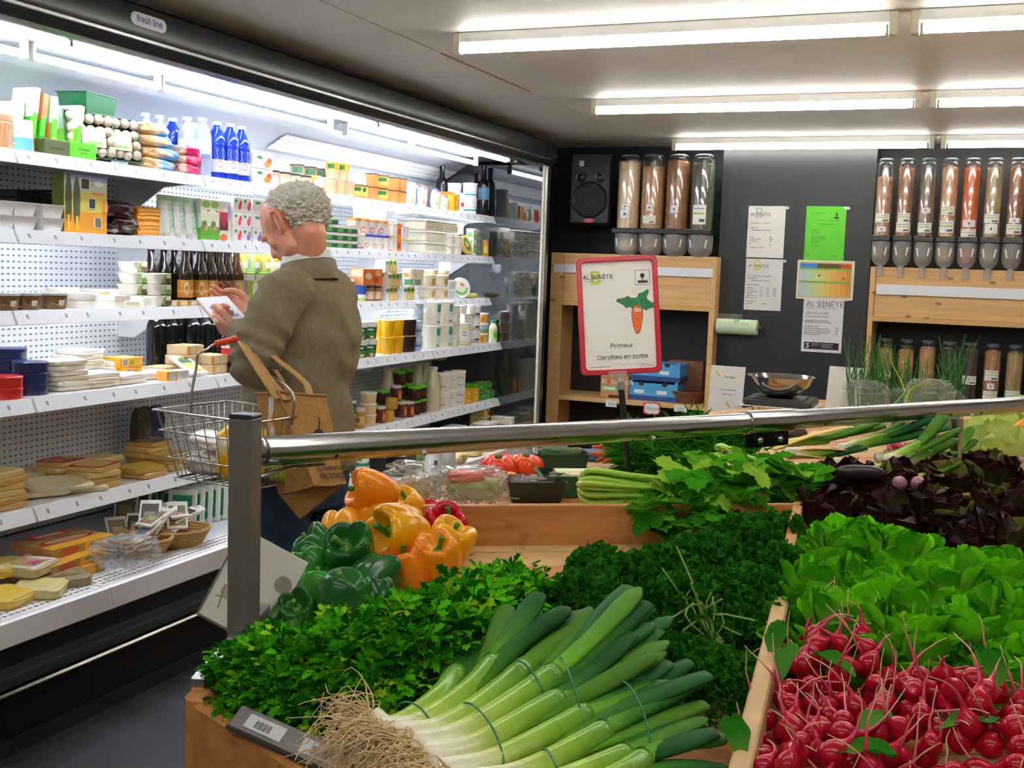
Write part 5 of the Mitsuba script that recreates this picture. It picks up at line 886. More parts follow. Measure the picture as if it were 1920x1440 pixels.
# roll of pale green bags
rb = thing('bag_roll', 'roll of pale green paper bags on the dark panel', 'bag roll')
o = np.array((-1.356,6.99,1.11))
part(rb, 'roll', mv(lathe([(.012, -.125), (.046, -.125), (.048, -.12), (.048, .12), (.046, .125), (.012, .125)], 28), o, ry=90), mat('c6dcb0', .5), sm=40)
part(rb, 'loose_end', rail([o + (-.12, -.049, .0), o + (0, -.050, .0), o + (.07, -.050, -.003), o + (.09, -.0495, .02), o + (.12, -.049, .028)], .003, 5) if False else bx(o[0] - .122, o[1] - .0505, o[2] - .004, o[0] + .075, o[1] - .047, o[2] + .034, .002), mat('d4e6c0', .5))
part(rb, 'printed_mark', join([mv(colr(lathe([(.0487, -.02), (.0487, .02)], 10, 150, 200), '3f9a6a'), o, ry=90), mv(colr(lathe([(.0487, -.016), (.0487, .018)], 8, 215, 240), '3f9a6a'), o, ry=90)]), VC)
part(rb, 'holder', join([tube([o + (-.15, 0, 0), o + (.15, 0, 0)], .006, 8), bx(o[0] - .155, o[1] - .01, o[2] - .02, o[0] - .148, 7.06, o[2] + .06, .001), bx(o[0] - .155, 7.05, o[2] + .02, o[0] + .02, 7.058, o[2] + .075, .001), bx(o[0] + .146, o[1] - .008, o[2] - .012, o[0] + .152, 7.06, o[2] + .012, .001)]), mat('8f8c84', .3, .9))
# things in the corner unit
def front_text(parent, s, o, h, c, bold=False): return part(parent, 'lettering', plane_map(text(s, h, bold), o, (1, 0, 0), (0, 0, 1)), mat(c, .6))
b = np.array((-2.139,7,.602)); b[2] = .606
bc = thing('fruit_carton', 'small brown carton with green stamp on the shelf', 'carton')
part(bc, 'carton', bx(b[0] - .088, 7.0, b[2], b[0] + .10, 7.2, b[2] + .145, .003), mat('b98a58', .6))
part(bc, 'hand_hole', bx(b[0] - .03, 6.9985, b[2] + .003, b[0] + .055, 7.001, b[2] + .022, .001), mat('3a2a1c', .8))
part(bc, 'stamp', bx(b[0] - .078, 6.9985, b[2] + .048, b[0] + .025, 7.001, b[2] + .078, .001), mat('8cc48a', .6)); part(bc, 'stamp', bx(b[0] - .066, 6.998, b[2] + .055, b[0] + .012, 6.9995, b[2] + .071, .0005), mat('dfe8d0', .6))
front_text(bc, 'BIOGARDEN', (b[0] - .08, 6.9985, b[2] + .095), .026, 'e6d8c8', True)
part(bc, 'orange_dot', plane_map(lathe([(0, 0), (.016, 0), (0, .001)], 16), (b[0] - .032, 6.9975, b[2] + .108), (1, 0, 0), (0, 0, 1)), mat('e0642c', .6))
for i in range(2):
    bb = np.array((-1.873,7.02,.606)); z = .606 + .128 * i
    t = thing('fruit_crate', 'light blue cardboard crate with dark blue foot, %s one' % ('lower', 'upper')[i], 'crate', 'blue crates')
    x0, x1 = bb[0] - .165 + .01 * i, bb[0] + .155 + .01 * i
    part(t, 'tray', bx(x0, 7.02, z, x1, 7.28, z + .112, .002), mat('4a9ad0', .5)); part(t, 'foot_band', bx(x0 - .001, 7.018, z, x1 + .001, 7.282, z + .032, .001), mat('24427e', .5))
    for s in (.15, .62): part(t, 'cutout', plane_map(lathe([(0, 0), (.018, 0), (.018, .001), (0, .001)], 16), (x0 + s * .33 + .03, 7.0195, z + .108), (1, 0, 0), (0, 0, .8)), mat('14202c', .7))
    part(t, 'label', join([bx(x0 + s, 7.0175, z + .045, x0 + s + .065, 7.02, z + .068, .0005) for s in (.035,)]), mat('dfe6ea', .6)); part(t, 'label', bx(x0 + .185, 7.0175, z + .045, x0 + .25, 7.02, z + .068, .0005), mat('dfe6ea', .6))
    for s in (0, 1): part(t, 'corner_post', bx(x0 + s * .30, 7.02, z + .11, x0 + s * .30 + .02, 7.05, z + .128, .001), mat('4a9ad0', .5))
bb = np.array((-1.721,7.15,.768))
t = solo('storage_carton', bx(bb[0] - .12, 7.24, .607, bb[0] + .11, 7.32, .86, .003), mat('7a5238', .6), 'dark brown carton standing behind the blue crates', 'carton')
wbk_ = proto(basket(.095, .075, 3)[:1] and [('weave', basket(.095, .075, 3)[0][1], mat('6a3c24', .6), 40), ('handle', rail([(-.10, 0, .07), (-.06, 0, .115), (0, 0, .125), (.06, 0, .115), (.10, 0, .07)], .005, 6), mat('4a2a1a', .6), 40)])
bb = np.array((-1.654,7.05,.603))
inst(wbk_, 'wicker_basket', 'dark brown wicker basket with handle at the shelf end', 'basket', (bb[0] - .01, 7.08, .6058), '', exact=True)
for i, (px, py, w, h, lab, s) in enumerate(((1146, 756, .075, .042, 'small white shelf tag under the brown carton', 'Avocat'), (1276, 766, .082, .042, 'small white shelf tag under the wicker basket', 'Noix'))):
    o = np.array(((-2.13,6.94,.577), (-1.674,6.94,.581))[i])
    t = thing('shelf_tag', lab, 'price tag'); part(t, 'card', bx(o[0] - w / 2, 6.939, o[2] - h / 2, o[0] + w / 2, 6.941, o[2] + h / 2, .0005), mat('e2e2e0', .6)); front_text(t, s, (o[0] - .022, 6.9388, o[2] - .008), .014, '3a3a48')
o = np.array((-1.859,6.938,.567))
t = thing('shelf_tag', 'red and white starburst shelf tag under the blue crates', 'price tag')
st_ = sg.Polygon([((.058 if k % 2 else .050) * 1.05 * (abs(math.cos(a)) ** .5) * (1 if math.cos(a) > 0 else -1), (.044 if k % 2 else .036) * (abs(math.sin(a)) ** .5) * (1 if math.sin(a) > 0 else -1)) for k in range(40) for a in (k * PI / 20 + .01,)])
part(t, 'star', plane_map(extr(st_.buffer(0), .002), o, (1, 0, 0), (0, 0, 1)), mat('c8202c', .6)); part(t, 'card', plane_map(extr(shapely.affinity.scale(st_.buffer(0), .84, .82), .001), o + (0, -.002, 0), (1, 0, 0), (0, 0, 1)), mat('e6e6e4', .6)); front_text(t, 'Goyave', o + (-.036, -.0032, -.008), .018, '3a4a4a')

# ---------------------------------------------------------------- the produce stand in the foreground
def oldwood(p, n, uv):
    g = fbm(p.x * 9 + p.y * 5, p.y * 40 - p.x * 22, p.z * 60, 3)
    st = smoothstep(.62, .75, fbm(p.x * 14, p.y * 14, p.z * 20, 3))
    return mix(mix((.36, .14, .040), (.55, .25, .075), g), (.12, .05, .018), st * .6)
procmat('old_wood', oldwood, .5)
procmat('pale_wood', lambda p, n, uv: mix(mix((.42, .25, .10), (.60, .40, .19), fbm(p.x * 12 + p.y * 3, p.y * 30, p.z * 50, 3)), (.10, .05, .02), smoothstep(.66, .78, fbm(p.x * 30, p.y * 30, p.z * 30, 3)) * .7), .55)
brushed = procmat('brushed_steel', lambda p, n, uv: mi.Color3f(.55, .54, .52), .3)
scene['brushed_steel'] = {'type': 'twosided', 'b': {'type': 'principled', 'base_color': {'type': 'rgb', 'value': [.42, .425, .44]}, 'roughness': .22, 'metallic': 1.0}}
scene['dull_steel'] = {'type': 'twosided', 'b': {'type': 'principled', 'base_color': {'type': 'rgb', 'value': [.34, .33, .32]}, 'roughness': .42, 'metallic': .85}}
ST = thing('produce_stand', 'wooden produce stand with partitions full of vegetables in the foreground', 'produce stand')
def wall(p, q, z0, z1, th=.02, b=.002):   # an upright board from p to q
    p, q = np.array(p[:2], float), np.array(q[:2], float); L_ = np.linalg.norm(q - p); u = (q - p) / L_; w = np.array((-u[1], u[0]))
    return plane_map(bx(0, -th / 2, 0, L_, th / 2, z1 - z0, b), (p[0], p[1], z0), (u[0], u[1], 0), (w[0], w[1], 0), (0, 0, 1))
pA = (-1.005, 1.300); pB = (-.70, 1.160); pB2 = (-.10, .885); pC = (1.3, .885); pD = (-1.385, 2.36); pE = (-1.34, 3.02); pF = (-.70, 5.75); pG = (1.7, 5.75); pX = ((-1.19, 3.52), (-1.085, 3.915), (-.975, 4.42), (-1.06, 4.86))
inner = sg.Polygon([pA, pB2, pC, pG, pF, *pX[::-1], pE, pD]).buffer(-.006)
part(ST, 'front_panel', wall(pA, pB2, 0, .786, .03, .006), 'old_wood')
part(ST, 'front_panel', wall(pB2, pC, 0, .790, .03, .006), 'old_wood')
for p, q in ((pD, pA), (pE, pD), (pX[0], pE), (pX[1], pX[0]), (pX[2], pX[1]), (pX[3], pX[2]), (pF, pX[3]), (pC, pG), (pG, pF)): part(ST, 'side_panel', wall(p, q, .0, .800, .02), 'old_wood')
part(ST, 'corner_post', mv(lathe([(0, 0), (.022, 0), (.022, .787), (.012, .797), (0, .797)], 20), (pA[0] + .004, pA[1] + .002, 0)), 'old_wood', sm=40)
for p, q in ((pD, pA), (pE, pD)): part(ST, 'edge_rail', wall(p, q, .800, .815, .022), mat('a9a7ac', .35, 1.), label='grey metal edge')
# tray floor planks, laid along the far board
ud = nrm((.857, .515)); wd = np.array((-ud[1], ud[0]))
STEP = 18 * .115
for k in range(-16, 46):
    s0, s1 = k * .115, k * .115 + .112
    strip = sg.Polygon([tuple(ud * a + wd * b) for a, b in ((-6, s0), (6, s0), (6, s1), (-6, s1))]).intersection(inner)
    if strip.is_empty: continue
    z = .765 if s1 < STEP else .815
    part(ST, 'plank', mv(extr(strip, .012), (0, 0, z)), 'pale_wood' if k % 3 else 'old_wood')
bL, bR = (-1.144,2.06,.915), (-.336,2.576,.915)
part(ST, 'far_board', wall(bL, bR, .80, .915, .018), 'old_wood', label='orange-brown board behind the peppers')
rv = list(sg.LineString([ud * -4 + wd * STEP, ud * 4 + wd * STEP]).intersection(inner).coords)
part(ST, 'step_riser', wall(rv[0], rv[1], .777, .828, .012), 'old_wood')
dT, dB = (-.269,1.903,.885), (-.211,1.237,.862)
dB = tuple(np.array(dB) + (np.array(dB) - np.array(dT)) * .4)
def bar3(p, q, w, h):   # sloped bar under the line p-q
    p, q = np.array(p), np.array(q); u = nrm(q - p); v = nrm(np.cross((0, 0, 1), u)); n_ = np.cross(u, v)
    return plane_map(bx(0, -w / 2, -h, np.linalg.norm(q - p), w / 2, 0, .003), p, u, v, n_)
part(ST, 'divider', bar3(dT, dB, .026, .09), 'pale_wood', label='light wooden divider beside the radishes')
part(ST, 'divider', bar3((-.343,2.599,.915), (-.293,2.098,.9), .022, .09), 'old_wood')
part(ST, 'divider', wall((-.336,2.576,.915), (.199,3.207,.915), .80, .905, .016), 'old_wood')
# sloping price strip on the chamfered corner
a0, a1, b0, b1 = [np.array(v) for v in ((-.867,1.24,.815), (-.581,1.152,.815), (-.896,1.224,.794), (-.7,1.143,.794))]
u = nrm(a1 - a0); v = nrm((a0 - b0) - u * ((a0 - b0) @ u)); n_ = np.cross(u, v); Ls = np.linalg.norm(a1 - a0); Ws = float((a0 - b0) @ v)
if n_[2] < 0: n_ = -n_
ps_ = part(ST, 'price_strip', plane_map(bx(0, 0, -.006, 1.2, Ws, 0, .001), b0, u, v, n_), 'dull_steel')
part(ST, 'strip_edge', plane_map(bx(0, -.006, -.022, 1.2, 0, .002, .001), b0, u, v, n_), mat('6f6a66', .3, .9))
for s, w in ((.028, .075), (.140, .085), (.30, .07), (.42, .07)):
    k = part(ps_, 'price_card', plane_map(bx(s, .006, .0005, s + w, Ws - .006, .0015, .0003), b0, u, v, n_), mat('d4d6d8', .45))
    for i in range(9): pass
    part(k[:k.rfind('__')], 'barcode', plane_map(join([bx(s + w * .25 + i * .003, .020, .0016, s + w * .25 + i * .003 + (.0012 if i % 3 else .002), Ws - .022, .002, .0001) for i in range(11)]), b0, u, v, n_), mat('58585e', .6), kind='stuff')
# handrail
R0 = [(-1.105,1.599,1.097), (-.95,1.959,1.083), (-.724,2.385,1.07), (-.459,2.826,1.064), (-.079,3.464,1.058), (.168,3.863,1.055), (.946,5.228,1.05)]
RL = thing('hand_rail', 'round brushed steel rail running over the produce stand', 'rail')
C_ = smooth(R0, 6)
part(RL, 'pipe', tube(np.vstack([C_[0] - (C_[1] - C_[0]) * .02, C_[:13]]), [.018] + [.0255] * 13, 28), 'brushed_steel', sm=50)
part(RL, 'pipe', tube(C_[12:], .0252, 28), 'brushed_steel', sm=50)
part(RL, 'end_cap', mv(blob(.034, .051, .051, 1, 0, 1., 3), (C_[0][0], C_[0][1], C_[0][2] - .0255)), 'brushed_steel', sm=True)
k0 = np.array(R0[3]); ut = nrm(np.array(R0[4]) - np.array(R0[2]))
part(RL, 'coupling', tube([k0 - ut * .085, k0 - ut * .083, k0 + ut * .083, k0 + ut * .085], [.0265, .0300, .0300, .0265], 28), 'brushed_steel', sm=50)
sd = nrm(np.cross(ut, (0, 0, 1)))
part(RL, 'clamp_plate', plane_map(bx(-.085, -.062, -.010, .07, -.022, .0, .002), k0 - sd * -.012, ut, (0, 0, 1), sd), mat('2c2a2e', .3, .7), label='dark clamp plate with two domed bolts')
for s in (-.045, .03): part(RL, 'bolt', mv(blob(.018, .018, .018, 1, 0, 1., 2), k0 + ut * s + sd * .016 + np.array((0, 0, -.052))), mat('b4b4b8', .2, 1.), sm=True)
part(RL, 'sticker', plane_map(mv(lathe([(.0290, -.024), (.0290, .024)], 6, 60, 88)), k0 + ut * .03, sd, np.cross(ut, sd) * -1, ut), mat('6aa2d0', .5), label='small blue sticker')
camv = np.array(CAM)
def on_rail(s, down):
    i = min(int(s), len(C_) - 2); c = C_[i] + (C_[i + 1] - C_[i]) * (s - i); t = nrm(C_[i + 1] - C_[i]); d = nrm((camv - c) - t * ((camv - c) @ t)); e = nrm(np.cross(t, d)); e = e if e[2] < 0 else -e
    a = np.radians(down); return c, nrm(d * math.cos(a) + e * math.sin(a)), t
for s, dn in ((2.2, 42), (14.5, 46), (19.7, 44), (22.0, 44), (24.4, 44), (12.6, 70), (27.0, 44)):
    c, d, t = on_rail(s, dn); part(RL, 'bolt_hole', plane_map(lathe([(0, 0), (.0042, 0), (.0042, .0006), (0, .0006)], 12), c + d * .0252, t, np.cross(d, t), d), mat('060606', .6))
for s, dn in ((5.3, 50), (13.3, 50), (26.0, 50)):
    c, d, t = on_rail(s, dn); part(RL, 'stud', plane_map(lathe([(.0025, 0), (.0048, 0), (.0048, .008), (.0025, .008)], 14), c + d * .0250, t, np.cross(d, t), d), mat('b9b7b0', .4))
for x, y, z in ((-.09,3.381,1.055), (-.028,3.428,1.055)): part(RL, 'support_pipe', tube([(x, y, .80), (x, y, 1.04)], .019, 20), 'brushed_steel', sm=50)
pp = np.array((-1.084,1.521,.811))
part(RL, 'square_post', mv(bx(-.0205, -.0205, 0, .0205, .0205, 1.166, .003), (pp[0], pp[1], 0), rz=9), mat('5c5754', .35), label='grey square post with black cap')
part(RL, 'post_cap', mv(bx(-.0208, -.0208, 1.164, .0208, .0208, 1.172, .003), (pp[0], pp[1], 0), rz=9), mat('1c1c1e', .4))
part(RL, 'bracket', tube([(pp[0] + .012, pp[1] + .01, 1.066), (C_[1] + (0, 0, -.030)), (C_[2] + (0, 0, -.030))], .006, 6, sq=.5), mat('8b8f96', .3, .9))
# tilted card hanging from the post
q = [np.array(v) for v in ((-1.171,1.642,.947), (-1.061,1.68,.89), (-1.129,1.637,.75), (-1.249,1.594,.803))]
U_ = q[1] - q[0]; V_ = q[3] - q[0]; wU, wV = np.linalg.norm(U_), np.linalg.norm(V_); U_ /= wU; V_ = nrm(V_ - U_ * (V_ @ U_)); N_ = np.cross(V_, U_)
if N_ @ (camv - q[0]) < 0: N_ = -N_
tc = thing('price_card', 'tilted whitish card in a clear holder hanging from the grey post', 'price card')
P_ = lambda m: plane_map(m, q[0], U_, V_, N_)
part(tc, 'card', P_(bx(0, 0, -.0015, wU, wV, 0, .0004)), mat('f2f0e6', .35))
part(tc, 'holder_edge', P_(join([bx(-.002, wV - .001, -.004, wU + .002, wV + .003, .003, .0005), bx(-.003, -.002, -.004, .0, wV + .002, .003, .0005)])), mat('70706c', .3))
part(tc, 'faint_print', P_(join([colr(mv(lathe([(0, 0), (.016, 0), (0, .0004)], 16), (wU * .84, wV * .33, .0003)), 'a29a96'), colr(mv(lathe([(0, 0), (.010, 0), (0, .0004)], 16), (wU * .62, wV * .78, .0003)), 'c8ae98'), colr(tube([(wU * .1, wV * .75, .0003), (wU * .22, wV * .72, .0003)], .0012, 4), '8a9088'), colr(tube([(wU * .14, wV * .60, .0003), (wU * .20, wV * .86, .0003)], .0012, 4), '8a9088'), colr(mv(lathe([(0, 0), (.014, 0), (0, .0004)], 16), (wU * .22, wV * .66, .0002)), 'c9b49e')])), VC, kind='stuff')
# the red-framed sign on a pole
q = [np.array(v) for v in ((-.958,2.761,1.453), (-.77,2.839,1.467), (-.733,2.822,1.17), (-.924,2.741,1.151))]
U_ = nrm((q[1] - q[0]) + (q[2] - q[3])); V_ = (q[0] - q[3]) + (q[1] - q[2]); V_ = nrm(V_ - U_ * (V_ @ U_)); N_ = np.cross(U_, V_)
sc, sw, sh_ = sum(q) / 4, .2085, .302
sgn = thing('price_sign', 'red framed white sign with a carrot drawing on a black pole', 'sign')
P_ = lambda m, dz=0: plane_map(m, sc + N_ * dz, U_, V_, N_)
fr_ = rrect(sw, sh_, .014).difference(rrect(sw - .027, sh_ - .026, .010))
part(sgn, 'frame', P_(extr(fr_, .010), -.004), mat('b8142a', .3)); part(sgn, 'frame', P_(extr(rrect(sw - .006, sh_ - .006, .012).difference(rrect(sw - .02, sh_ - .02, .012)), .004), .006), mat('c41c34', .25))
part(sgn, 'board', P_(bx(-sw / 2 + .004, -sh_ / 2 + .004, -.006, sw / 2 - .004, sh_ / 2 - .004, 0, .001)), mat('f0f0ec', .4))
bd = sgn + '__board'
def on(nm, m, c, dz=.0006): part(sgn, nm, P_(m, dz), mat(c, .55), kind='stuff' if nm == 'small_print' else None)
on('letter', mv(text('B', .034, True), (-.072, .082, 0)), 'b7c53c'); on('shop_name', mv(text("AL'BINÈTE", .0108), (-.088, .0955, 0)), '2a2a2c', .0014)
on('underline', bx(-.088, .0895, 0, -.038, .0902, .0003, .0001), '77777a', .0014)
on('text_line', mv(text('Primeur', .0118), (-.026, -.083, 0)), '303034'); on('text_line', mv(text('Carottes en botte', .0118), (-.062, -.112, 0)), '303034')
on('small_print', join([bx(-.080, -.131, 0, -.028, -.1298, .0003, .0001), bx(.048, -.1315, 0, .085, -.1305, .0003, .0001), bx(.048, -.1385, 0, .088, -.1375, .0003, .0001), bx(-.080, -.140, 0, -.070, -.1388, .0003, .0001), bx(-.02, -.1265, 0, .09, -.126, .0003, .0001)]), '55555a')
bxf = sg.box(.046, .076, .084, .114).difference(sg.box(.047, .077, .083, .113)); on('stamp_border', extr(bxf, .0003), '45454a')
on('stamp', join([mv(lathe([(0, 0), (.006, 0), (0, .0004)], 14), (.065, .100, 0)), bx(.0635, .088, 0, .0665, .098, .0003, .0001), mv(bx(-.013, 0, 0, .013, .006, .0003, .0001), (.065, .081, 0))]), '1e1e20')
ca = np.array([(.0, .0), (.010, .0045), (.019, -.002), (.0215, -.014), (.020, -.032), (.016, -.05), (.012, -.064), (.006, -.071), (.001, -.066), (-.004, -.045), (-.006, -.026), (-.005, -.010)]) + (.040, .022)
cs_ = sg.Polygon(smooth(np.vstack([ca, ca[:1]]), 5)[:, :2] if False else [tuple(x) for x in smooth(np.hstack([np.vstack([ca, ca[:1]]), np.zeros((13, 1))]), 5)[:, :2]]).buffer(0)
on('carrot_outline', extr(cs_.buffer(.0012), .0003), '2c2430', .0003); on('carrot_picture', extr(cs_, .0003), 'e2681e')
def frond(o, ang, ln):
    pts = []; n = 7
    for s in (1, -1):
        for k in (range(n) if s > 0 else range(n - 1, -1, -1)):
            t = k / (n - 1); w = ln * .26 * math.sin(min(1, t + .12) * PI * .86 + .2); pts.append((ln * t, s * w * (1.15 if k % 2 else .8)))
    g = sg.Polygon(pts).buffer(0); return shapely.affinity.translate(shapely.affinity.rotate(g, ang, origin=(0, 0)), *o)
fr2 = shapely.union_all([frond((.048, .028), a, l) for a, l in ((168, .052), (48, .045), (-8, .05))])
on('leaf_outline', extr(fr2.buffer(.001), .0003), '14301f', .0003); on('leaf_picture', extr(fr2, .0003), '1f7a4a')
for dx in (.0445, .0530):
    on('eye_picture', mv(lathe([(0, 0), (.0045, 0), (0, .0003)], 14), (dx, .011, 0)), 'eeeeea', .0011); on('pupil_picture', mv(lathe([(0, 0), (.0018, 0), (0, .0003)], 10), (dx - .0015, .0105, 0)), '1c1c1e', .0016)
on('mouth_picture', rail([(.042, -.008, 0), (.046, -.011, 0), (.050, -.0085, 0)], .0006, 5), '6a2c14', .0011)
part(sgn, 'clip', P_(bx(-.035, -.158, -.006, .014, -.143, .012, .002)), FROST); part(sgn, 'clip', P_(bx(-.012, -.192, -.006, .006, -.155, .010, .002)), FROST)
po = sc - U_ * .003 - V_ * .17 - N_ * .004
pf = np.array((-.796,2.795,.865))
part(sgn, 'pole', tube([po, pf], [.0085, .0065], 10), mat('141516', .4), sm=50)
# banana card, scale and bowl on the far counter
t = thing('price_sign', 'white card reading banane behind the rail', 'sign')
o = np.array((-1.063,5.304,.786)); P_ = lambda m, dz=0: plane_map(m, o + np.array((0, -dz, 0)), nrm((1, -.02, 0)), nrm((.035, 0, 1)))
part(t, 'card', P_(bx(-.085, -.02, -.002, .078, .212, 0, .0005)), mat('dededa', .5)); part(t, 'text_line', P_(mv(text('banane', .012), (-.02, .155, .0005))), mat('48484c', .6)); part(t, 'text_line', P_(mv(text('Prix permanent', .0075), (-.032, .097, .0005))), mat('58585c', .6)); part(t, 'text_line', P_(mv(text('4,95 €/kg', .0075), (-.022, .075, .0005))), mat('58585c', .6))
bn = sg.Polygon([(0, 0), (.006, -.010), (.016, -.017), (.027, -.018), (.020, -.010), (.010, -.003), (.006, .012), (.001, .012)])
for bo in ((-.062, .18), (-.002, .035)): part(t, 'banana_picture', P_(mv(extr(bn, .0005), (bo[0], bo[1], .0005))), mat('d6b83a', .6))
s_ = np.array((-.821,5.356,.855)); s_[2] = .83
t = thing('kitchen_scale', 'dark flat scale under the steel bowl', 'scale'); part(t, 'body', bx(s_[0] - .15, s_[1] - .12, s_[2], s_[0] + .16, s_[1] + .16, s_[2] + .03, .006), mat('2c2e32', .35)); part(t, 'platform', bx(s_[0] - .12, s_[1] - .1, s_[2] + .03, s_[0] + .12, s_[1] + .12, s_[2] + .036, .003), mat('6a6c70', .3, .8)); part(t, 'foot_plate', bx(s_[0] - .17, s_[1] - .14, s_[2] - .004, s_[0] + .18, s_[1] + .18, s_[2], .001), mat('c8cacc', .4))
bt = proj_top = None
solo('steel_bowl', mv(lathe([(0, 0), (.055, 0), (.10, .02), (.135, .06), (.15, .095), (.157, .0965), (.157, .0985), (.148, .0985), (.132, .063), (.098, .024), (.054, .004), (0, .004)], 40), (s_[0], s_[1], s_[2] + .036)), mat('b9b7b2', .13, 1.), 'shallow polished steel bowl on the scale', 'bowl', sm=40)

# ---------------------------------------------------------------- vegetables
def scatter(m, R, t, s, cols=None):
    """many turned and moved copies of a small mesh in one: R (n,3,3), t (n,3), s (n,), a colour each"""
    V, F = np.asarray(m[0]), tri(m[1]); n = len(t)
    W = np.einsum('nij,vj->nvi', R, V) * np.asarray(s)[:, None, None] + np.asarray(t)[:, None]
    FF = (F[None] + (np.arange(n) * len(V))[:, None, None]).reshape(-1, 3)
    if cols is None: return (W.reshape(-1, 3), FF)
    C = np.asarray(cols)
    C = np.repeat(C, len(V), 0) if C.ndim == 2 else C.reshape(-1, 3)
    return (W.reshape(-1, 3), FF, C)
def rotset(d, roll, rg):   # rotations taking +x to the directions d with a random roll
    d = d / np.linalg.norm(d, axis=1, keepdims=True); up = np.tile([0, 0, 1.], (len(d), 1)) + rg.normal(0, roll, d.shape)
    y = np.cross(up, d); y /= np.linalg.norm(y, axis=1, keepdims=True) + 1e-9; z = np.cross(d, y)
    return np.stack([d, y, z], -1)
def fan(pts, z):   # a leaf outline (x, y) around a centre, gently bent
    p = np.asarray(pts, float); c = p.mean(0); V = np.vstack([np.c_[p, z(p)], [[c[0], c[1], float(z(c[None])[0])]]]); n = len(p)
    return (V, np.array([(n, k, (k + 1) % n) for k in range(n)]))
# ---- flat parsley
def parsley_leaf():
    lob = np.array([(0, 0), (.25, .16), (.32, .10), (.55, .30), (.60, .17), (.85, .22), (.82, .08), (1., 0), (.82, -.08), (.85, -.22), (.60, -.17), (.55, -.30), (.32, -.10), (.25, -.16)])
    ms = []
    for a, l, o in ((0, 1., (.4, 0)), (58, .8, (.34, .04)), (-58, .8, (.34, -.04))):
        f = fan(lob * l, lambda p: -.25 * p[:, 0] ** 2 + .35 * np.abs(p[:, 1])); ms.append(mv(f, (o[0], o[1], 0), rz=a))
    return join(ms)
PL = parsley_leaf()
def parsley_bunch(seed, n=230, R=.085, H=.10, tone=0.):
    rg = np.random.default_rng(seed); th, ph = rg.uniform(0, 2 * PI, n), np.arccos(rg.uniform(-.1, 1, n)); rr_ = R * rg.uniform(.62, 1.05, n) ** .7
    d = np.stack([np.sin(ph) * np.cos(th), np.sin(ph) * np.sin(th), np.cos(ph)], 1); t = d * rr_[:, None]; t[:, 2] *= H / R
    dd = d + rg.normal(0, .55, d.shape); dd[:, 2] = np.clip(dd[:, 2], -.3, .6)
    k = rg.random(n)[:, None]; base_ = lin('237a12') * (1 - k) + lin('5cc020') * k
    yel = rg.random(n) < .10 + tone; base_[yel] = lin('9ed02a') * rg.uniform(.8, 1.1, (yel.sum(), 1))
    dark = rg.random(n) < .25 - tone; base_[dark] = lin('14560f')
    return scatter(PL, rotset(dd, .45, rg), t, rg.uniform(.020, .030, n), base_)
def stems(seed, n=22, R=.05, H=.09, c='4f8a24', r=.0013):
    rg = np.random.default_rng(seed); ms = []
    for i in range(n):
        a = rg.uniform(0, 2 * PI); q = rg.uniform(.3, 1) * R
        ms.append(tube([(.01 * math.cos(a), .01 * math.sin(a), -H), (q * .5 * math.cos(a), q * .5 * math.sin(a), -H * .4), (q * math.cos(a), q * math.sin(a), H * .4)], r, 4, caps=False))
    return join(ms)
pbs = [base(parsley_bunch(s, tone=.06 * (s % 2)), True) for s in range(4)]; pst = base(stems(1))
PB = (((-.965,1.357,.835), .72), ((-.911,1.325,.83), .66), ((-.848,1.305,.832), .72), ((-.788,1.296,.838), .72), ((-.833,1.339,.868), .95), ((-.906,1.368,.855), .85), ((-.766,1.328,.89), 1.), ((-.745,1.315,.862), .9), ((-.717,1.4,.915), 1.), ((-.699,1.383,.88), 1.), ((-.685,1.483,.925), 1.05), ((-.676,1.465,.895), 1.), ((-.687,1.639,.905), .95), ((-.693,1.769,.89), .8), ((-.856,1.334,.85), .8), ((-.956,1.401,.845), .7), ((-.874,1.465,.86), .75))
pbl = ('at the outer corner of the stand', 'at the left corner above the price strip', 'in front behind the price strip', 'lowest, over the price strip', 'in the middle left of the heap', 'in front left of the leek roots', 'below the dark green peppers', 'above the leek roots', 'beside the orange peppers', 'in the middle right of the heap', 'highest, in front of the wooden step', 'above the leeks', 'by the wooden step on the right', 'rightmost, touching the curly parsley', 'under the leek roots', 'beside the grey post', 'below the green pepper with ribs')
for i, (p, s) in enumerate(PB):
    t = thing('flat_parsley_bunch', 'bunch of bright green flat parsley ' + pbl[i], 'parsley', 'flat parsley bunches')
    M = place(p[0], p[1], p[2] - .075 * s, rz=i * 77, s=s)
    part(t, 'foliage', pbs[i % 4], LEAF, M, kind='stuff'); part(t, 'stems', pst, mat('4f8a24', .5), M, kind='stuff')
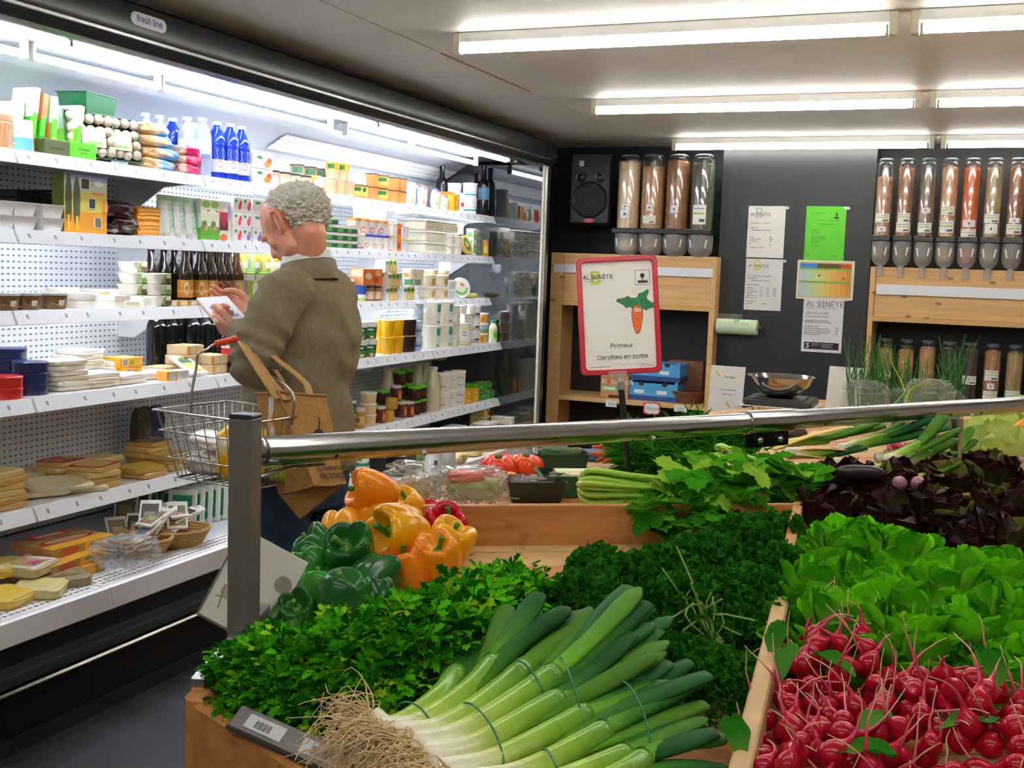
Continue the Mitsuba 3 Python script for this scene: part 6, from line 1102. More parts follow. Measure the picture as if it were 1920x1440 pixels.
# ---- curly parsley
def curl_leaf():
    n = 12; a = np.linspace(-2.2, 2.2, n); V = [(0, 0, 0)]
    for k, x in enumerate(a): V.append((.5 + .38 * math.cos(x), .38 * math.sin(x), .12 * (-1) ** k))
    for k, x in enumerate(a): V.append((.5 + .62 * math.cos(x) + .1, .66 * math.sin(x), .30 * (-1) ** (k // 2) + .22 * (-1) ** k))
    F = [(0, 1 + k, 2 + k) for k in range(n - 1)] + [x for k in range(n - 1) for x in ((1 + k, 1 + n + k, 2 + n + k), (1 + k, 2 + n + k, 2 + k))]
    return (np.array(V), np.array(F))
CL = curl_leaf()
def curly_bunch(seed, n=420, R=.085):
    rg = np.random.default_rng(seed); nc = 26
    cth, cph = rg.uniform(0, 2 * PI, nc), np.arccos(rg.uniform(-.15, 1, nc)); cd = np.stack([np.sin(cph) * np.cos(cth), np.sin(cph) * np.sin(cth), np.cos(cph)], 1)
    w = rg.integers(0, nc, n); d = cd[w] + rg.normal(0, .22, (n, 3)); d /= np.linalg.norm(d, axis=1, keepdims=True)
    t = d * R * rg.uniform(.72, 1.05, (n, 1)); k = rg.random((n, 1)) * .7 + .3 * rg.random(nc)[w][:, None]
    c = lin('124a0e') * (1 - k) + lin('3c8c26') * k
    return scatter(CL, rotset(d + rg.normal(0, .4, d.shape), .8, rg), t, rg.uniform(.011, .018, n), c)
cbs = [base(curly_bunch(s)) for s in range(3)]; cst = base(stems(5, 26, .055, .12, r=.0015))
CB = (((-.587,1.795,.875), .95), ((-.535,1.897,.89), 1.), ((-.623,2.018,.875), .8), ((-.498,1.73,.86), .85), ((-.481,1.947,.9), 1.), ((-.43,2.019,.915), 1.05), ((-.376,2.146,.925), 1.05), ((-.319,2.083,.9), .95), ((-.406,1.837,.89), 1.05), ((-.338,1.931,.885), 1.), ((-.299,1.871,.86), .8), ((-.314,1.61,.845), .85), ((-.37,1.661,.84), .75), ((-.456,1.697,.845), .8), ((-.351,2.34,.91), .85))
cbl = ('at the left end of its heap', 'in the middle left of the heap', 'against the wooden step', 'above the leek tips', 'in the centre at the back', 'top centre of the heap', 'highest, below the celery leaves', 'beside the divider and green lettuce', 'with pale stems showing below it', 'right of the pale stems', 'at the upper end of the light divider', 'lying apart on the planks', 'left half of the one lying apart', 'just right of the leek tips', 'rightmost at the back board')
for i, (p, s) in enumerate(CB):
    t = thing('curly_parsley_bunch', 'bunch of dark green curly parsley ' + cbl[i], 'parsley', 'curly parsley bunches')
    M = place(p[0], p[1], p[2] - .06 * s, rz=i * 51, s=s)
    part(t, 'foliage', cbs[i % 3], LEAF, M, kind='stuff')
    if i not in (11, 12): part(t, 'stems', cst, mat('5a8a34', .5), M, kind='stuff')
so, s1 = np.array((-.346,1.76,.835)), np.array((-.391,1.776,.89))
rg = np.random.default_rng(2)
part('curly_parsley_bunch_008', 'pale_stem', join([rail([so + rg.normal(0, .006, 3), (so + s1) / 2 + rg.normal(0, .016, 3), s1 + rg.normal(0, .04, 3)], .0016, 5, 3) for _ in range(24)]), mat('7a9a4a', .45), kind='stuff')
# ---- bell peppers
def pepper(seed, n=4, R=.041, H=.082):
    rg = np.random.default_rng(seed)
    pr = np.array([(0, .060), (.008, .059), (.016, .064), (.025, .074), (.033, .0775), (.040, .070), (.0425, .054), (.0415, .036), (.037, .018), (.030, .006), (.020, .001), (.010, .005), (0, .009)])
    P = smooth(np.c_[pr, np.zeros(13)], 4)[:, :2]; m = 56; a = np.arange(m) * 2 * PI / m; ph = rg.uniform(0, 6)
    lob = np.abs(np.cos(n * (a + ph) / 2 + .5 * np.sin(a + ph))) ** .7
    w = np.clip(P[:, :1] / .03, 0, 1); hi = P[:, 1:] / .078
    r = P[:, :1] * (1 + w * (.17 * lob[None] - .12) * (.55 + .45 * np.abs(hi - .4) * 1.8)) * R / .0415
    z = P[:, 1:] * H / .078 * np.ones((1, m)) + w * .011 * (lob[None] - .5) * np.where(hi > .5, 1, -1) * np.abs(hi - .5) * 2
    V = np.stack([r * np.cos(a), r * np.sin(a), z], -1); V[..., 0] += .006 * rg.normal() * (z / H) ** 2; V[..., :2] *= 1 + .12 * (hi[..., None] - .5) * rg.uniform(.3, 1)
    L_ = len(P); i, j = np.meshgrid(np.arange(L_ - 1), np.arange(m), indexing='ij')
    F = tri(np.stack([i * m + j, (i + 1) * m + j, (i + 1) * m + (j + 1) % m, i * m + (j + 1) % m], -1).reshape(-1, 4))
    return (V.reshape(-1, 3), F)
def pep_stem(seed):
    rg = np.random.default_rng(seed); b = rg.uniform(-.012, .012, 2)
    return join([lathe([(0, .056), (.013, .058), (.015, .0605), (.009, .064), (.0055, .068), (0, .07)], 12), rail([(0, 0, .062), (b[0] * .3, b[1] * .3, .075), (b[0], b[1], .090)], [.006, .0045, .0055], 8, 4)])
def peppc(m, h, h2, seed):
    rg = np.random.default_rng(seed); f = meshkit.fbm(m[0] * 28 + seed, 3, seed)[:, None]; f = np.clip((f - .35) * 2.2, 0, 1)
    return m + (lin(h) * (1 - f) + lin(h2) * f,)
PEP = [((-1.119,2.021,.95), 'f08408', 'f49612', -52, 72, 0, 1.12, 'orange bell pepper topmost on the pile'), ((-.998,1.904,.91), 'f0a00a', 'f6b414', -44, 84, 20, 1.25, 'large yellow bell pepper lying in front with its stem facing left'), ((-1.118,2.015,.884), 'ef9a10', 'f4b020', 120, 15, 10, 1.1, 'orange-yellow bell pepper behind the large one'),
       ((-1.094,2.123,.892), 'f0a410', 'f4b828', 30, 12, -8, 1.1, 'yellow bell pepper at the back by the board'), ((-1.152,1.945,.866), 'f09c0e', 'f4b01e', 200, 55, 0, 1.1, 'orange-yellow bell pepper at the left rim'), ((-.909,1.902,.866), 'f08e0e', 'f4a41c', 10, 28, 0, 1.0, 'orange bell pepper at right, stem up'), ((-.949,2.016,.86), 'f0a80c', 'f4ba1c', 90, 20, 0, 1.08, 'yellow bell pepper behind the right one'), ((-.951,1.862,.852), 'ee7c10', 'f09420', 310, 30, 0, 1., 'deep orange bell pepper in front above the parsley'),
       ((-.989,2.098,.874), 'b40c1e', 'cc1426', 40, 30, 0, 1.05, 'red bell pepper against the board'), ((-1.058,2.167,.861), 'b00a1c', 'c41224', 80, 10, 0, 1., 'red bell pepper half hidden behind the first red one'), ((-.974,1.81,.858), 'c01a14', 'e0301c', 0, 60, 0, .6, 'small red bell pepper peeping between green and orange'),
       ((-1.045,1.794,.881), '0f4a14', '1c6a1e', 30, 38, -20, 1.15, 'dark green bell pepper with open stem end, highest of the green ones'), ((-.987,1.671,.831), '1c5226', '2c6a30', 100, 8, 0, 1.1, 'matt green ribbed bell pepper at the front left'), ((-.985,1.75,.845), '174a1c', '246028', 160, 75, 30, 1.05, 'green bell pepper lying on its side in front'), ((-1.114,1.783,.839), '20681e', '2f8a2a', 230, 20, 10, 1.05, 'mid green bell pepper behind the white card'), ((-1.07,1.734,.822), '2a7a24', '3f9a30', 60, -10, 0, .9, 'light green bell pepper with long stem'), ((-1.06,1.65,.806), '144a18', '1f6a22', 10, 40, 0, .85, 'dark green bell pepper low beside the card'), ((-.941,1.712,.831), '184e20', '245f2c', 210, 30, 0, .8, 'dark green bell pepper half under the parsley'), ((-1.148,1.859,.859), '1a5a1c', '2a7a2a', 300, 50, 0, 1., 'green bell pepper at the rim below the yellow one')]
for i, (p, h, h2, rz, rx, ry, s, lab) in enumerate(PEP):
    t = thing('bell_pepper', lab, 'bell pepper', 'bell peppers')
    R_ = rot(rz, rx, ry); o = np.array(p) - R_ @ np.array((0, 0, .04)) * s
    M = place(*o, rz, rx, ry, s)
    part(t, 'flesh', peppc(pepper(i, 4 if i % 3 else 3), h, h2, i), SKIN, M, True)
    if i not in (0,) or True: part(t, 'stem', pep_stem(i), mat('3f7a1e' if i < 11 else '5a8a2c', .45), M, True)
# small courgettes at the rim, lowest left
for i, (p, q) in enumerate((((-1.059,1.583,.783), (-1.038,1.658,.798)), ((-1.09,1.604,.8), (-1.072,1.668,.819)))):
    p, q = np.array(p), np.array(q); c = np.array([lin('2c6a22') * (1 + .5 * math.sin(k)) for k in range(13)])
    t = thing('courgette', ('front', 'rear')[i] + ' small green courgette tip beside the white card', 'courgette', 'courgettes'); part(t, 'fruit', rail([p, (p + q) / 2 + (0, 0, .006), q], [.010, .019, .020], 12, 6), mat('2a6420', .35), None, True); part(t, 'tip', mv(blob(.014, .014, .012, i, .1, .9, 2), p - (0, 0, .006)), mat('c9c46a', .4), None, True)
# ---- leeks
def ramp(stops):   # colours along 0..1
    xs = [s[0] for s in stops]; cs = np.array([lin(s[1]) for s in stops]); return lambda t: np.stack([np.interp(t, xs, cs[:, k]) for k in range(3)], -1)
shaftc = ramp([(0, 'e6e0c4'), (.10, 'ece8d4'), (.30, 'dfe2b4'), (.45, 'b4cc62'), (.7, '84b038'), (1, '5a9030')])
leafc = ramp([(0, '6a9c2c'), (.25, '3a7426'), (.6, '1f5026'), (1, '2a5a2e')])
def leek(name, label, pts, r, nl, seed, roots=True, group='leeks', flip=1., spread=.035, lf=1.):
    rg = np.random.default_rng(seed); P = smooth(pts, 8); n = len(P); k = int(n * .62)
    t = thing(name, label, 'leek', group); tt = np.linspace(0, 1, k + 1)
    rad = r * np.interp(tt, [0, .03, .10, .3, 1], [.6, 1.05, 1.12, .98, 1.05])
    part(t, 'shaft', tube(P[:k + 1], rad, 16, cols=shaftc(tt) * (1 + .05 * rg.normal(size=(k + 1, 1)))), SKIN, None, True)
    d = nrm(P[-1] - P[k]); side = nrm(np.cross(d, (0, 0, 1))); upv = np.cross(side, d)
    for j in range(nl):
        a = (j / max(nl - 1, 1) - .5) * 2; s0 = k - int(2 + 5 * abs(a)); Q = P[s0:].copy(); m = len(Q); u = np.linspace(0, 1, m)
        ln = rg.uniform(.80, 1.12) * lf; Q = Q[0] + (Q - Q[0]) * ln
        Q = Q + (u ** 1.5)[:, None] * (side * a * spread + upv * rg.uniform(-.010, .030) - np.array((0, 0, 1)) * .006 * abs(a)) + upv * r * .25 * (j % 3 - 1)
        wdt = r * np.interp(u, [0, .15, .8, .95, 1], [.75, .9, 1.15, .9, .30 + .5 * (j % 2)]) * rg.uniform(.85, 1.15)
        b_ = rg.random(); c = (leafc(u * rg.uniform(.7, 1.2) + rg.uniform(-.1, .1)) * (1 - .45 * (b_ > .62)) + lin('7cb830') * .45 * (b_ > .62) * (1 - .5 * u[:, None])) * rg.uniform(.75, 1.2)
        tb = tube(Q, wdt, 12, sq=.30 + .28 * rg.random(), cols=c); part(t, 'leaf', tb, LEEKM, None, True)
    if roots:
        e = nrm(P[0] - P[2]); s2 = nrm(np.cross(e, (0, 0, 1))); ms = []
        for _ in range(70):
            o = P[0] + s2 * rg.normal(0, r * .45) + np.array((0, 0, rg.normal(0, r * .4))); l = rg.uniform(.03, .085); dv = e + s2 * rg.normal(0, .45) + np.array((0, 0, rg.normal(-.15, .4)))
            w = rg.normal(0, .012, (3, 3)); pts_ = [o + e * -.004, o + dv * l * .35 + w[0], o + dv * l * .7 + w[1] - (0, 0, .012), o + dv * l + w[2] - (0, 0, .03)]
            ms.append(tube(smooth(pts_, 3), np.linspace(.0011, .0006, 10), 4, caps=False))
        part(t, 'roots', join(ms), mat('cdb486', .6), kind='stuff')
    return t
LEEKM = vcol('leek_leaf', .45, .04)
LK = [([(-.676,1.216,.848), (-.644,1.228,.838), (-.615,1.305,.86), (-.624,1.407,.885), (-.622,1.516,.921)], .0150, 2, 'uppermost leek, bent upwards on the left'),
      ([(-.651,1.185,.844), (-.609,1.233,.847), (-.576,1.322,.872), (-.566,1.423,.905), (-.56,1.51,.924)], .0160, 3, 'second leek from above with broad blue-green leaf'),
      ([(-.625,1.185,.842), (-.58,1.234,.846), (-.546,1.323,.866), (-.511,1.446,.903), (-.476,1.555,.92)], .0165, 4, 'third leek from above with white thick base'),
      ([(-.595,1.176,.838), (-.547,1.227,.848), (-.504,1.331,.871), (-.466,1.432,.899), (-.433,1.573,.93)], .0175, 5, 'thick central leek passing through both bands'),
      ([(-.574,1.164,.834), (-.523,1.206,.844), (-.48,1.288,.862), (-.44,1.378,.88), (-.393,1.504,.908)], .0165, 4, 'leek with a broken leaf base below the central one'),
      ([(-.549,1.142,.828), (-.491,1.198,.837), (-.438,1.273,.858), (-.396,1.355,.875), (-.345,1.47,.892)], .0155, 4, 'slender leek in the lower half with dull white base'),
      ([(-.517,1.134,.825), (-.451,1.182,.835), (-.404,1.255,.851), (-.368,1.333,.863), (-.325,1.435,.878)], .0155, 4, 'yellow-green leek in the lower bundle'),
      ([(-.481,1.128,.826), (-.415,1.176,.832), (-.365,1.239,.842), (-.335,1.293,.847), (-.294,1.372,.852)], .0150, 4, 'lowest leek shaft with dark fanned leaves'),
      ([(-.425,1.119,.823), (-.38,1.169,.83), (-.342,1.227,.839), (-.311,1.303,.848), (-.258,1.365,.848)], .0150, 4, 'leek at the lower edge whose leaves reach the planks')]
for i, (pts, r, nl, lab) in enumerate(LK): leek('leek', lab, pts, r, nl, 30 + i, spread=.040 + .008 * (i % 3))
for i in range(4):   # more dark leaves at the back of the bundle
    pts = [np.array(v) + np.array((.0, .018, -.022)) for v in LK[2 + i][0]]; leek('leek', ('leek under the upper bundle', 'leek under the central leek', 'leek under the middle of the bundle', 'leek under the lower bundle')[i] + ', mostly hidden', pts, .014, 3, 60 + i, roots=i < 2, spread=.05, lf=1.05)
def band(i0, f0, i1, f1, off, lab):   # an elastic loop round leeks i0..i1
    a = np.array(smooth(LK[i0][0], 8)[int(f0 * 32)]); b = np.array(smooth(LK[i1][0], 8)[int(f1 * 32)]); d = nrm(np.array(smooth(LK[i0][0], 8)[int(f0 * 32) + 1]) - a)
    m = (a + b) / 2; u = nrm(b - a); h = np.linalg.norm(b - a) / 2 + .019; w = nrm(np.cross(u, d)); th = np.linspace(0, 2 * PI, 41)
    P = m + np.cos(th)[:, None] * u * h * 1.0 + np.sin(th)[:, None] * w * .026 * np.sqrt(np.maximum(1.15 - np.cos(th) ** 4 * .6, .2))[:, None] + d * (off * np.sin(th)[:, None])
    solo('rubber_band', tube(P, .0013, 6, caps=False), mat('0f6a44', .4), lab, 'rubber band', 'green bands round the leeks', sm=True)
band(0, .34, 1, .26, .0, 'green rubber band round the two uppermost leeks near the roots'); band(2, .36, 5, .26, .01, 'green rubber band round the white bases, hanging as a loop'); band(3, .66, 5, .62, .0, 'green rubber band round the central leeks near the leaf tips')
band(2, .62, 3, .56, .0, 'green rubber band behind, round the upper leaves'); band(5, .8, 7, .76, .004, 'green rubber band round the lower bundle at its leaves'); band(6, .36, 8, .2, .0, 'green rubber band round the lower bundle at the bottom edge')
# ---- lettuces
def leafgrid(L_, Wd, curl, ruff, cup, seed, nS=12, nT=11, rnd=.5, freq=9., spoon=False):
    rg = np.random.default_rng(seed); s = np.linspace(0, 1, nS)[:, None]; q = np.linspace(-1, 1, nT)[None]
    w = Wd * (.10 + .90 * np.sin(np.clip(s, 0, 1) ** .75 * PI * .5) ** 1.3) * np.sqrt(np.clip(1 - (np.clip(s - rnd, 0, 1) / (1.02 - rnd)) ** 2.2, .03, 1))
    if spoon: w = Wd * np.where(s < .34, .30 + .1 * s, np.sqrt(np.clip(1 - ((s - .66) / .345) ** 2, .02, 1))); w = np.maximum(w, np.where(s < .5, .32 * Wd, .03 * Wd))
    ang = curl * s ** 1.4; x = np.cumsum(np.cos(ang) * L_ / (nS - 1), 0); z = np.cumsum(np.sin(ang) * L_ / (nS - 1), 0)
    y = w * q; ed = np.abs(q) ** 2 * (.35 + .65 * s) + .6 * s ** 6
    ph = rg.uniform(0, 6, 3); z = z + cup * w * (q ** 2) + ruff * ed * (np.sin(freq * s + 6 * q + ph[0]) + .6 * np.sin(freq * 1.7 * s - 9 * q + ph[1]))
    x = x + ruff * .6 * ed * np.sin(8 * q + ph[2]) + 0 * q; y = y + ruff * .4 * ed * np.sin(freq * 1.3 * s + ph[1])
    V = np.stack([x, y, z], -1).reshape(-1, 3); i, j = np.meshgrid(np.arange(nS - 1), np.arange(nT - 1), indexing='ij')
    F = tri(np.stack([i * nT + j, (i + 1) * nT + j, (i + 1) * nT + j + 1, i * nT + j + 1], -1).reshape(-1, 4))
    return V, F, np.repeat(s, nT, 1).ravel(), np.repeat(np.abs(q), nS, 0).ravel()
def leafset(kind, n=6):
    out = []
    for k in range(n):
        rg = np.random.default_rng(900 + k)
        if kind == 'green':
            V, F, s, q = leafgrid(.092, .031, .75 - .25 * (k % 3), .0036, .42, k, nS=14, freq=7, spoon=True); t = np.clip(s * 1.4 - .1, 0, 1)[:, None]; g = k / 5
            C = lin('b8d860') * (1 - t) + (lin('2f8a0e') * (1 - g) + lin('68c81c') * g) * t; e = np.clip((q - .8) * 3, 0, 1)[:, None] * t; C = C * (1 - e * .35) + lin('a4e444') * e * .35
        elif kind == 'red':
            V, F, s, q = leafgrid(.108, .046, .7 - .2 * (k % 3), .0065, .42, 50 + k, nS=14, freq=7, spoon=True); t = np.clip(s * 1.5 - .2, 0, 1)[:, None]; g = meshkit.fbm(V * 30 + k, 3, k)[:, None]
            C = lin('4a5a2a') * (1 - t) + (lin('140708') * (1 - g) + lin('38181c') * g) * t
            if k == 4: C = lin('8a9a4a') * (1 - t) + (lin('4a2a1a') * (1 - g) + lin('6a7a34') * g) * t
        else:
            V, F, s, q = leafgrid(.15, .075, .7, .010, .35, 80 + k, rnd=.5, freq=7); t = np.clip(s * 1.1, 0, 1)[:, None]; g = meshkit.fbm(V * 22 + k, 3, k)[:, None]
            C = lin('e4e8b4') * (1 - t) + (lin('b4cc5a') * (1 - g) + lin('d4dc8a') * g) * t
        out.append(base((V, F, C), True))
    return out
LS = {k: leafset(k) for k in ('green', 'red', 'pale')}
def lettuce(name, label, p, kind, seed, n=40, R=.055, s=1., group=None, lean=0):
    t = thing(name, label, 'lettuce', group); rg = np.random.default_rng(seed)
    for i in range(n):
        f = i / n; az = i * 137.5 + rg.uniform(-15, 15); el = 8 + 68 * (1 - f) ** 1.1 if False else 78 - 72 * f ** .8 + rg.uniform(-8, 8)
        rad = R * (.15 + .55 * f); o = np.array(p) + np.array((rad * math.cos(math.radians(az)), rad * math.sin(math.radians(az)), .022 * (1 - f) - .075 + .012 * rg.uniform(-1, 1)))
        part(t, 'leaf', LS[kind][rg.integers(0, 6)], LEAF if kind != 'red' else LEAFR, place(*o, rz=az, ry=-el, s=s * rg.uniform(.80, 1.12)))
    return t
LEAFR = vcol('red_leaf', .36, .10)
GL = (((-.189,2.254,.915), 'at the back left, highest of its heap'), ((-.102,2.208,.915), 'second at the back beside the dark red ones'), ((-.21,1.98,.9), 'at the left next to the divider'), ((-.115,1.94,.905), 'in the middle of the heap'), ((-.025,2.026,.905), 'right of the middle with a wrapped rosette'), ((.051,2.166,.905), 'at the right below the red lettuces'), ((-.152,1.813,.885), 'behind the upper radishes'), ((-.064,1.815,.885), 'in front above the radishes'), ((.023,1.89,.89), 'in front on the right'), ((.104,1.997,.89), 'cut by the right frame edge, upper one'), ((.092,1.799,.865), 'cut by the right frame edge, lower one'), ((-.237,1.907,.85), 'lowest left, by the light divider'))
for i, (p, lab) in enumerate(GL): lettuce('green_lettuce', 'bright green lettuce ' + lab, p, 'green', i, 58, .066, 1., 'green lettuces')
RLs = (((-.273,2.926,.905), 'leftmost, beside the celery leaves'), ((-.271,2.637,.885), 'at the left behind the green ones'), ((-.154,2.961,.905), 'second at the back'), ((-.157,2.674,.885), 'in front of the second one'), ((-.044,3.083,.91), 'middle of the back row'), ((-.034,2.754,.89), 'centre, with a large purple leaf'), ((.064,3.222,.92), 'under the pale lettuce'), ((.09,2.81,.9), 'brownish with green inner leaves at right'), ((.178,3.003,.9), 'cut by the right frame edge'), ((.046,2.605,.875), 'lowest, above the green ones'))
for i, (p, lab) in enumerate(RLs): lettuce('red_lettuce', 'dark red lettuce ' + lab, p, 'red', 100 + i, 30, .06, 1., 'dark red lettuces')
for i, (p, lab) in enumerate((((.063,3.777,.9), 'spread flat at the right behind red ones'), ((.153,4.072,.93), 'highest at the right frame edge'), ((-.026,3.614,.885), 'lower leaf edge beside the steel pipes'))): lettuce('pale_lettuce', 'pale yellow-green lettuce ' + lab, p, ('pale', 'pale', 'pale')[i], 200 + i, 16, .07, 1., 'pale lettuces')
# ---- radishes
def radish(seed):
    rg = np.random.default_rng(seed); r = .0145; el = rg.uniform(1., 1.3)
    pr = [(0, -r * .96), (r * .5, -r * .86), (r * .87, -r * .5), (r, 0), (r * .9, r * .45 * el), (r * .6, r * .85 * el), (r * .32, r * 1.12 * el), (r * .18, r * 1.5 * el)]
    P = smooth(np.c_[np.array(pr), np.zeros(8)], 2)[:, :2]; P[0, 0] = 0
    b = lathe(P, 16); t = np.clip((b[0][:, 2] / r - .4) / 1.2, 0, 1)[:, None]; f = meshkit.fbm(b[0] * 120 + seed, 2, seed)[:, None]
    body = b + (lin('96081e') * (1 - .4 * f) + lin('c01636') * .4 * f + lin('c83058') * t * .25,)
    a = rg.uniform(0, 2 * PI); L_ = rg.uniform(.025, .085); bend = rg.uniform(.3, 1.4); q = [(0, 0, r * 1.42 * el)]; d = np.array((0, 0, 1.)); h = np.array((math.cos(a), math.sin(a), 0))
    for k in range(5):
        d = nrm(d + h * bend * .38 + rg.normal(0, .16, 3)); q.append(tuple(np.array(q[-1]) + d * L_ / 5))
    Q = smooth(q, 3); u = np.linspace(0, 1, len(Q)); col = ramp([(0, 'b81c42'), (.3, 'c8486a'), (.6, 'd0a084'), (1, 'd2bc92')])(u)
    root = tube(Q, np.interp(u, [0, .15, .5, 1], [.0034, .0022, .0011, .0006]), 6, cols=col, caps=False)
    return base(body, True), base(root, True)
RD = [radish(s) for s in range(14)]
poly = sg.Polygon([p[:2] for p in ((-.223,1.743,.86), (-.213,1.844,.88), (-.185,1.893,.88), (-.121,1.787,.88), (-.061,1.641,.87), (-.025,1.703,.88), (.015,1.699,.88), (.044,1.65,.87), (.106,1.705,.87), (.18,1.624,.87), (.153,1.293,.85), (-.18,1.194,.82), (-.204,1.346,.825), (-.227,1.472,.835), (-.214,1.586,.85))])
rg = np.random.default_rng(77); pts = []
bx_ = poly.bounds
for layer, (zz, md, tries) in enumerate(((.848, .031, 1500), (.872, .034, 1500))):
    new = []
    for _ in range(tries):
        q = np.array((rg.uniform(bx_[0], bx_[2]), rg.uniform(bx_[1], bx_[3])))
        if not (poly if layer == 0 else poly.buffer(-.02)).contains(sg.Point(q)) or any(np.hypot(*(q - o)) < md for o, *_ in new): continue
        new.append((q, layer))
    pts += [(q, l) for q, l in new]
pts = sorted(pts, key=lambda r: float(np.hypot(*r[0])))
RG = 'radishes heaped at the front right'
q_ = np.array([p[0] for p in pts]); u_, v_ = ((q_ - q_.min(0)) / (q_.max(0) - q_.min(0))).T
for i, (q, l) in enumerate(pts[:260]):
    hump = .020 * math.sin(q[0] * 22 + 1) * math.sin(q[1] * 17) + .016 * math.sin(q[0] * 9 + q[1] * 13)
    z = .838 + .024 * l + hump + rg.uniform(-.003, .003) + .07 * max(0, q[1] - 1.75)
    t = thing('radish', 'small red radish with pale root ' + ('at the left of the heap' if u_[i] < .3 else 'in the middle of the heap' if u_[i] < .62 else 'at the right of the heap') + (' by the lettuces' if v_[i] > .62 else ', nearest the viewer' if v_[i] < .3 else ''), 'radish', RG)
    b, r_ = RD[rg.integers(0, 14)]; s = rg.uniform(.88, 1.18)
    M = place(q[0], q[1], z, rz=rg.uniform(0, 360), rx=float(np.clip(rg.normal(55, 35), -20, 110)), s=s)
    part(t, 'bulb', b, SKIN, M); part(t, 'root', r_, VCG, M)
def bigleaf(p, rz, el, s, lab, i):
    V, F, u, q = leafgrid(.10, .030, -.5, .004, .35, 300 + i, rnd=.45); t = np.clip(u * 1.6, 0, 1)[:, None]
    C = lin('5a8a34') * (1 - t) + lin(('2f7a1e', '4a8a34', '246a1a')[i % 3]) * t
    solo('radish_leaf', (V, F, C), LEAF, lab, 'leaf', 'radish leaves', sm=True, M=place(*p, rz=rz, ry=-el, s=s))
for i, (p, rz, el, s, lab) in enumerate((((-.24,1.627,.86), 80, 70, .62, 'upright green radish leaf by the divider'), ((-.214,1.534,.86), 60, 75, .6, 'green radish leaf against the divider below the first'), ((.062,1.583,.885), 100, 40, .75, 'grey-green radish leaf on the right side of the heap'), ((-.13,1.313,.87), 20, 15, .8, 'large light green radish leaf at the lower edge'), ((-.101,1.395,.86), 60, 30, .65, 'green radish leaf among the lower radishes'), ((-.212,1.281,.85), 120, 40, .7, 'green radish leaf over the divider at the lower edge'), ((-.113,1.576,.875), 150, 25, .7, 'green radish leaf in the middle of the heap'), ((-.012,1.463,.865), 30, 20, .8, 'dark green radish leaf between radishes'))): bigleaf(p, rz, el, s, lab, i)

# ---------------------------------------------------------------- vegetables on the far trays
CELM = vcol('celery_stalk', .32, .5)
def lobed(seed, s=1.):   # a broad celery leaf of three lobes
    rg = np.random.default_rng(seed); ms = []
    for a, l, o in ((0, 1., (.35, 0)), (52, .8, (.25, .03)), (-52, .8, (.25, -.03))):
        e = np.array([(0, .05), (.2, .22), (.42, .40), (.5, .30), (.66, .44), (.72, .30), (.9, .26), (.88, .12), (1.02, 0), (.88, -.12), (.9, -.26), (.72, -.30), (.66, -.44), (.5, -.30), (.42, -.40), (.2, -.22), (0, -.05)])
        f = fan(e * l * (1 + rg.normal(0, .05, e.shape)), lambda p: -.18 * p[:, 0] ** 2 + .3 * np.abs(p[:, 1]) * (1 - .3 * p[:, 0])); ms.append(mv(f, (o[0], o[1], .02 * rg.normal()), rz=a))
    m = join(ms); return (m[0] * s, m[1])
clf = []
for k in range(5):
    m = lobed(k); g = meshkit.fbm(m[0] * 3 + k, 3, k)[:, None]; clf.append(base(m + ((lin(('4a9a1e', '68ae2e', '3a8a1c', '2c6e18', '8cba3c')[k]) * (.8 + .5 * g)),), True))
def celery(name, label, bpt, tip, n, ns, seed, leaves):
    rg = np.random.default_rng(seed); t = thing(name, label, 'celery'); b, e = np.array(bpt), np.array(tip); d = nrm(e - b); sd_ = nrm(np.cross(d, (0, 0, 1))); u_ = np.cross(sd_, d)
    for i in range(ns):
        a = i * 2.4; r0 = .008 + .022 * (i / ns); off = (sd_ * math.cos(a) + u_ * math.sin(a))
        P = [b + off * r0 * .7, b + d * .03 + off * (r0 + .014), b + (e - b) * .5 + off * (r0 * 1.1 + .004), e + off * (r0 * 1.3) + rg.normal(0, .006, 3)]
        Q = smooth(P, 6); c = ramp([(0, 'd0d88a'), (.25, 'a8cc4a'), (1, '7ab82a')])(np.linspace(0, 1, len(Q))) * rg.uniform(.9, 1.12)
        part(t, 'stalk', tube(Q, np.interp(np.linspace(0, 1, len(Q)), [0, .1, .5, 1], [.008, .0125, .0115, .008]), 10, sq=.6, cols=c), CELM, None, True)
    for k, (p, rz, el, s) in enumerate(leaves):
        part(t, 'leaf', clf[rg.integers(0, 5)], LEAF, place(*p, rz=rz, ry=-el, rx=rg.uniform(-25, 25), s=s))
    return t
rg = np.random.default_rng(31)
def leafcloud(boxes, n, seed, s0=.045, s1=.075):   # leaves over screen-independent boxes: (centre, spread) in metres
    rg = np.random.default_rng(seed); out = []
    for i in range(n):
        c, sp = boxes[i % len(boxes)]; p = np.array(c) + rg.normal(0, 1, 3) * np.array(sp)
        out.append((p, rg.uniform(0, 360), rg.uniform(-50, 45), rg.uniform(s0, s1)))
    return out
L1 = leafcloud((((-.631,2.366,.895), (.03, .02, .03)), ((-.608,2.433,.928), (.03, .02, .02)), ((-.539,2.442,.946), (.035, .03, .03)), ((-.473,2.468,.936), (.04, .03, .03)), ((-.496,2.421,.9), (.03, .02, .02)), ((-.57,2.518,.966), (.03, .03, .02))), 84, 1)
celery('celery', 'pale green celery lying on the far board with leaves hanging over', (-.82,2.455,.926), (-.577,2.479,.933), 0, 13, 4, L1)
L2 = leafcloud((((-.486,2.916,.919), (.04, .03, .018)), ((-.405,2.873,.92), (.045, .03, .022)), ((-.431,2.719,.903), (.04, .03, .022)), ((-.341,2.79,.914), (.03, .03, .018)), ((-.498,2.727,.921), (.03, .03, .020))), 90, 2)
celery('celery', 'dark leafy celery under the rail clamp', (-.591,2.91,.959), (-.461,2.799,.947), 0, 5, 5, L2)
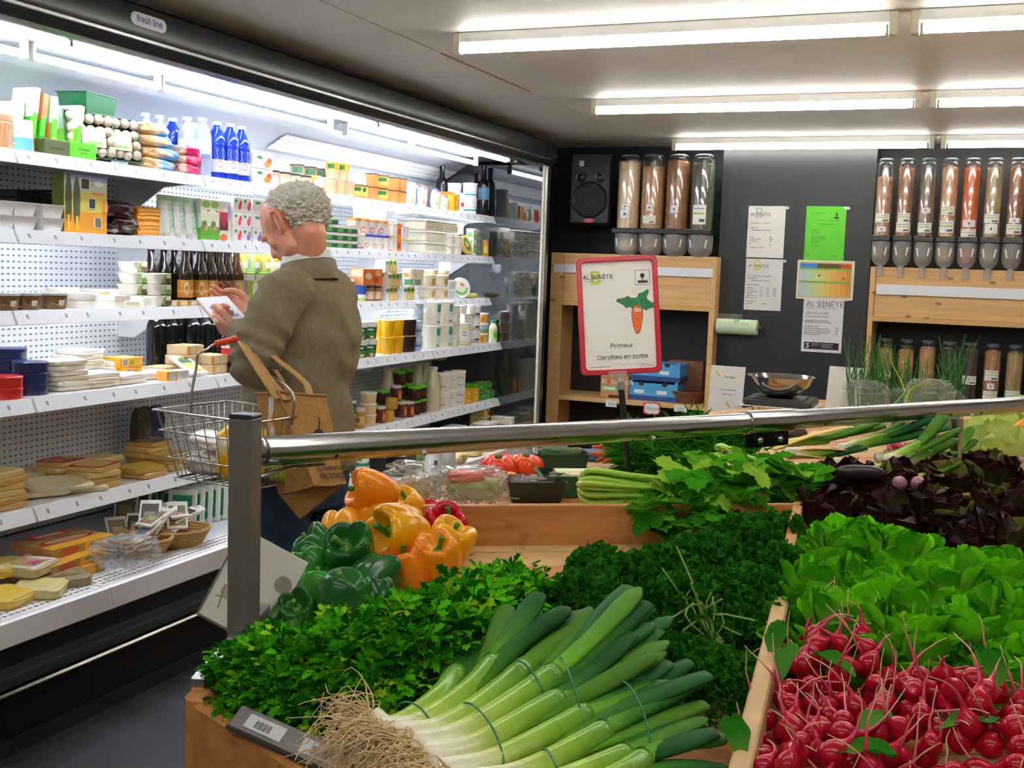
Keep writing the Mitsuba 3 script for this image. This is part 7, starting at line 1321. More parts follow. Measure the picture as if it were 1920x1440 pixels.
# carrots with feathery tops
def feather(seed, n=7):
    rg = np.random.default_rng(seed); ms = []
    for i in range(26):
        a = rg.uniform(-1.1, 1.1); l = rg.uniform(.3, .8); o = np.array((i / 26, 0, .25 * math.sin(i / 26 * 2)))
        ms.append(mv((np.array([(0, -.012, 0), (.5, -.03, .05), (1, 0, 0), (.5, .03, .05)]) * (l, 1.3, 1), np.array([[0, 1, 2], [0, 2, 3]])), o, rz=math.degrees(a * 1.2 + (1 if i % 2 else -1) * .6), rx=rg.uniform(-40, 40)))
    m = join(ms); k = rg.random((len(m[0]), 1)); return m + (lin('1c5a14') * (1 - k) + lin('3f8f24') * k,)
FE = [feather(s) for s in range(3)]
def topfol(p, sp, n, seed, s=.07):
    rg = np.random.default_rng(seed); t = np.array(p) + rg.normal(0, 1, (n, 3)) * np.array(sp); d = rg.normal(0, 1, (n, 3)); d[:, 2] = np.abs(d[:, 2]) * .5
    f = FE[seed % 3]; return scatter(f[:2], rotset(d, .4, rg), t, rg.uniform(.7, 1.2, n) * s, np.tile(f[2], (n, 1, 1)) * rg.uniform(.7, 1.3, (n, 1, 1)))
CR = (((-1.054,3.256,.887), (-.938,3.25,.891)), ((-1.009,3.163,.859), (-.935,3.252,.903)), ((-.976,3.123,.865), (-.909,3.153,.892)), ((-.924,3.035,.857), (-.883,3.107,.873)), ((-.906,2.954,.849), (-.882,3.052,.863)), ((-1.045,3.205,.875), (-.941,3.192,.871)), ((-.717,2.904,.876), (-.694,2.969,.886)), ((-.766,2.883,.872), (-.74,2.949,.876)))
FP = (((-.829,3.078,.895), (.03, .05, .015)), ((-.794,3.148,.915), (.04, .05, .015)), ((-.774,2.991,.889), (.035, .04, .012)), ((-.713,3.072,.91), (.04, .05, .015)), ((-.749,3.222,.924), (.04, .05, .015)), ((-.66,3.204,.927), (.05, .05, .02)), ((-.715,2.961,.894), (.03, .03, .01)), ((-.885,3.219,.904), (.03, .05, .012)))
crl = ('topmost, at the rear', 'second, crossing the pile', 'thick one in the middle', 'lower one with pale end', 'lowest by the green punnet', 'short one at the left', 'reddish one by the celery', 'reddish one half under greens')
for i, ((a, b), (fp, sp)) in enumerate(zip(CR, FP)):
    t = thing('carrot', 'orange bunch carrot, ' + crl[i], 'carrot', 'bunch carrots'); a, b = np.array(a), np.array(b); ln = np.linalg.norm(b - a)
    c = np.array([lin('d8541a' if i < 6 else 'b03018') * (1 + .08 * math.sin(k * 2.3)) for k in range(13)])
    part(t, 'root', rail([a, (a + b) / 2 + (0, 0, .004), b], [.004, .012, .0155], 12, 6, cols=c), CELM, None, True)
    part(t, 'tops', topfol(fp, sp, 85, i), LEAF, kind='stuff'); part(t, 'stems', join([rail([b, b + (np.array(fp) - b) * .5 + rg.normal(0, .01, 3), np.array(fp) + rg.normal(0, .02, 3)], .002, 5, 3) for _ in range(7)]), mat('7aa83a', .5), kind='stuff')
turn = blob(.05, .05, .046, 3, .04, .95, 3); tz = turn[0][:, 2:] / .046; solo('turnip', mv(turn + ((lin('e8dcc4') * (1 - np.clip(tz * 2 - 1.2, 0, 1)) + lin('9a4a6a') * np.clip(tz * 2 - 1.2, 0, 1)),), (-.657,2.877,.897)), SKIN, 'white round turnip between carrot greens and celery leaves', 'turnip', sm=True)
solo('beetroot', mv(blob(.06, .05, .05, 5, .08, .95, 3), (-.449,3.292,.947)), mat('3a2018', .6), 'brown beetroot under the rail behind the celery', 'beetroot', sm=True)
# ribbed orange tomatoes
def ribbed(R, H, n, seed):
    b = lathe(smooth(np.array([(0, .12, 0), (.45, .02, 0), (.85, .18, 0), (1, .5, 0), (.86, .82, 0), (.5, .97, 0), (.15, .88, 0), (0, .86, 0)]), 4)[:, :2] * (R, H), 54)
    v = b[0].copy(); a = np.arctan2(v[:, 1], v[:, 0]); r = np.hypot(v[:, 0], v[:, 1]); f = 1 - .17 * np.abs(np.cos(a * n / 2 + .3 * seed)) ** 6 * np.clip(r / R * 1.4, 0, 1); v[:, :2] *= f[:, None]; return (v, b[1])
for i, (p, s, c, lab) in enumerate((((-1.197,2.871,.874), 1.05, 'e0401c', 'large orange-red ribbed tomato, left one'), ((-1.149,2.945,.871), 1., 'e8501c', 'large orange-red ribbed tomato, right one'), ((-1.14,2.785,.864), .72, 'e8702c', 'small orange ribbed tomato in front of the large ones'))):
    t = thing('ribbed_tomato', lab, 'tomato', 'ribbed tomatoes'); M = place(p[0], p[1], p[2] - .035, rz=i * 50, rx=10 - 8 * i, s=s); part(t, 'fruit', ribbed(.052, .062, 9, i), mat(c, .25), M, True); part(t, 'stem', mv(blob(.02, .02, .014, i, .3, .9, 2), (0, 0, .052)), mat('4a6a2a', .6), M, True)
# packed produce
def clearbox(name, label, cat, p, dx, dy, h, c, inner, extra=()):
    t = thing(name, label, cat); M = place(p[0], p[1], p[2], rz=31)
    part(t, 'tray', tub4(dx, dy, h, c, 'raw', tp=.86)[0][1], mat(c, .25), M)
    for nm, m, mt in inner: part(t, nm, m, mt, M, True)
    part(t, 'film', bx(-dx / 2, -dy / 2, h + .003, dx / 2, dy / 2, h + .005, .001), CLEAR, M)
    for nm, m, mt in extra: part(t, nm, m, mt, M)
clearbox('produce_punnet', 'green punnet of white chicory with lime label', 'punnet', (-.958,2.814,.83), .19, .12, .055, '1f5a34', [('chicory', mv(blob(.14, .045, .04, 7, .08, .8, 3), (0, .0, .025)), mat('e4dcc0', .5)), ('chicory', mv(blob(.13, .04, .04, 8, .08, .8, 3), (.01, -.038, .022)), mat('ddd2b0', .5))], [('label', bx(-.05, -.03, .0605, .06, .035, .0615, .0003), mat('b4d47a', .5)), ('label', bx(-.01, -.015, .0618, .04, .02, .0625, .0003), mat('eef0e4', .5))])
clearbox('produce_punnet', 'wrapped dark green punnet with glinting film behind', 'punnet', (-1.104,3.091,.83), .16, .12, .06, '224a34', [('greens', mv(blob(.13, .09, .05, 9, .3, .7, 3), (0, 0, .02)), mat('3a5a2c', .6))])
clearbox('produce_punnet', 'black punnet left of the green one', 'punnet', (-1.025,2.691,.83), .15, .10, .05, '1a1c1a', [('greens', mv(blob(.12, .07, .035, 10, .3, .7, 3), (0, 0, .018)), mat('6a5a50', .6))])
solo('blue_crate_lid', plane_map(bx(-.09, -.06, 0, .09, .06, .02, .003), (-1.115,3.384,.83), ud.tolist() + [0], wd.tolist() + [0], (0, 0, 1)), mat('3a6a9a', .4), 'blue box behind the punnets and beside the carrots', 'box')
def sprout_bag(name, label, p, dx, dy, h, c1, c2, seed):
    t = thing(name, label, 'bag of sprouts'); M = place(p[0], p[1], p[2], rz=31)
    part(t, 'bag', blob(dx, dy, h, seed, .30, .55, 4, 5.), FILM, M, True)
    rg = np.random.default_rng(seed); ms = []
    for i in range(150):
        o = np.array((rg.uniform(-.4, .4) * dx, rg.uniform(-.4, .4) * dy, rg.uniform(.05, .5) * h)); w = rg.normal(0, .016, (2, 3)); ms.append(colr(rail([o, o + w[0], o + w[0] + w[1]], .0011, 4, 3, caps=False), lin(c1) * (1 - i / 150) + lin(c2) * (i / 150)))
    part(t, 'sprouts', join(ms), VC, M, True, kind='stuff')
sprout_bag('sprout_bag', 'clear bag of pale sprouts by the yellow peppers', (-1.209,2.371,.86), .13, .11, .085, 'd8c890', 'b08a5a', 1)
sprout_bag('sprout_bag', 'clear bag of olive green sprouts behind the board', (-1.099,2.453,.86), .17, .11, .075, '9aa84a', 'b8986a', 2)
solo('sprout_pad', plane_map(blob(.14, .08, .045, 12, .1, .7, 3), (-1.099,2.485,.865), ud.tolist() + [0], wd.tolist() + [0], (0, 0, 1)), mat('8a9440', .55), 'olive green slab of greens inside the wrapped bag', 'sprouts', sm=True)
solo('carrot_slice_pack', plane_map(blob(.09, .05, .03, 13, .2, .7, 3), (-1.116,2.462,.9), ud.tolist() + [0], wd.tolist() + [0], (0, 0, 1)), mat('d8583a', .4), 'orange-red pack seen behind the clear bags', 'pack', sm=True)
# old leeks lying on the far tray
FL = (((1450, 835, 3.15), (1560, 822, 3.2), (1640, 800, 3.25), 'pale leek with yellow outer leaf at the left end'), ((1470, 850, 3.05), (1570, 850, 3.1), (1625, 842, 3.12), 'leek with dried orange leaf tips'), ((1560, 870, 2.95), (1610, 885, 2.92), (1640, 905, 2.88), 'short cut leek pointing down to the red lettuce'), ((1570, 845, 3.1), (1650, 822, 3.15), (1755, 790, 3.2), 'long leek rising to the right under the rail'), ((1600, 835, 3.15), (1640, 822, 3.2), (1700, 805, 3.25), 'dark green leek end in the middle'), ((1660, 865, 3.0), (1720, 835, 3.05), (1775, 795, 3.1), 'bright green leek crossing the steel pipe'), ((1580, 888, 2.9), (1640, 882, 2.92), (1715, 868, 2.95), 'thin leek lying above the red lettuce'), ((1690, 870, 3.05), (1745, 850, 3.1), (1790, 835, 3.15), 'dark leek leaf behind the steel pipes'), ((1700, 900, 2.85), (1750, 893, 2.88), (1790, 880, 2.9), 'thin green leek stalk beside the pipes'), ((1520, 820, 3.3), (1580, 812, 3.32), (1650, 795, 3.35), 'thick leek bundle at the back'), ((1640, 860, 3.12), (1690, 850, 3.15), (1740, 845, 3.2), 'brownish leek under the others'), ((1780, 855, 3.2), (1800, 840, 3.25), (1815, 820, 3.3), 'leek end behind the right steel pipe'))
FLP = [[(-.495,3.166,.955),(-.43,3.215,.965),(-.351,3.281,.973),(-.245,3.381,1.004)],[(-.451,3.074,.949),(-.387,3.122,.949),(-.323,3.18,.947),(-.251,3.233,.958)],[(-.321,3.04,.945),(-.286,3.032,.937),(-.25,3.013,.928),(-.207,2.985,.909)],[(-.324,3.181,.954),(-.273,3.225,.969),(-.194,3.292,.991),(-.082,3.397,1.031)],[(-.289,3.251,.963),(-.264,3.283,.97),(-.225,3.333,.981),(-.159,3.416,.999)],[(-.194,3.125,.945),(-.157,3.163,.962),(-.107,3.219,.991),(-.052,3.301,1.037)],[(-.286,2.976,.926),(-.237,3.008,.93),(-.187,3.04,.937),(-.119,3.101,.952)],[(-.156,3.193,.932),(-.119,3.242,.943),(-.08,3.281,.956),(-.028,3.358,.972)],[(-.143,2.98,.923),(-.101,3.019,.926),(-.07,3.043,.93),(-.021,3.086,.947)],[(-.42,3.36,.96),(-.378,3.388,.966),(-.322,3.423,.976),(-.239,3.492,.999)],[(-.229,3.239,.932),(-.196,3.264,.94),(-.164,3.3,.945),(-.097,3.381,.948)],[(-.053,3.397,.927),(-.034,3.428,.939),(-.014,3.47,.954),(.005,3.535,.976)]]
for i, (pts, row) in enumerate(zip(FLP, FL)): leek('leek', row[3] + ' of the far tray', pts, .0135 + .002 * (i % 2), 3 + i % 2, 200 + i, roots=False, group='leeks on the far tray', spread=.03, lf=.95)
for i, (p, q, r_, c) in enumerate((((-.487,3.115,.952), (-.332,3.292,1.002), (-.297,3.306,1.008), 'd8b43c'), ((-.452,3.075,.952), (-.336,3.155,.961), (-.245,3.213,.952), 'd89a5a'), ((-.473,3.033,.946), (-.357,3.112,.941), (-.29,3.139,.938), 'c8a470'))):
    solo('leek_leaf', rail([p, (np.array(p) + np.array(q)) / 2 + (0, 0, .006), q, r_], [.012, .016, .012, .006], 8, 5, sq=.15), mat(c, .5), ('yellow', 'dried orange', 'dry beige')[i] + ' leek leaf lying on the far leeks', 'leaf', 'dry leek leaves', sm=True)
aub = blob(.12, .035, .035, 4, .03, .9, 3); solo('aubergine', mv(aub, (-.23,2.806,.945), rz=20), mat('2a1a28', .2), 'slim dark purple aubergine lying on the red lettuce', 'aubergine', sm=True)
for i, p in enumerate(((-.138,2.798,.93), (-.098,2.836,.928))): solo('red_onion', mv(blob(.034, .034, .032, i, .1, .95, 3), p), mat('9a6a78', .2), ('left', 'right')[i] + ' small pinkish onion on the red lettuce', 'onion', 'small pink onions', sm=True)
for i, (p, c, lab) in enumerate((((.043,4.033,.925), 'b8141c', 'red pointed pepper behind the pale lettuce'), ((.072,3.988,.91), 'c41c24', 'red pepper lying behind the pale lettuce'), ((.146,3.916,.961), 'f0981c', 'orange bell pepper at the right frame edge'), ((-.159,3.514,.908), 'b0182a', 'red pepper seen between the far leeks'))):
    t = thing('bell_pepper', lab, 'bell pepper', 'far peppers'); M = place(*(np.array(p) - (0, 0, .03)), rz=70 * i, rx=60, s=.95); part(t, 'flesh', peppc(pepper(40 + i, 4), c, c, i), SKIN, M, True); part(t, 'stem', pep_stem(40 + i), mat('3f7a1e', .5), M, True)
# chives in clear bags, with a white card
def chives(n, h, w, seed):
    rg = np.random.default_rng(seed); ms = []
    for i in range(n):
        x, y = rg.uniform(-w, w), rg.uniform(-.02, .02); l = h * rg.uniform(.6, 1.1); dx, dy = rg.normal(0, .16, 2)
        ms.append(colr(tube([(x * .6, y, 0), (x, y, l * .5), (x + dx * l * .6, y + dy * l * .5, l)], [.0022, .0022, .0008], 5, caps=False), lin(('1f5a24', '2c6e2a', '3f8034')[i % 3])))
    return join(ms)
CH = (((-.382,4.67,.895), .075, .26, 70, 'leftmost'), ((-.248,4.779,.894), .05, .22, 45, 'middle, with grey herb tips'), ((-.143,4.66,.905), .08, .20, 45, 'front'), ((-.058,4.802,.896), .035, .27, 50, 'rightmost'))
for i, (p, w, h, n, lab) in enumerate(CH):
    t = thing('chive_bag', 'clear bag of green chives behind the rail, ' + lab + ' one', 'bag of herbs', 'bags of chives'); b = (p[0], p[1], .826)
    part(t, 'chives', chives(n, h + .10, w, i), VC, place(*b), True, kind='stuff')
    part(t, 'bag', blob(w * 2.3, .07, .16 + .05 * (i == 2) + .03 * (i == 0), 60 + i, .22, .45, 4, 6.), FILM, place(*b, rz=-8), True)
solo('price_sign', plane_map(bx(-.07, 0, -.0015, .085, .24, 0, .0005), (lambda o: (o[0], o[1], .826))((-.481,4.792,.885)), nrm((1, -.05, 0)), nrm((.03, .12, 1))), mat('d2d2cc', .5), 'white card standing behind the leftmost chives', 'sign')
for i, (pts, w) in enumerate((([(-.183,4.431,.946),(-.214,4.424,.995),(-.237,4.421,1.053),(-.275,4.413,1.121),(-.285,4.413,1.16)], .012), ([(-.218,4.364,.951),(-.204,4.377,1.019),(-.17,4.393,1.046),(-.134,4.409,1.055)], .017))):
    solo('lime_leaf', rail(pts, [w, w * 1.1, w * .7, w * .3], 8, 5, sq=.2), mat('8ec41c', .4), ('tall narrow', 'short broad bent')[i] + ' lime green leaf standing before the chive bags', 'leaf', 'lime green leaves', sm=True)
solo('leek_leaf', rail([(-.286,4.281,.944),(-.244,4.302,.984),(-.214,4.319,1.024)], [.008, .009, .007], 8, 5, sq=.5), mat('3f7a2c', .4), 'dark green leek leaf pointing up under the lime leaf', 'leaf', sm=True)

# ---------------------------------------------------------------- the shopper
import manifold3d as m3
def hull(*ps):   # hull of spheres (point, radius)
    return m3.Manifold.batch_hull([m3.Manifold.sphere(float(r), 18).translate([float(v) for v in p]) for p, r in ps])
def chain(*ps): return [hull(a, b) for a, b in zip(ps, ps[1:])]
def loft(secs, n=36):   # elliptic sections (centre, half width, half depth) across the facing direction
    V = []
    for c, a, b in secs:
        th = np.arange(n) * 2 * PI / n; V.append(np.array(c) + np.cos(th)[:, None] * LAT * a + np.sin(th)[:, None] * FWD * b)
    m = len(secs); V = np.vstack(V + [np.array([secs[0][0], secs[-1][0]])]); F = []
    for i in range(m - 1):
        for j in range(n): F += [(i * n + j, (i + 1) * n + (j + 1) % n, i * n + (j + 1) % n), (i * n + j, (i + 1) * n + j, (i + 1) * n + (j + 1) % n)]
    for j in range(n): F += [(m * n, j, (j + 1) % n), (m * n + 1, (m - 1) * n + (j + 1) % n, (m - 1) * n + j)]
    M_ = trimesh.Trimesh(V, F, process=False)
    if M_.volume < 0: M_.invert()
    return m3.Manifold(m3.Mesh(np.asarray(M_.vertices, np.float32), np.asarray(M_.faces, np.uint32)))
def fuse(parts, step=.012, it=10):
    m = m3.Manifold.batch_boolean(parts, m3.OpType.Add).refine_to_length(step).to_mesh(); t = trimesh.Trimesh(m.vert_properties[:, :3], m.tri_verts, process=True)
    trimesh.smoothing.filter_taubin(t, iterations=it); return (np.asarray(t.vertices), np.asarray(t.faces))
FWD = nrm((-.98, .10, 0)); LAT = nrm(np.cross((0, 0, 1), FWD))      # LAT: to his left, towards the camera
PM = thing('person', 'grey-haired man in olive-brown jacket and jeans reading a packet at the fridge', 'person')
pel, wai, che, nek = [np.array(v) for v in ((-1.892,2.931,.834), (-1.912,2.945,1.029), (-1.89,2.975,1.226), (-1.9,2.969,1.405))]
hc = np.array((-1.927,2.939,1.526))
shL, shR = np.array((-1.873,2.809,1.329)), np.array((-1.91,3.162,1.325))
elL, wrL = np.array((-1.883,2.695,1.123)), np.array((-2.004,2.786,1.206))
elR, wrR = np.array((-2.065,3.191,1.068)), np.array((-2.084,2.974,1.245))
hpL, hpR = np.array((-1.883,2.855,.796)), np.array((-1.887,3.035,.769))
knL, knR = np.array((-1.892,2.827,.58)), np.array((-1.883,3.022,.54))
anL, anR = np.array((knL[0] + .02, knL[1], .09)), np.array((knR[0] + .03, knR[1] + .02, .09))
# head: frame looking down at the packet
pit = math.radians(38); HF = FWD * math.cos(pit) + np.array((0, 0, -1)) * math.sin(pit); HF = nrm(HF); HU = nrm(np.cross(np.cross(HF, (0, 0, 1)), HF)); HL = nrm(np.cross(HU, HF))
def H(x, y, z): return hc + HF * x + HL * y + HU * z
skull = [hull((H(.010, 0, .035), .080), (H(-.030, 0, .030), .066)), hull((H(.03, 0, .0), .066), (H(.045, 0, -.055), .045), (H(.062, 0, -.082), .026), (H(.02, .03, -.06), .035), (H(.02, -.03, -.06), .035)), hull((H(.07, .0, .02), .034), (H(.068, .03, .018), .018), (H(.068, -.03, .018), .018)),
         hull((H(.092, 0, .012), .010), (H(.112, 0, -.026), .011), (H(.094, 0, -.030), .016)), hull((H(.082, .014, -.052), .012), (H(.082, -.014, -.052), .012), (H(.090, 0, -.050), .010)), hull((H(.055, .038, -.02), .026), (H(.055, -.038, -.02), .026)), hull((H(.088, .020, .020), .010), (H(.088, .045, .016), .009)), hull((H(.088, -.020, .020), .010), (H(.088, -.045, .016), .009))]
for s in (1, -1): skull += [hull((H(-.010, s * .078, .012), .010), (H(-.022, s * .090, .018), .010), (H(-.016, s * .088, -.012), .008), (H(-.004, s * .080, -.030), .008))]
def hand(w, d, n_, side, curl, spread=1.):
    """palm and five fingers: w wrist, d towards the fingers, n_ out of the back of the hand, side towards the thumb"""
    d, side = nrm(d), nrm(side); P = [hull((w, .024), (w + d * .05 + side * .020, .017), (w + d * .05 - side * .020, .016), (w + d * .082 + side * .026, .012), (w + d * .080 - side * .026, .011))]
    for i, (o, l) in enumerate(((.028, .072), (.010, .080), (-.009, .074), (-.026, .060))):
        p = w + d * .082 + side * o; a = 0; pts = [(p, .0098)]
        for k, f in enumerate((.45, .32, .23)):
            a += curl * (.8, 1.0, .7)[k] + .06 * i; p = p + (d * math.cos(a) - n_ * math.sin(a)) * l * f; pts.append((p, .0090 - .0008 * k))
        P += chain(*pts)
    t0 = w + d * .028 + side * .026; P += chain((t0, .0125), (t0 + d * .030 + side * .020 - n_ * .010, .0115), (t0 + d * .056 + side * .018 - n_ * .022, .0100), (t0 + d * .076 + side * .008 - n_ * .026, .0090))
    return P
dL = nrm(np.array((-2.089,2.786,1.228)) - wrL); dR = nrm(np.array((-2.19,2.967,1.275)) - wrR)
body = skull + [hull((H(-.03, 0, -.05), .055), (nek, .060)), hull((nek, .062), (che + (0, 0, .12), .07))]
body += [loft([(pel - (0, 0, .10), .13, .09), (wai, .14, .10), (che, .15, .10), (che + (0, 0, .15), .09, .06)])]
body += chain((shL + FWD * 0, .055), (elL, .042), (wrL, .026)) + chain((shR, .055), (elR, .042), (wrR, .026)) + [hull((shL, .05), (che + (0, 0, .1), .07)), hull((shR, .05), (che + (0, 0, .1), .07))]
nL = nrm(np.cross(dL, LAT)); nL = nL if nL[2] < 0 else -nL
body += hand(wrL, dL, nrm(LAT * .75 - np.array((0, 0, .6))), nrm(np.array((0, 0, .8)) + LAT * .5), 1.2) + hand(wrR, dR, nrm(-LAT * .75 - np.array((0, 0, .5))), nrm(np.array((0, 0, .9)) - LAT * .3), .45)
body += chain((hpL, .085), (knL, .060), (anL, .042)) + chain((hpR, .085), (knR, .060), (anR, .042)) + [hull((hpL, .08), (hpR, .08), (pel, .09))]
for an in (anL, anR): body += chain((an, .04), (an + FWD * .10 - (0, 0, .055), .028), (an + FWD * .17 - (0, 0, .062), .022))
bm = fuse(body, .007, 8)
sk = meshkit.fbm(bm[0] * 40, 3, 4)[:, None]; skc = lin('dc9c80') * (1 - sk * .5) + lin('cc7c64') * sk * .5
fl_ = (bm[0] - hc) @ HF
part(PM, 'body', bm + (skc,), vcol('skin', .45, .4), None, True)
for s in (1, -1):
    part(PM, 'eye', mv(blob(.022, .022, .022, 1, 0, 1., 2), H(.082, s * .031, .004) - (0, 0, .011)), mat('d8d4cc', .2), None, True)
    part(PM, 'eyebrow', tube([H(.098, s * .016, .024), H(.097, s * .034, .028), H(.086, s * .052, .022)], [.003, .005, .003], 6), mat('9a9488', .8))
for s in (1, -1):
    E_ = lambda a, b, c: H(-.016 + a, s * (.083 + c), -.004 + b)
    part(PM, 'ear', join([colr(rail([E_(.014, .020, 0), E_(.004, .034, .010), E_(-.014, .032, .016), E_(-.021, .014, .018), E_(-.015, -.008, .014), E_(-.004, -.024, .006), E_(.008, -.026, .0)], [.004, .0055, .006, .006, .006, .0075, .006], 9, 5), 'd4886c'), colr(mv(blob(.030, .012, .052, 3, .05, .9, 3), E_(-.004, .003, .003) - (0, 0, .026)), 'b4624c'), colr(rail([E_(.006, .010, .008), E_(-.006, .014, .011), E_(-.010, .0, .011)], .003, 7, 4), 'cc7c64')]), 'own_colour_skin', None, True)
part(PM, 'mouth', tube([H(.092, .022, -.054), H(.1005, 0, -.052), H(.092, -.022, -.054)], [.002, .0032, .002], 6), mat('8a4a42', .5))
# hair: a curly grey cap
ic = trimesh.creation.icosphere(subdivisions=6); v = np.asarray(ic.vertices); 
cur = meshkit.fbm(v * 9 + 2, 4, 3); cur2 = meshkit.noise(v * 26, 5); cur3 = np.abs(meshkit.fbm(v * 18, 3, 9) - .5) * 2
x, y, z = v[:, 0], v[:, 1], v[:, 2]
r = 1 + .30 * (cur - .5) + .10 * (cur2 - .5) - .10 * cur3
hv = np.stack([x * .104 - .020, y * .094, z * .092 + .040], 1)
face = np.clip((x - .30) * 4, 0, 1) * np.clip((.50 - z) * 4, 0, 1); low = np.clip((-z - .62) * 3, 0, 1); ear = np.exp(-(((x - .12) / .26) ** 2 + ((z + .42) / .40) ** 2)) * (np.abs(y) > .45)
sh = np.clip(1 - np.maximum.reduce([low * .35, face * .55, ear * .42]), .35, 1)
HC = np.array((-1.928,2.954,1.565)); p2 = math.radians(18); F2 = FWD * math.cos(p2) - np.array((0, 0, 1)) * math.sin(p2); U2 = nrm(np.cross(F2, LAT)); U2 = U2 if U2[2] > 0 else -U2
hv = np.stack([x * .110, y * .096, z * .094], 1) * (r * sh)[:, None]
hw = HC + hv[:, :1] * F2 + hv[:, 1:2] * LAT + hv[:, 2:] * U2
k = np.clip(cur * .9 + .5 * (cur2 - .5) + .15 * (z), 0, 1)[:, None]; part(PM, 'hair', (hw, np.asarray(ic.faces), lin('989182') * (1 - k) + lin('f0ede4') * k), vcol('hair', .7, .15), None, True, label='thick curly grey hair')
# clothes
jk = [loft([(pel - (0, 0, .05) + FWD * .01, .205, .165), (pel + (0, 0, .06) + FWD * .012, .205, .165), (wai + FWD * .01 - LAT * .012, .186, .152), (che - (0, 0, .05) - LAT * .014, .186, .142), (che + (0, 0, .07) - LAT * .008, .178, .122), (che + (0, 0, .135), .145, .100), (nek - (0, 0, .03), .075, .075)])]
jk += [hull((shL - LAT * .02, .070), (che + (0, 0, .11) + LAT * .06, .075)), hull((shR + LAT * .025, .072), (che + (0, 0, .11) - LAT * .06, .075))]
jk += chain((shL - (0, 0, .02) + LAT * .012, .076), ((shL + elL) / 2 + LAT * .024, .070), (elL + LAT * .012, .066), ((elL + wrL) / 2, .058), (wrL - dL * .004, .045)) + chain((shR - (0, 0, .02), .076), (elR, .062), (wrR - dR * .01, .044))
jm = fuse(jk, .010, 6); n_ = trimesh.Trimesh(*jm, process=False).vertex_normals
w_ = meshkit.fbm(jm[0] * np.array((9, 9, 5)), 3, 2) - .5; el_ = np.exp(-(np.linalg.norm(jm[0] - elL, axis=1) / .11) ** 2); fold = np.sin(jm[0] @ nrm(elL - shL + (0, 0, .05)) * 130 + 8 * w_)
jv = jm[0] + n_ * (.012 * w_ + .010 * el_ * fold + .004 * np.sin(jm[0] @ np.array((30., 18., 46.)) + 9 * w_))[:, None]
tw = meshkit.noise(jv * 420, 3)[:, None]; tw2 = meshkit.fbm(jv * 14, 3, 8)[:, None]
part(PM, 'jacket', (jv, jm[1], (lin('6a604c') * (1 - tw) + lin('82775f') * tw) * (.88 + .24 * tw2)), vcol('cloth', .85, .15), None, True, label='olive-brown tweed jacket')
def seam(pts, r=.0016, c='3a3428'): part(PM, 'seam', rail(pts, r, 5, 6), mat(c, .8))
def ringpts(c, a, b, t0, t1, n=15): return [np.array(c) + math.cos(t) * LAT * a + math.sin(t) * FWD * b for t in np.linspace(t0, t1, n)]
colp = []
for kx, (dz, ex) in enumerate(((-.045, .030), (-.020, .028), (.012, .018), (.016, .012), (.004, .010))): colp.append(np.array(ringpts(nek + (0, 0, dz) - FWD * .004, .066 + ex, .066 + ex, -3.6, .46, 25)) + np.array((0, 0, 1.)) * (np.cos(np.linspace(-3.6, .46, 25) + PI / 2) * .014)[:, None])
cp_ = np.array(colp); ii, jj = np.meshgrid(np.arange(4), np.arange(24), indexing='ij'); cf = tri(np.stack([ii * 25 + jj, ii * 25 + jj + 1, (ii + 1) * 25 + jj + 1, (ii + 1) * 25 + jj], -1).reshape(-1, 4))
part(PM, 'jacket_collar', (cp_.reshape(-1, 3), cf), mat('72674f', .8), None, True)
sc_ = np.array([np.array(ringpts(nek + (0, 0, dz) + FWD * .006, ra, ra, -3.5, .36, 25)) + np.array((0, 0, 1.)) * (np.cos(np.linspace(-3.5, .36, 25) + PI / 2) * .012)[:, None] for dz, ra in ((-.03, .080), (.022, .080), (.044, .076), (.040, .072))])
ii, jj = np.meshgrid(np.arange(3), np.arange(24), indexing='ij'); part(PM, 'shirt_collar', (sc_.reshape(-1, 3), tri(np.stack([ii * 25 + jj, ii * 25 + jj + 1, (ii + 1) * 25 + jj + 1, (ii + 1) * 25 + jj], -1).reshape(-1, 4))), mat('dfe4ea', .7), None, True, label='white shirt collar')
tr = [loft([(pel - (0, 0, .16), .165, .125), (pel - (0, 0, .04), .17, .13), (pel + (0, 0, .05), .165, .13)])] + chain((hpL - (0, 0, .02), .100), (knL, .080), (anL + (0, 0, .0), .068)) + chain((hpR - (0, 0, .02), .100), (knR, .080), (anR + (0, 0, .0), .068))
tmh = fuse(tr, .014, 8); g = meshkit.fbm(tmh[0] * 25, 3, 6)[:, None]; part(PM, 'trousers', tmh + (lin('1a2638') * (1 - g) + lin('34465c') * g,), 'own_colour_cloth', None, True, label='dark blue jeans')
for an in (anL, anR): part(PM, 'shoe', fuse([hull((an - (0, 0, .035), .052), (an + FWD * .10 - (0, 0, .050), .042)), hull((an + FWD * .10 - (0, 0, .050), .042), (an + FWD * .17 - (0, 0, .056), .034)), hull((an - FWD * .03 - (0, 0, .055), .034), (an + FWD * .16 - (0, 0, .062), .028))], .012, 6), mat('1c1814', .4), None, True)
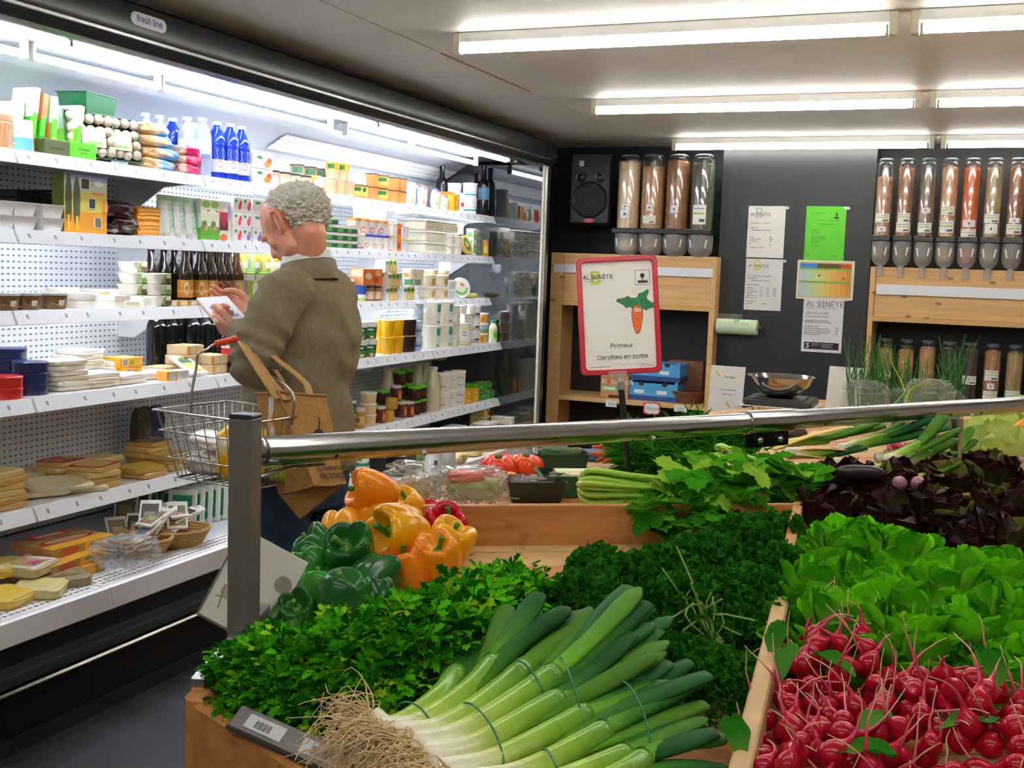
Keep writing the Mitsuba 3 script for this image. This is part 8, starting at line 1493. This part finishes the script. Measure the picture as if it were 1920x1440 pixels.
# the packet in his hands
q = [np.array(v) for v in ((-2.187,2.807,1.294), (-2.143,2.891,1.3), (-2.022,2.847,1.243), (-2.071,2.762,1.236))]
U_ = nrm((q[1] - q[0]) + (q[2] - q[3])); V_ = (q[3] - q[0]) + (q[2] - q[1]); V_ = nrm(V_ - U_ * (V_ @ U_)); N_ = np.cross(V_, U_); N_ = N_ if N_[2] > 0 else -N_
o = sum(q) / 4; P_ = lambda m: plane_map(m, o, U_, V_, N_)
pk = thing('cheese_packet', 'white printed packet held in the hands of the man', 'packet')
part(pk, 'pack', P_(bx(-.05, -.075, -.010, .05, .075, .004, .003)), mat('d8c49a', .4)); part(pk, 'label', P_(bx(-.049, -.072, .0035, .049, .070, .0055, .001)), mat('e4e6ee', .35)); part(pk, 'print', P_(join([bx(-.035, -.01, .0056, .03, .004, .006, .0001), bx(-.03, .02, .0056, .02, .026, .006, .0001), bx(-.035, .04, .0056, .035, .06, .006, .0001)])), mat('7a8ab8', .5), kind='stuff')
# ---- the wire basket on his forearm
BK = thing('wire_basket', 'chrome wire shopping basket with orange-red grip hanging from the left forearm of man', 'shopping basket')
Rr, Fh = nrm((.924, .38, 0)), nrm((-.377, .926, 0)); bu, bv = Rr * .86 - Fh * .5, Rr * .5 + Fh * .86
c0 = np.array((-2.042,2.444,1.007)); zt = c0[2]
def brect(z, s, ins):   # ring of the basket at height z
    o = c0 + (bu * .37 + bv * .28) / 2; o[2] = z; return [o + bu * a * (.185 - ins) + bv * b * (.14 - ins) for a, b in ((-1, -1), (-1, 1), (1, 1), (1, -1), (-1, -1))]
wire = mat('b4b2aa', .25, 1.)
def polyw(pts, r): return join([tube([a, b], r, 7) for a, b in zip(pts, pts[1:])] + [mv(blob(2.1 * r, 2.1 * r, 2.1 * r, 1, 0, 1., 1), np.array(p) - (0, 0, 1.05 * r)) for p in pts])
for z, ins, r in ((zt, 0, .0032), (zt - .055, .012, .0024), (zt - .13, .028, .0020), (zt - .185, .042, .0026)): part(BK, 'ring', polyw(brect(z, 1, ins), r), wire, None, 50)
A_, B_ = brect(zt, 1, 0), brect(zt - .185, 1, .042)
for s in range(4):
    for i in range(9 if s % 2 else 12):
        t_ = (i + .5) / (9 if s % 2 else 12); part(BK, 'upright_wire', tube([A_[s] + (A_[s + 1] - A_[s]) * t_, B_[s] + (B_[s + 1] - B_[s]) * t_], .0013, 5), wire)
for i in range(11): t_ = (i + .5) / 11; part(BK, 'bottom_wire', tube([B_[0] + (B_[3] - B_[0]) * t_, B_[1] + (B_[2] - B_[1]) * t_], .0014, 5), wire)
g0, g1 = np.array((-1.985,2.639,1.179)), np.array((-1.915,2.669,1.201)); m0, m1 = (A_[0] + A_[1]) / 2, (A_[2] + A_[3]) / 2
part(BK, 'handle', rail([m0 - (0, 0, .03), m0 + (.0, 0, .03), np.array((-2.018,2.596,1.112)), np.array((-2.015,2.601,1.151)), np.array((-2,2.62,1.164)), g0, g1, np.array((-1.892,2.676,1.178)), np.array((-1.86,2.672,1.117)), m1 + (0, 0, .07), m1 - (0, 0, .02)], .0038, 8, 6), wire, None, True)
part(BK, 'grip', tube([g0, g1], .0095, 12), mat('d8401c', .35), None, 50, label='orange-red plastic grip')
bo = (B_[0] + B_[2]) / 2
def inb(u, v, z): return tuple(bo + bu * u + bv * v + np.array((0, 0, z)))
inst(pillow(.12, .16, .035, 'e8e6e2', ((.1, .6, .1, .9, .6, 1, 'f2f2f0'), (.6, .9, .3, .7, .6, 1, 'b8d86a')), 140), 'food_pack', 'white and lime flat pack in the wire basket', 'food pack', inb(-.10, .0, .075), '', rz=20, ry=15, exact=True)
inst(pillow(.06, .07, .03, 'c82430', (), 141), 'food_pack', 'small red pack in the wire basket', 'food pack', inb(-.05, .02, .085), '', exact=True)
inst(pillow(.14, .12, .15, 'e8b422', ((0, 1, 0, 1, .55, .8, 'f0e8d0'), (0, 1, .2, .6, .2, .5, 'e8c850'), (0, 1, .6, 1, .6, 1, '3a8a6a')), 142), 'food_bag', 'yellow and cream food bag in the wire basket', 'food bag', inb(.04, -.03, .004), '', rz=30, exact=True)
inst(pillow(.18, .16, .06, 'b8aca8', ((.2, .5, 0, 1, 0, 1, 'd0c8c4'),), 143, .3, .3), 'food_bag', 'greyish crumpled bag at the bottom of wire basket', 'food bag', inb(-.07, .0, .004), '', exact=True)
inst(pillow(.08, .09, .10, 'a8c83a', (), 144), 'food_pack', 'lime green pack at the right end of wire basket', 'food pack', inb(.12, .03, .004), '', s=.7, exact=True)
jc = carton(.075, .095, .20, 'eceaf0', f=((.1, .55, .6, .85, 'd8843a', 'e'), (.5, .6, .9, .8, '4a3a8a', 'e'), (.55, .82, .95, .92, 'c8384a')), n=((.1, .55, .7, .85, 'd8843a', 'e'), (.3, .84, .5, .92, '3a6a2a', 'e'), (.15, .2, .8, .25, 'b8b4c0'), (.55, .86, .95, .94, 'c8384a')))
inst(jc, 'juice_carton', 'tall white fruit juice carton standing in the wire basket', 'carton', inb(.10, .075, .03), '', rz=20, exact=True)
# ---- the jute bag
JB = thing('jute_bag', 'brown jute tote bag hanging from the forearm of the man', 'tote bag')
jp = [np.array(v) for v in ((-1.825,2.603,1.054), (-1.709,2.544,1.074), (-1.605,2.617,1.063), (-1.736,2.725,1.048), (-1.723,2.572,.789), (-1.57,2.509,.838), (-1.529,2.601,.833), (-1.654,2.572,.729))]
def quadgrid(a, b, c, d, n=12):   # a-b top edge, d-c bottom edge
    s = np.linspace(0, 1, n + 1); S_, T_ = np.meshgrid(s, s, indexing='ij'); P = (a * ((1 - S_) * (1 - T_))[..., None] + b * (S_ * (1 - T_))[..., None] + c * (S_ * T_)[..., None] + d * ((1 - S_) * T_)[..., None]).reshape(-1, 3)
    i, j = np.meshgrid(np.arange(n), np.arange(n), indexing='ij'); m = n + 1; return (P, tri(np.stack([i * m + j, (i + 1) * m + j, (i + 1) * m + j + 1, i * m + j + 1], -1).reshape(-1, 4)))
jg = join([quadgrid(jp[0], jp[1], jp[5], jp[4]), quadgrid(jp[1], jp[2], jp[6], jp[5]), quadgrid(jp[4], jp[5], jp[6], jp[7]), quadgrid(jp[2], jp[3], jp[7], jp[6]), quadgrid(jp[3], jp[0], jp[4], jp[7])])
tj = trimesh.Trimesh(*jg, process=True); tj.merge_vertices(digits_vertex=5)
jv = np.asarray(tj.vertices); jn = tj.vertex_normals; jv = jv + jn * (.016 * (meshkit.fbm(jv * 11, 3, 3) - .5))[:, None]
tw = meshkit.noise(jv * 600, 2)[:, None]; tj2 = tj.copy(); sub = trimesh.remesh.subdivide(jv, np.asarray(tj.faces)); sub = trimesh.remesh.subdivide(*sub); w1 = meshkit.noise(sub[0] * 330, 1)[:, None]; w2 = meshkit.fbm(sub[0] * 18, 3, 2)[:, None]
part(JB, 'bag', (sub[0], sub[1], (lin('8f6636') * (1 - w1) + lin('b48c54') * w1) * (.85 + .3 * w2)), 'own_colour_cloth', None, True)
for a, b in ((1, 5), (5, 6), (4, 5), (0, 1), (1, 2)): part(JB, 'seam', rail([jp[a], (jp[a] + jp[b]) / 2 + (0, 0, -.003), jp[b]], .004, 6, 6), mat('94703f', .8), None, True)
fu = nrm(jp[2] - jp[1]); fv = jp[1] - jp[5]; fv = nrm(fv - fu * (fv @ fu)); fn = np.cross(fu, fv); fn = fn if fn @ (np.array(CAM) - jp[1]) > 0 else -fn
sk_ = jp[5] - jp[1]
def onbag(px, m, c):   # px: fractions along and down the front panel
    a, b = px; o_ = jp[1] * (1 - a) * (1 - b) + jp[2] * a * (1 - b) + jp[6] * a * b + jp[5] * (1 - a) * b; u2 = nrm((jp[2] - jp[1]) * (1 - b) + (jp[6] - jp[5]) * b); v2 = nrm(-(sk_ * (1 - a) + (jp[6] - jp[2]) * a)); v2 = nrm(v2 - u2 * (v2 @ u2)); w2_ = np.cross(u2, v2)
    return plane_map(m, o_ + w2_ * .010, u2, v2, w2_)
part(JB, 'lettering', onbag((.18, .86), text('ALIMENTATION', .0105, True), 0), mat('1c1814', .7)); part(JB, 'lettering', onbag((.18, .945), text('BIOLOGIQUE', .0125, True), 0), mat('1c1814', .7))
part(JB, 'radish_print', onbag((.56, .46), join([mv(lathe([(0, 0), (.014, 0), (0, .0005)], 16)), tube([(0, .012, 0), (.003, .03, 0), (0, .046, 0)], .0014, 4), bx(-.022, -.012, 0, .024, -.006, .0006, .0001)]), 0), mat('1c1814', .7))
def strap(pts, w=.013): part(JB, 'strap', rail(pts, w, 8, 6, sq=.22), mat('a07a46', .75), None, True)
strap([np.array(v) for v in ((-1.912,2.658,1.19), (-1.861,2.612,1.173), (-1.777,2.564,1.115), (-1.702,2.534,1.054))]); strap([np.array(v) for v in ((-1.913,2.669,1.19), (-1.85,2.626,1.158), (-1.762,2.579,1.1), (-1.678,2.543,1.052))])
strap([np.array(v) for v in ((-1.814,2.672,1.153), (-1.777,2.664,1.135), (-1.716,2.653,1.104), (-1.68,2.643,1.079), (-1.649,2.608,1.045))]); strap([np.array(v) for v in ((-1.84,2.692,1.132), (-1.811,2.69,1.104), (-1.769,2.68,1.055), (-1.747,2.674,1.019))], .011)
settle_labels()
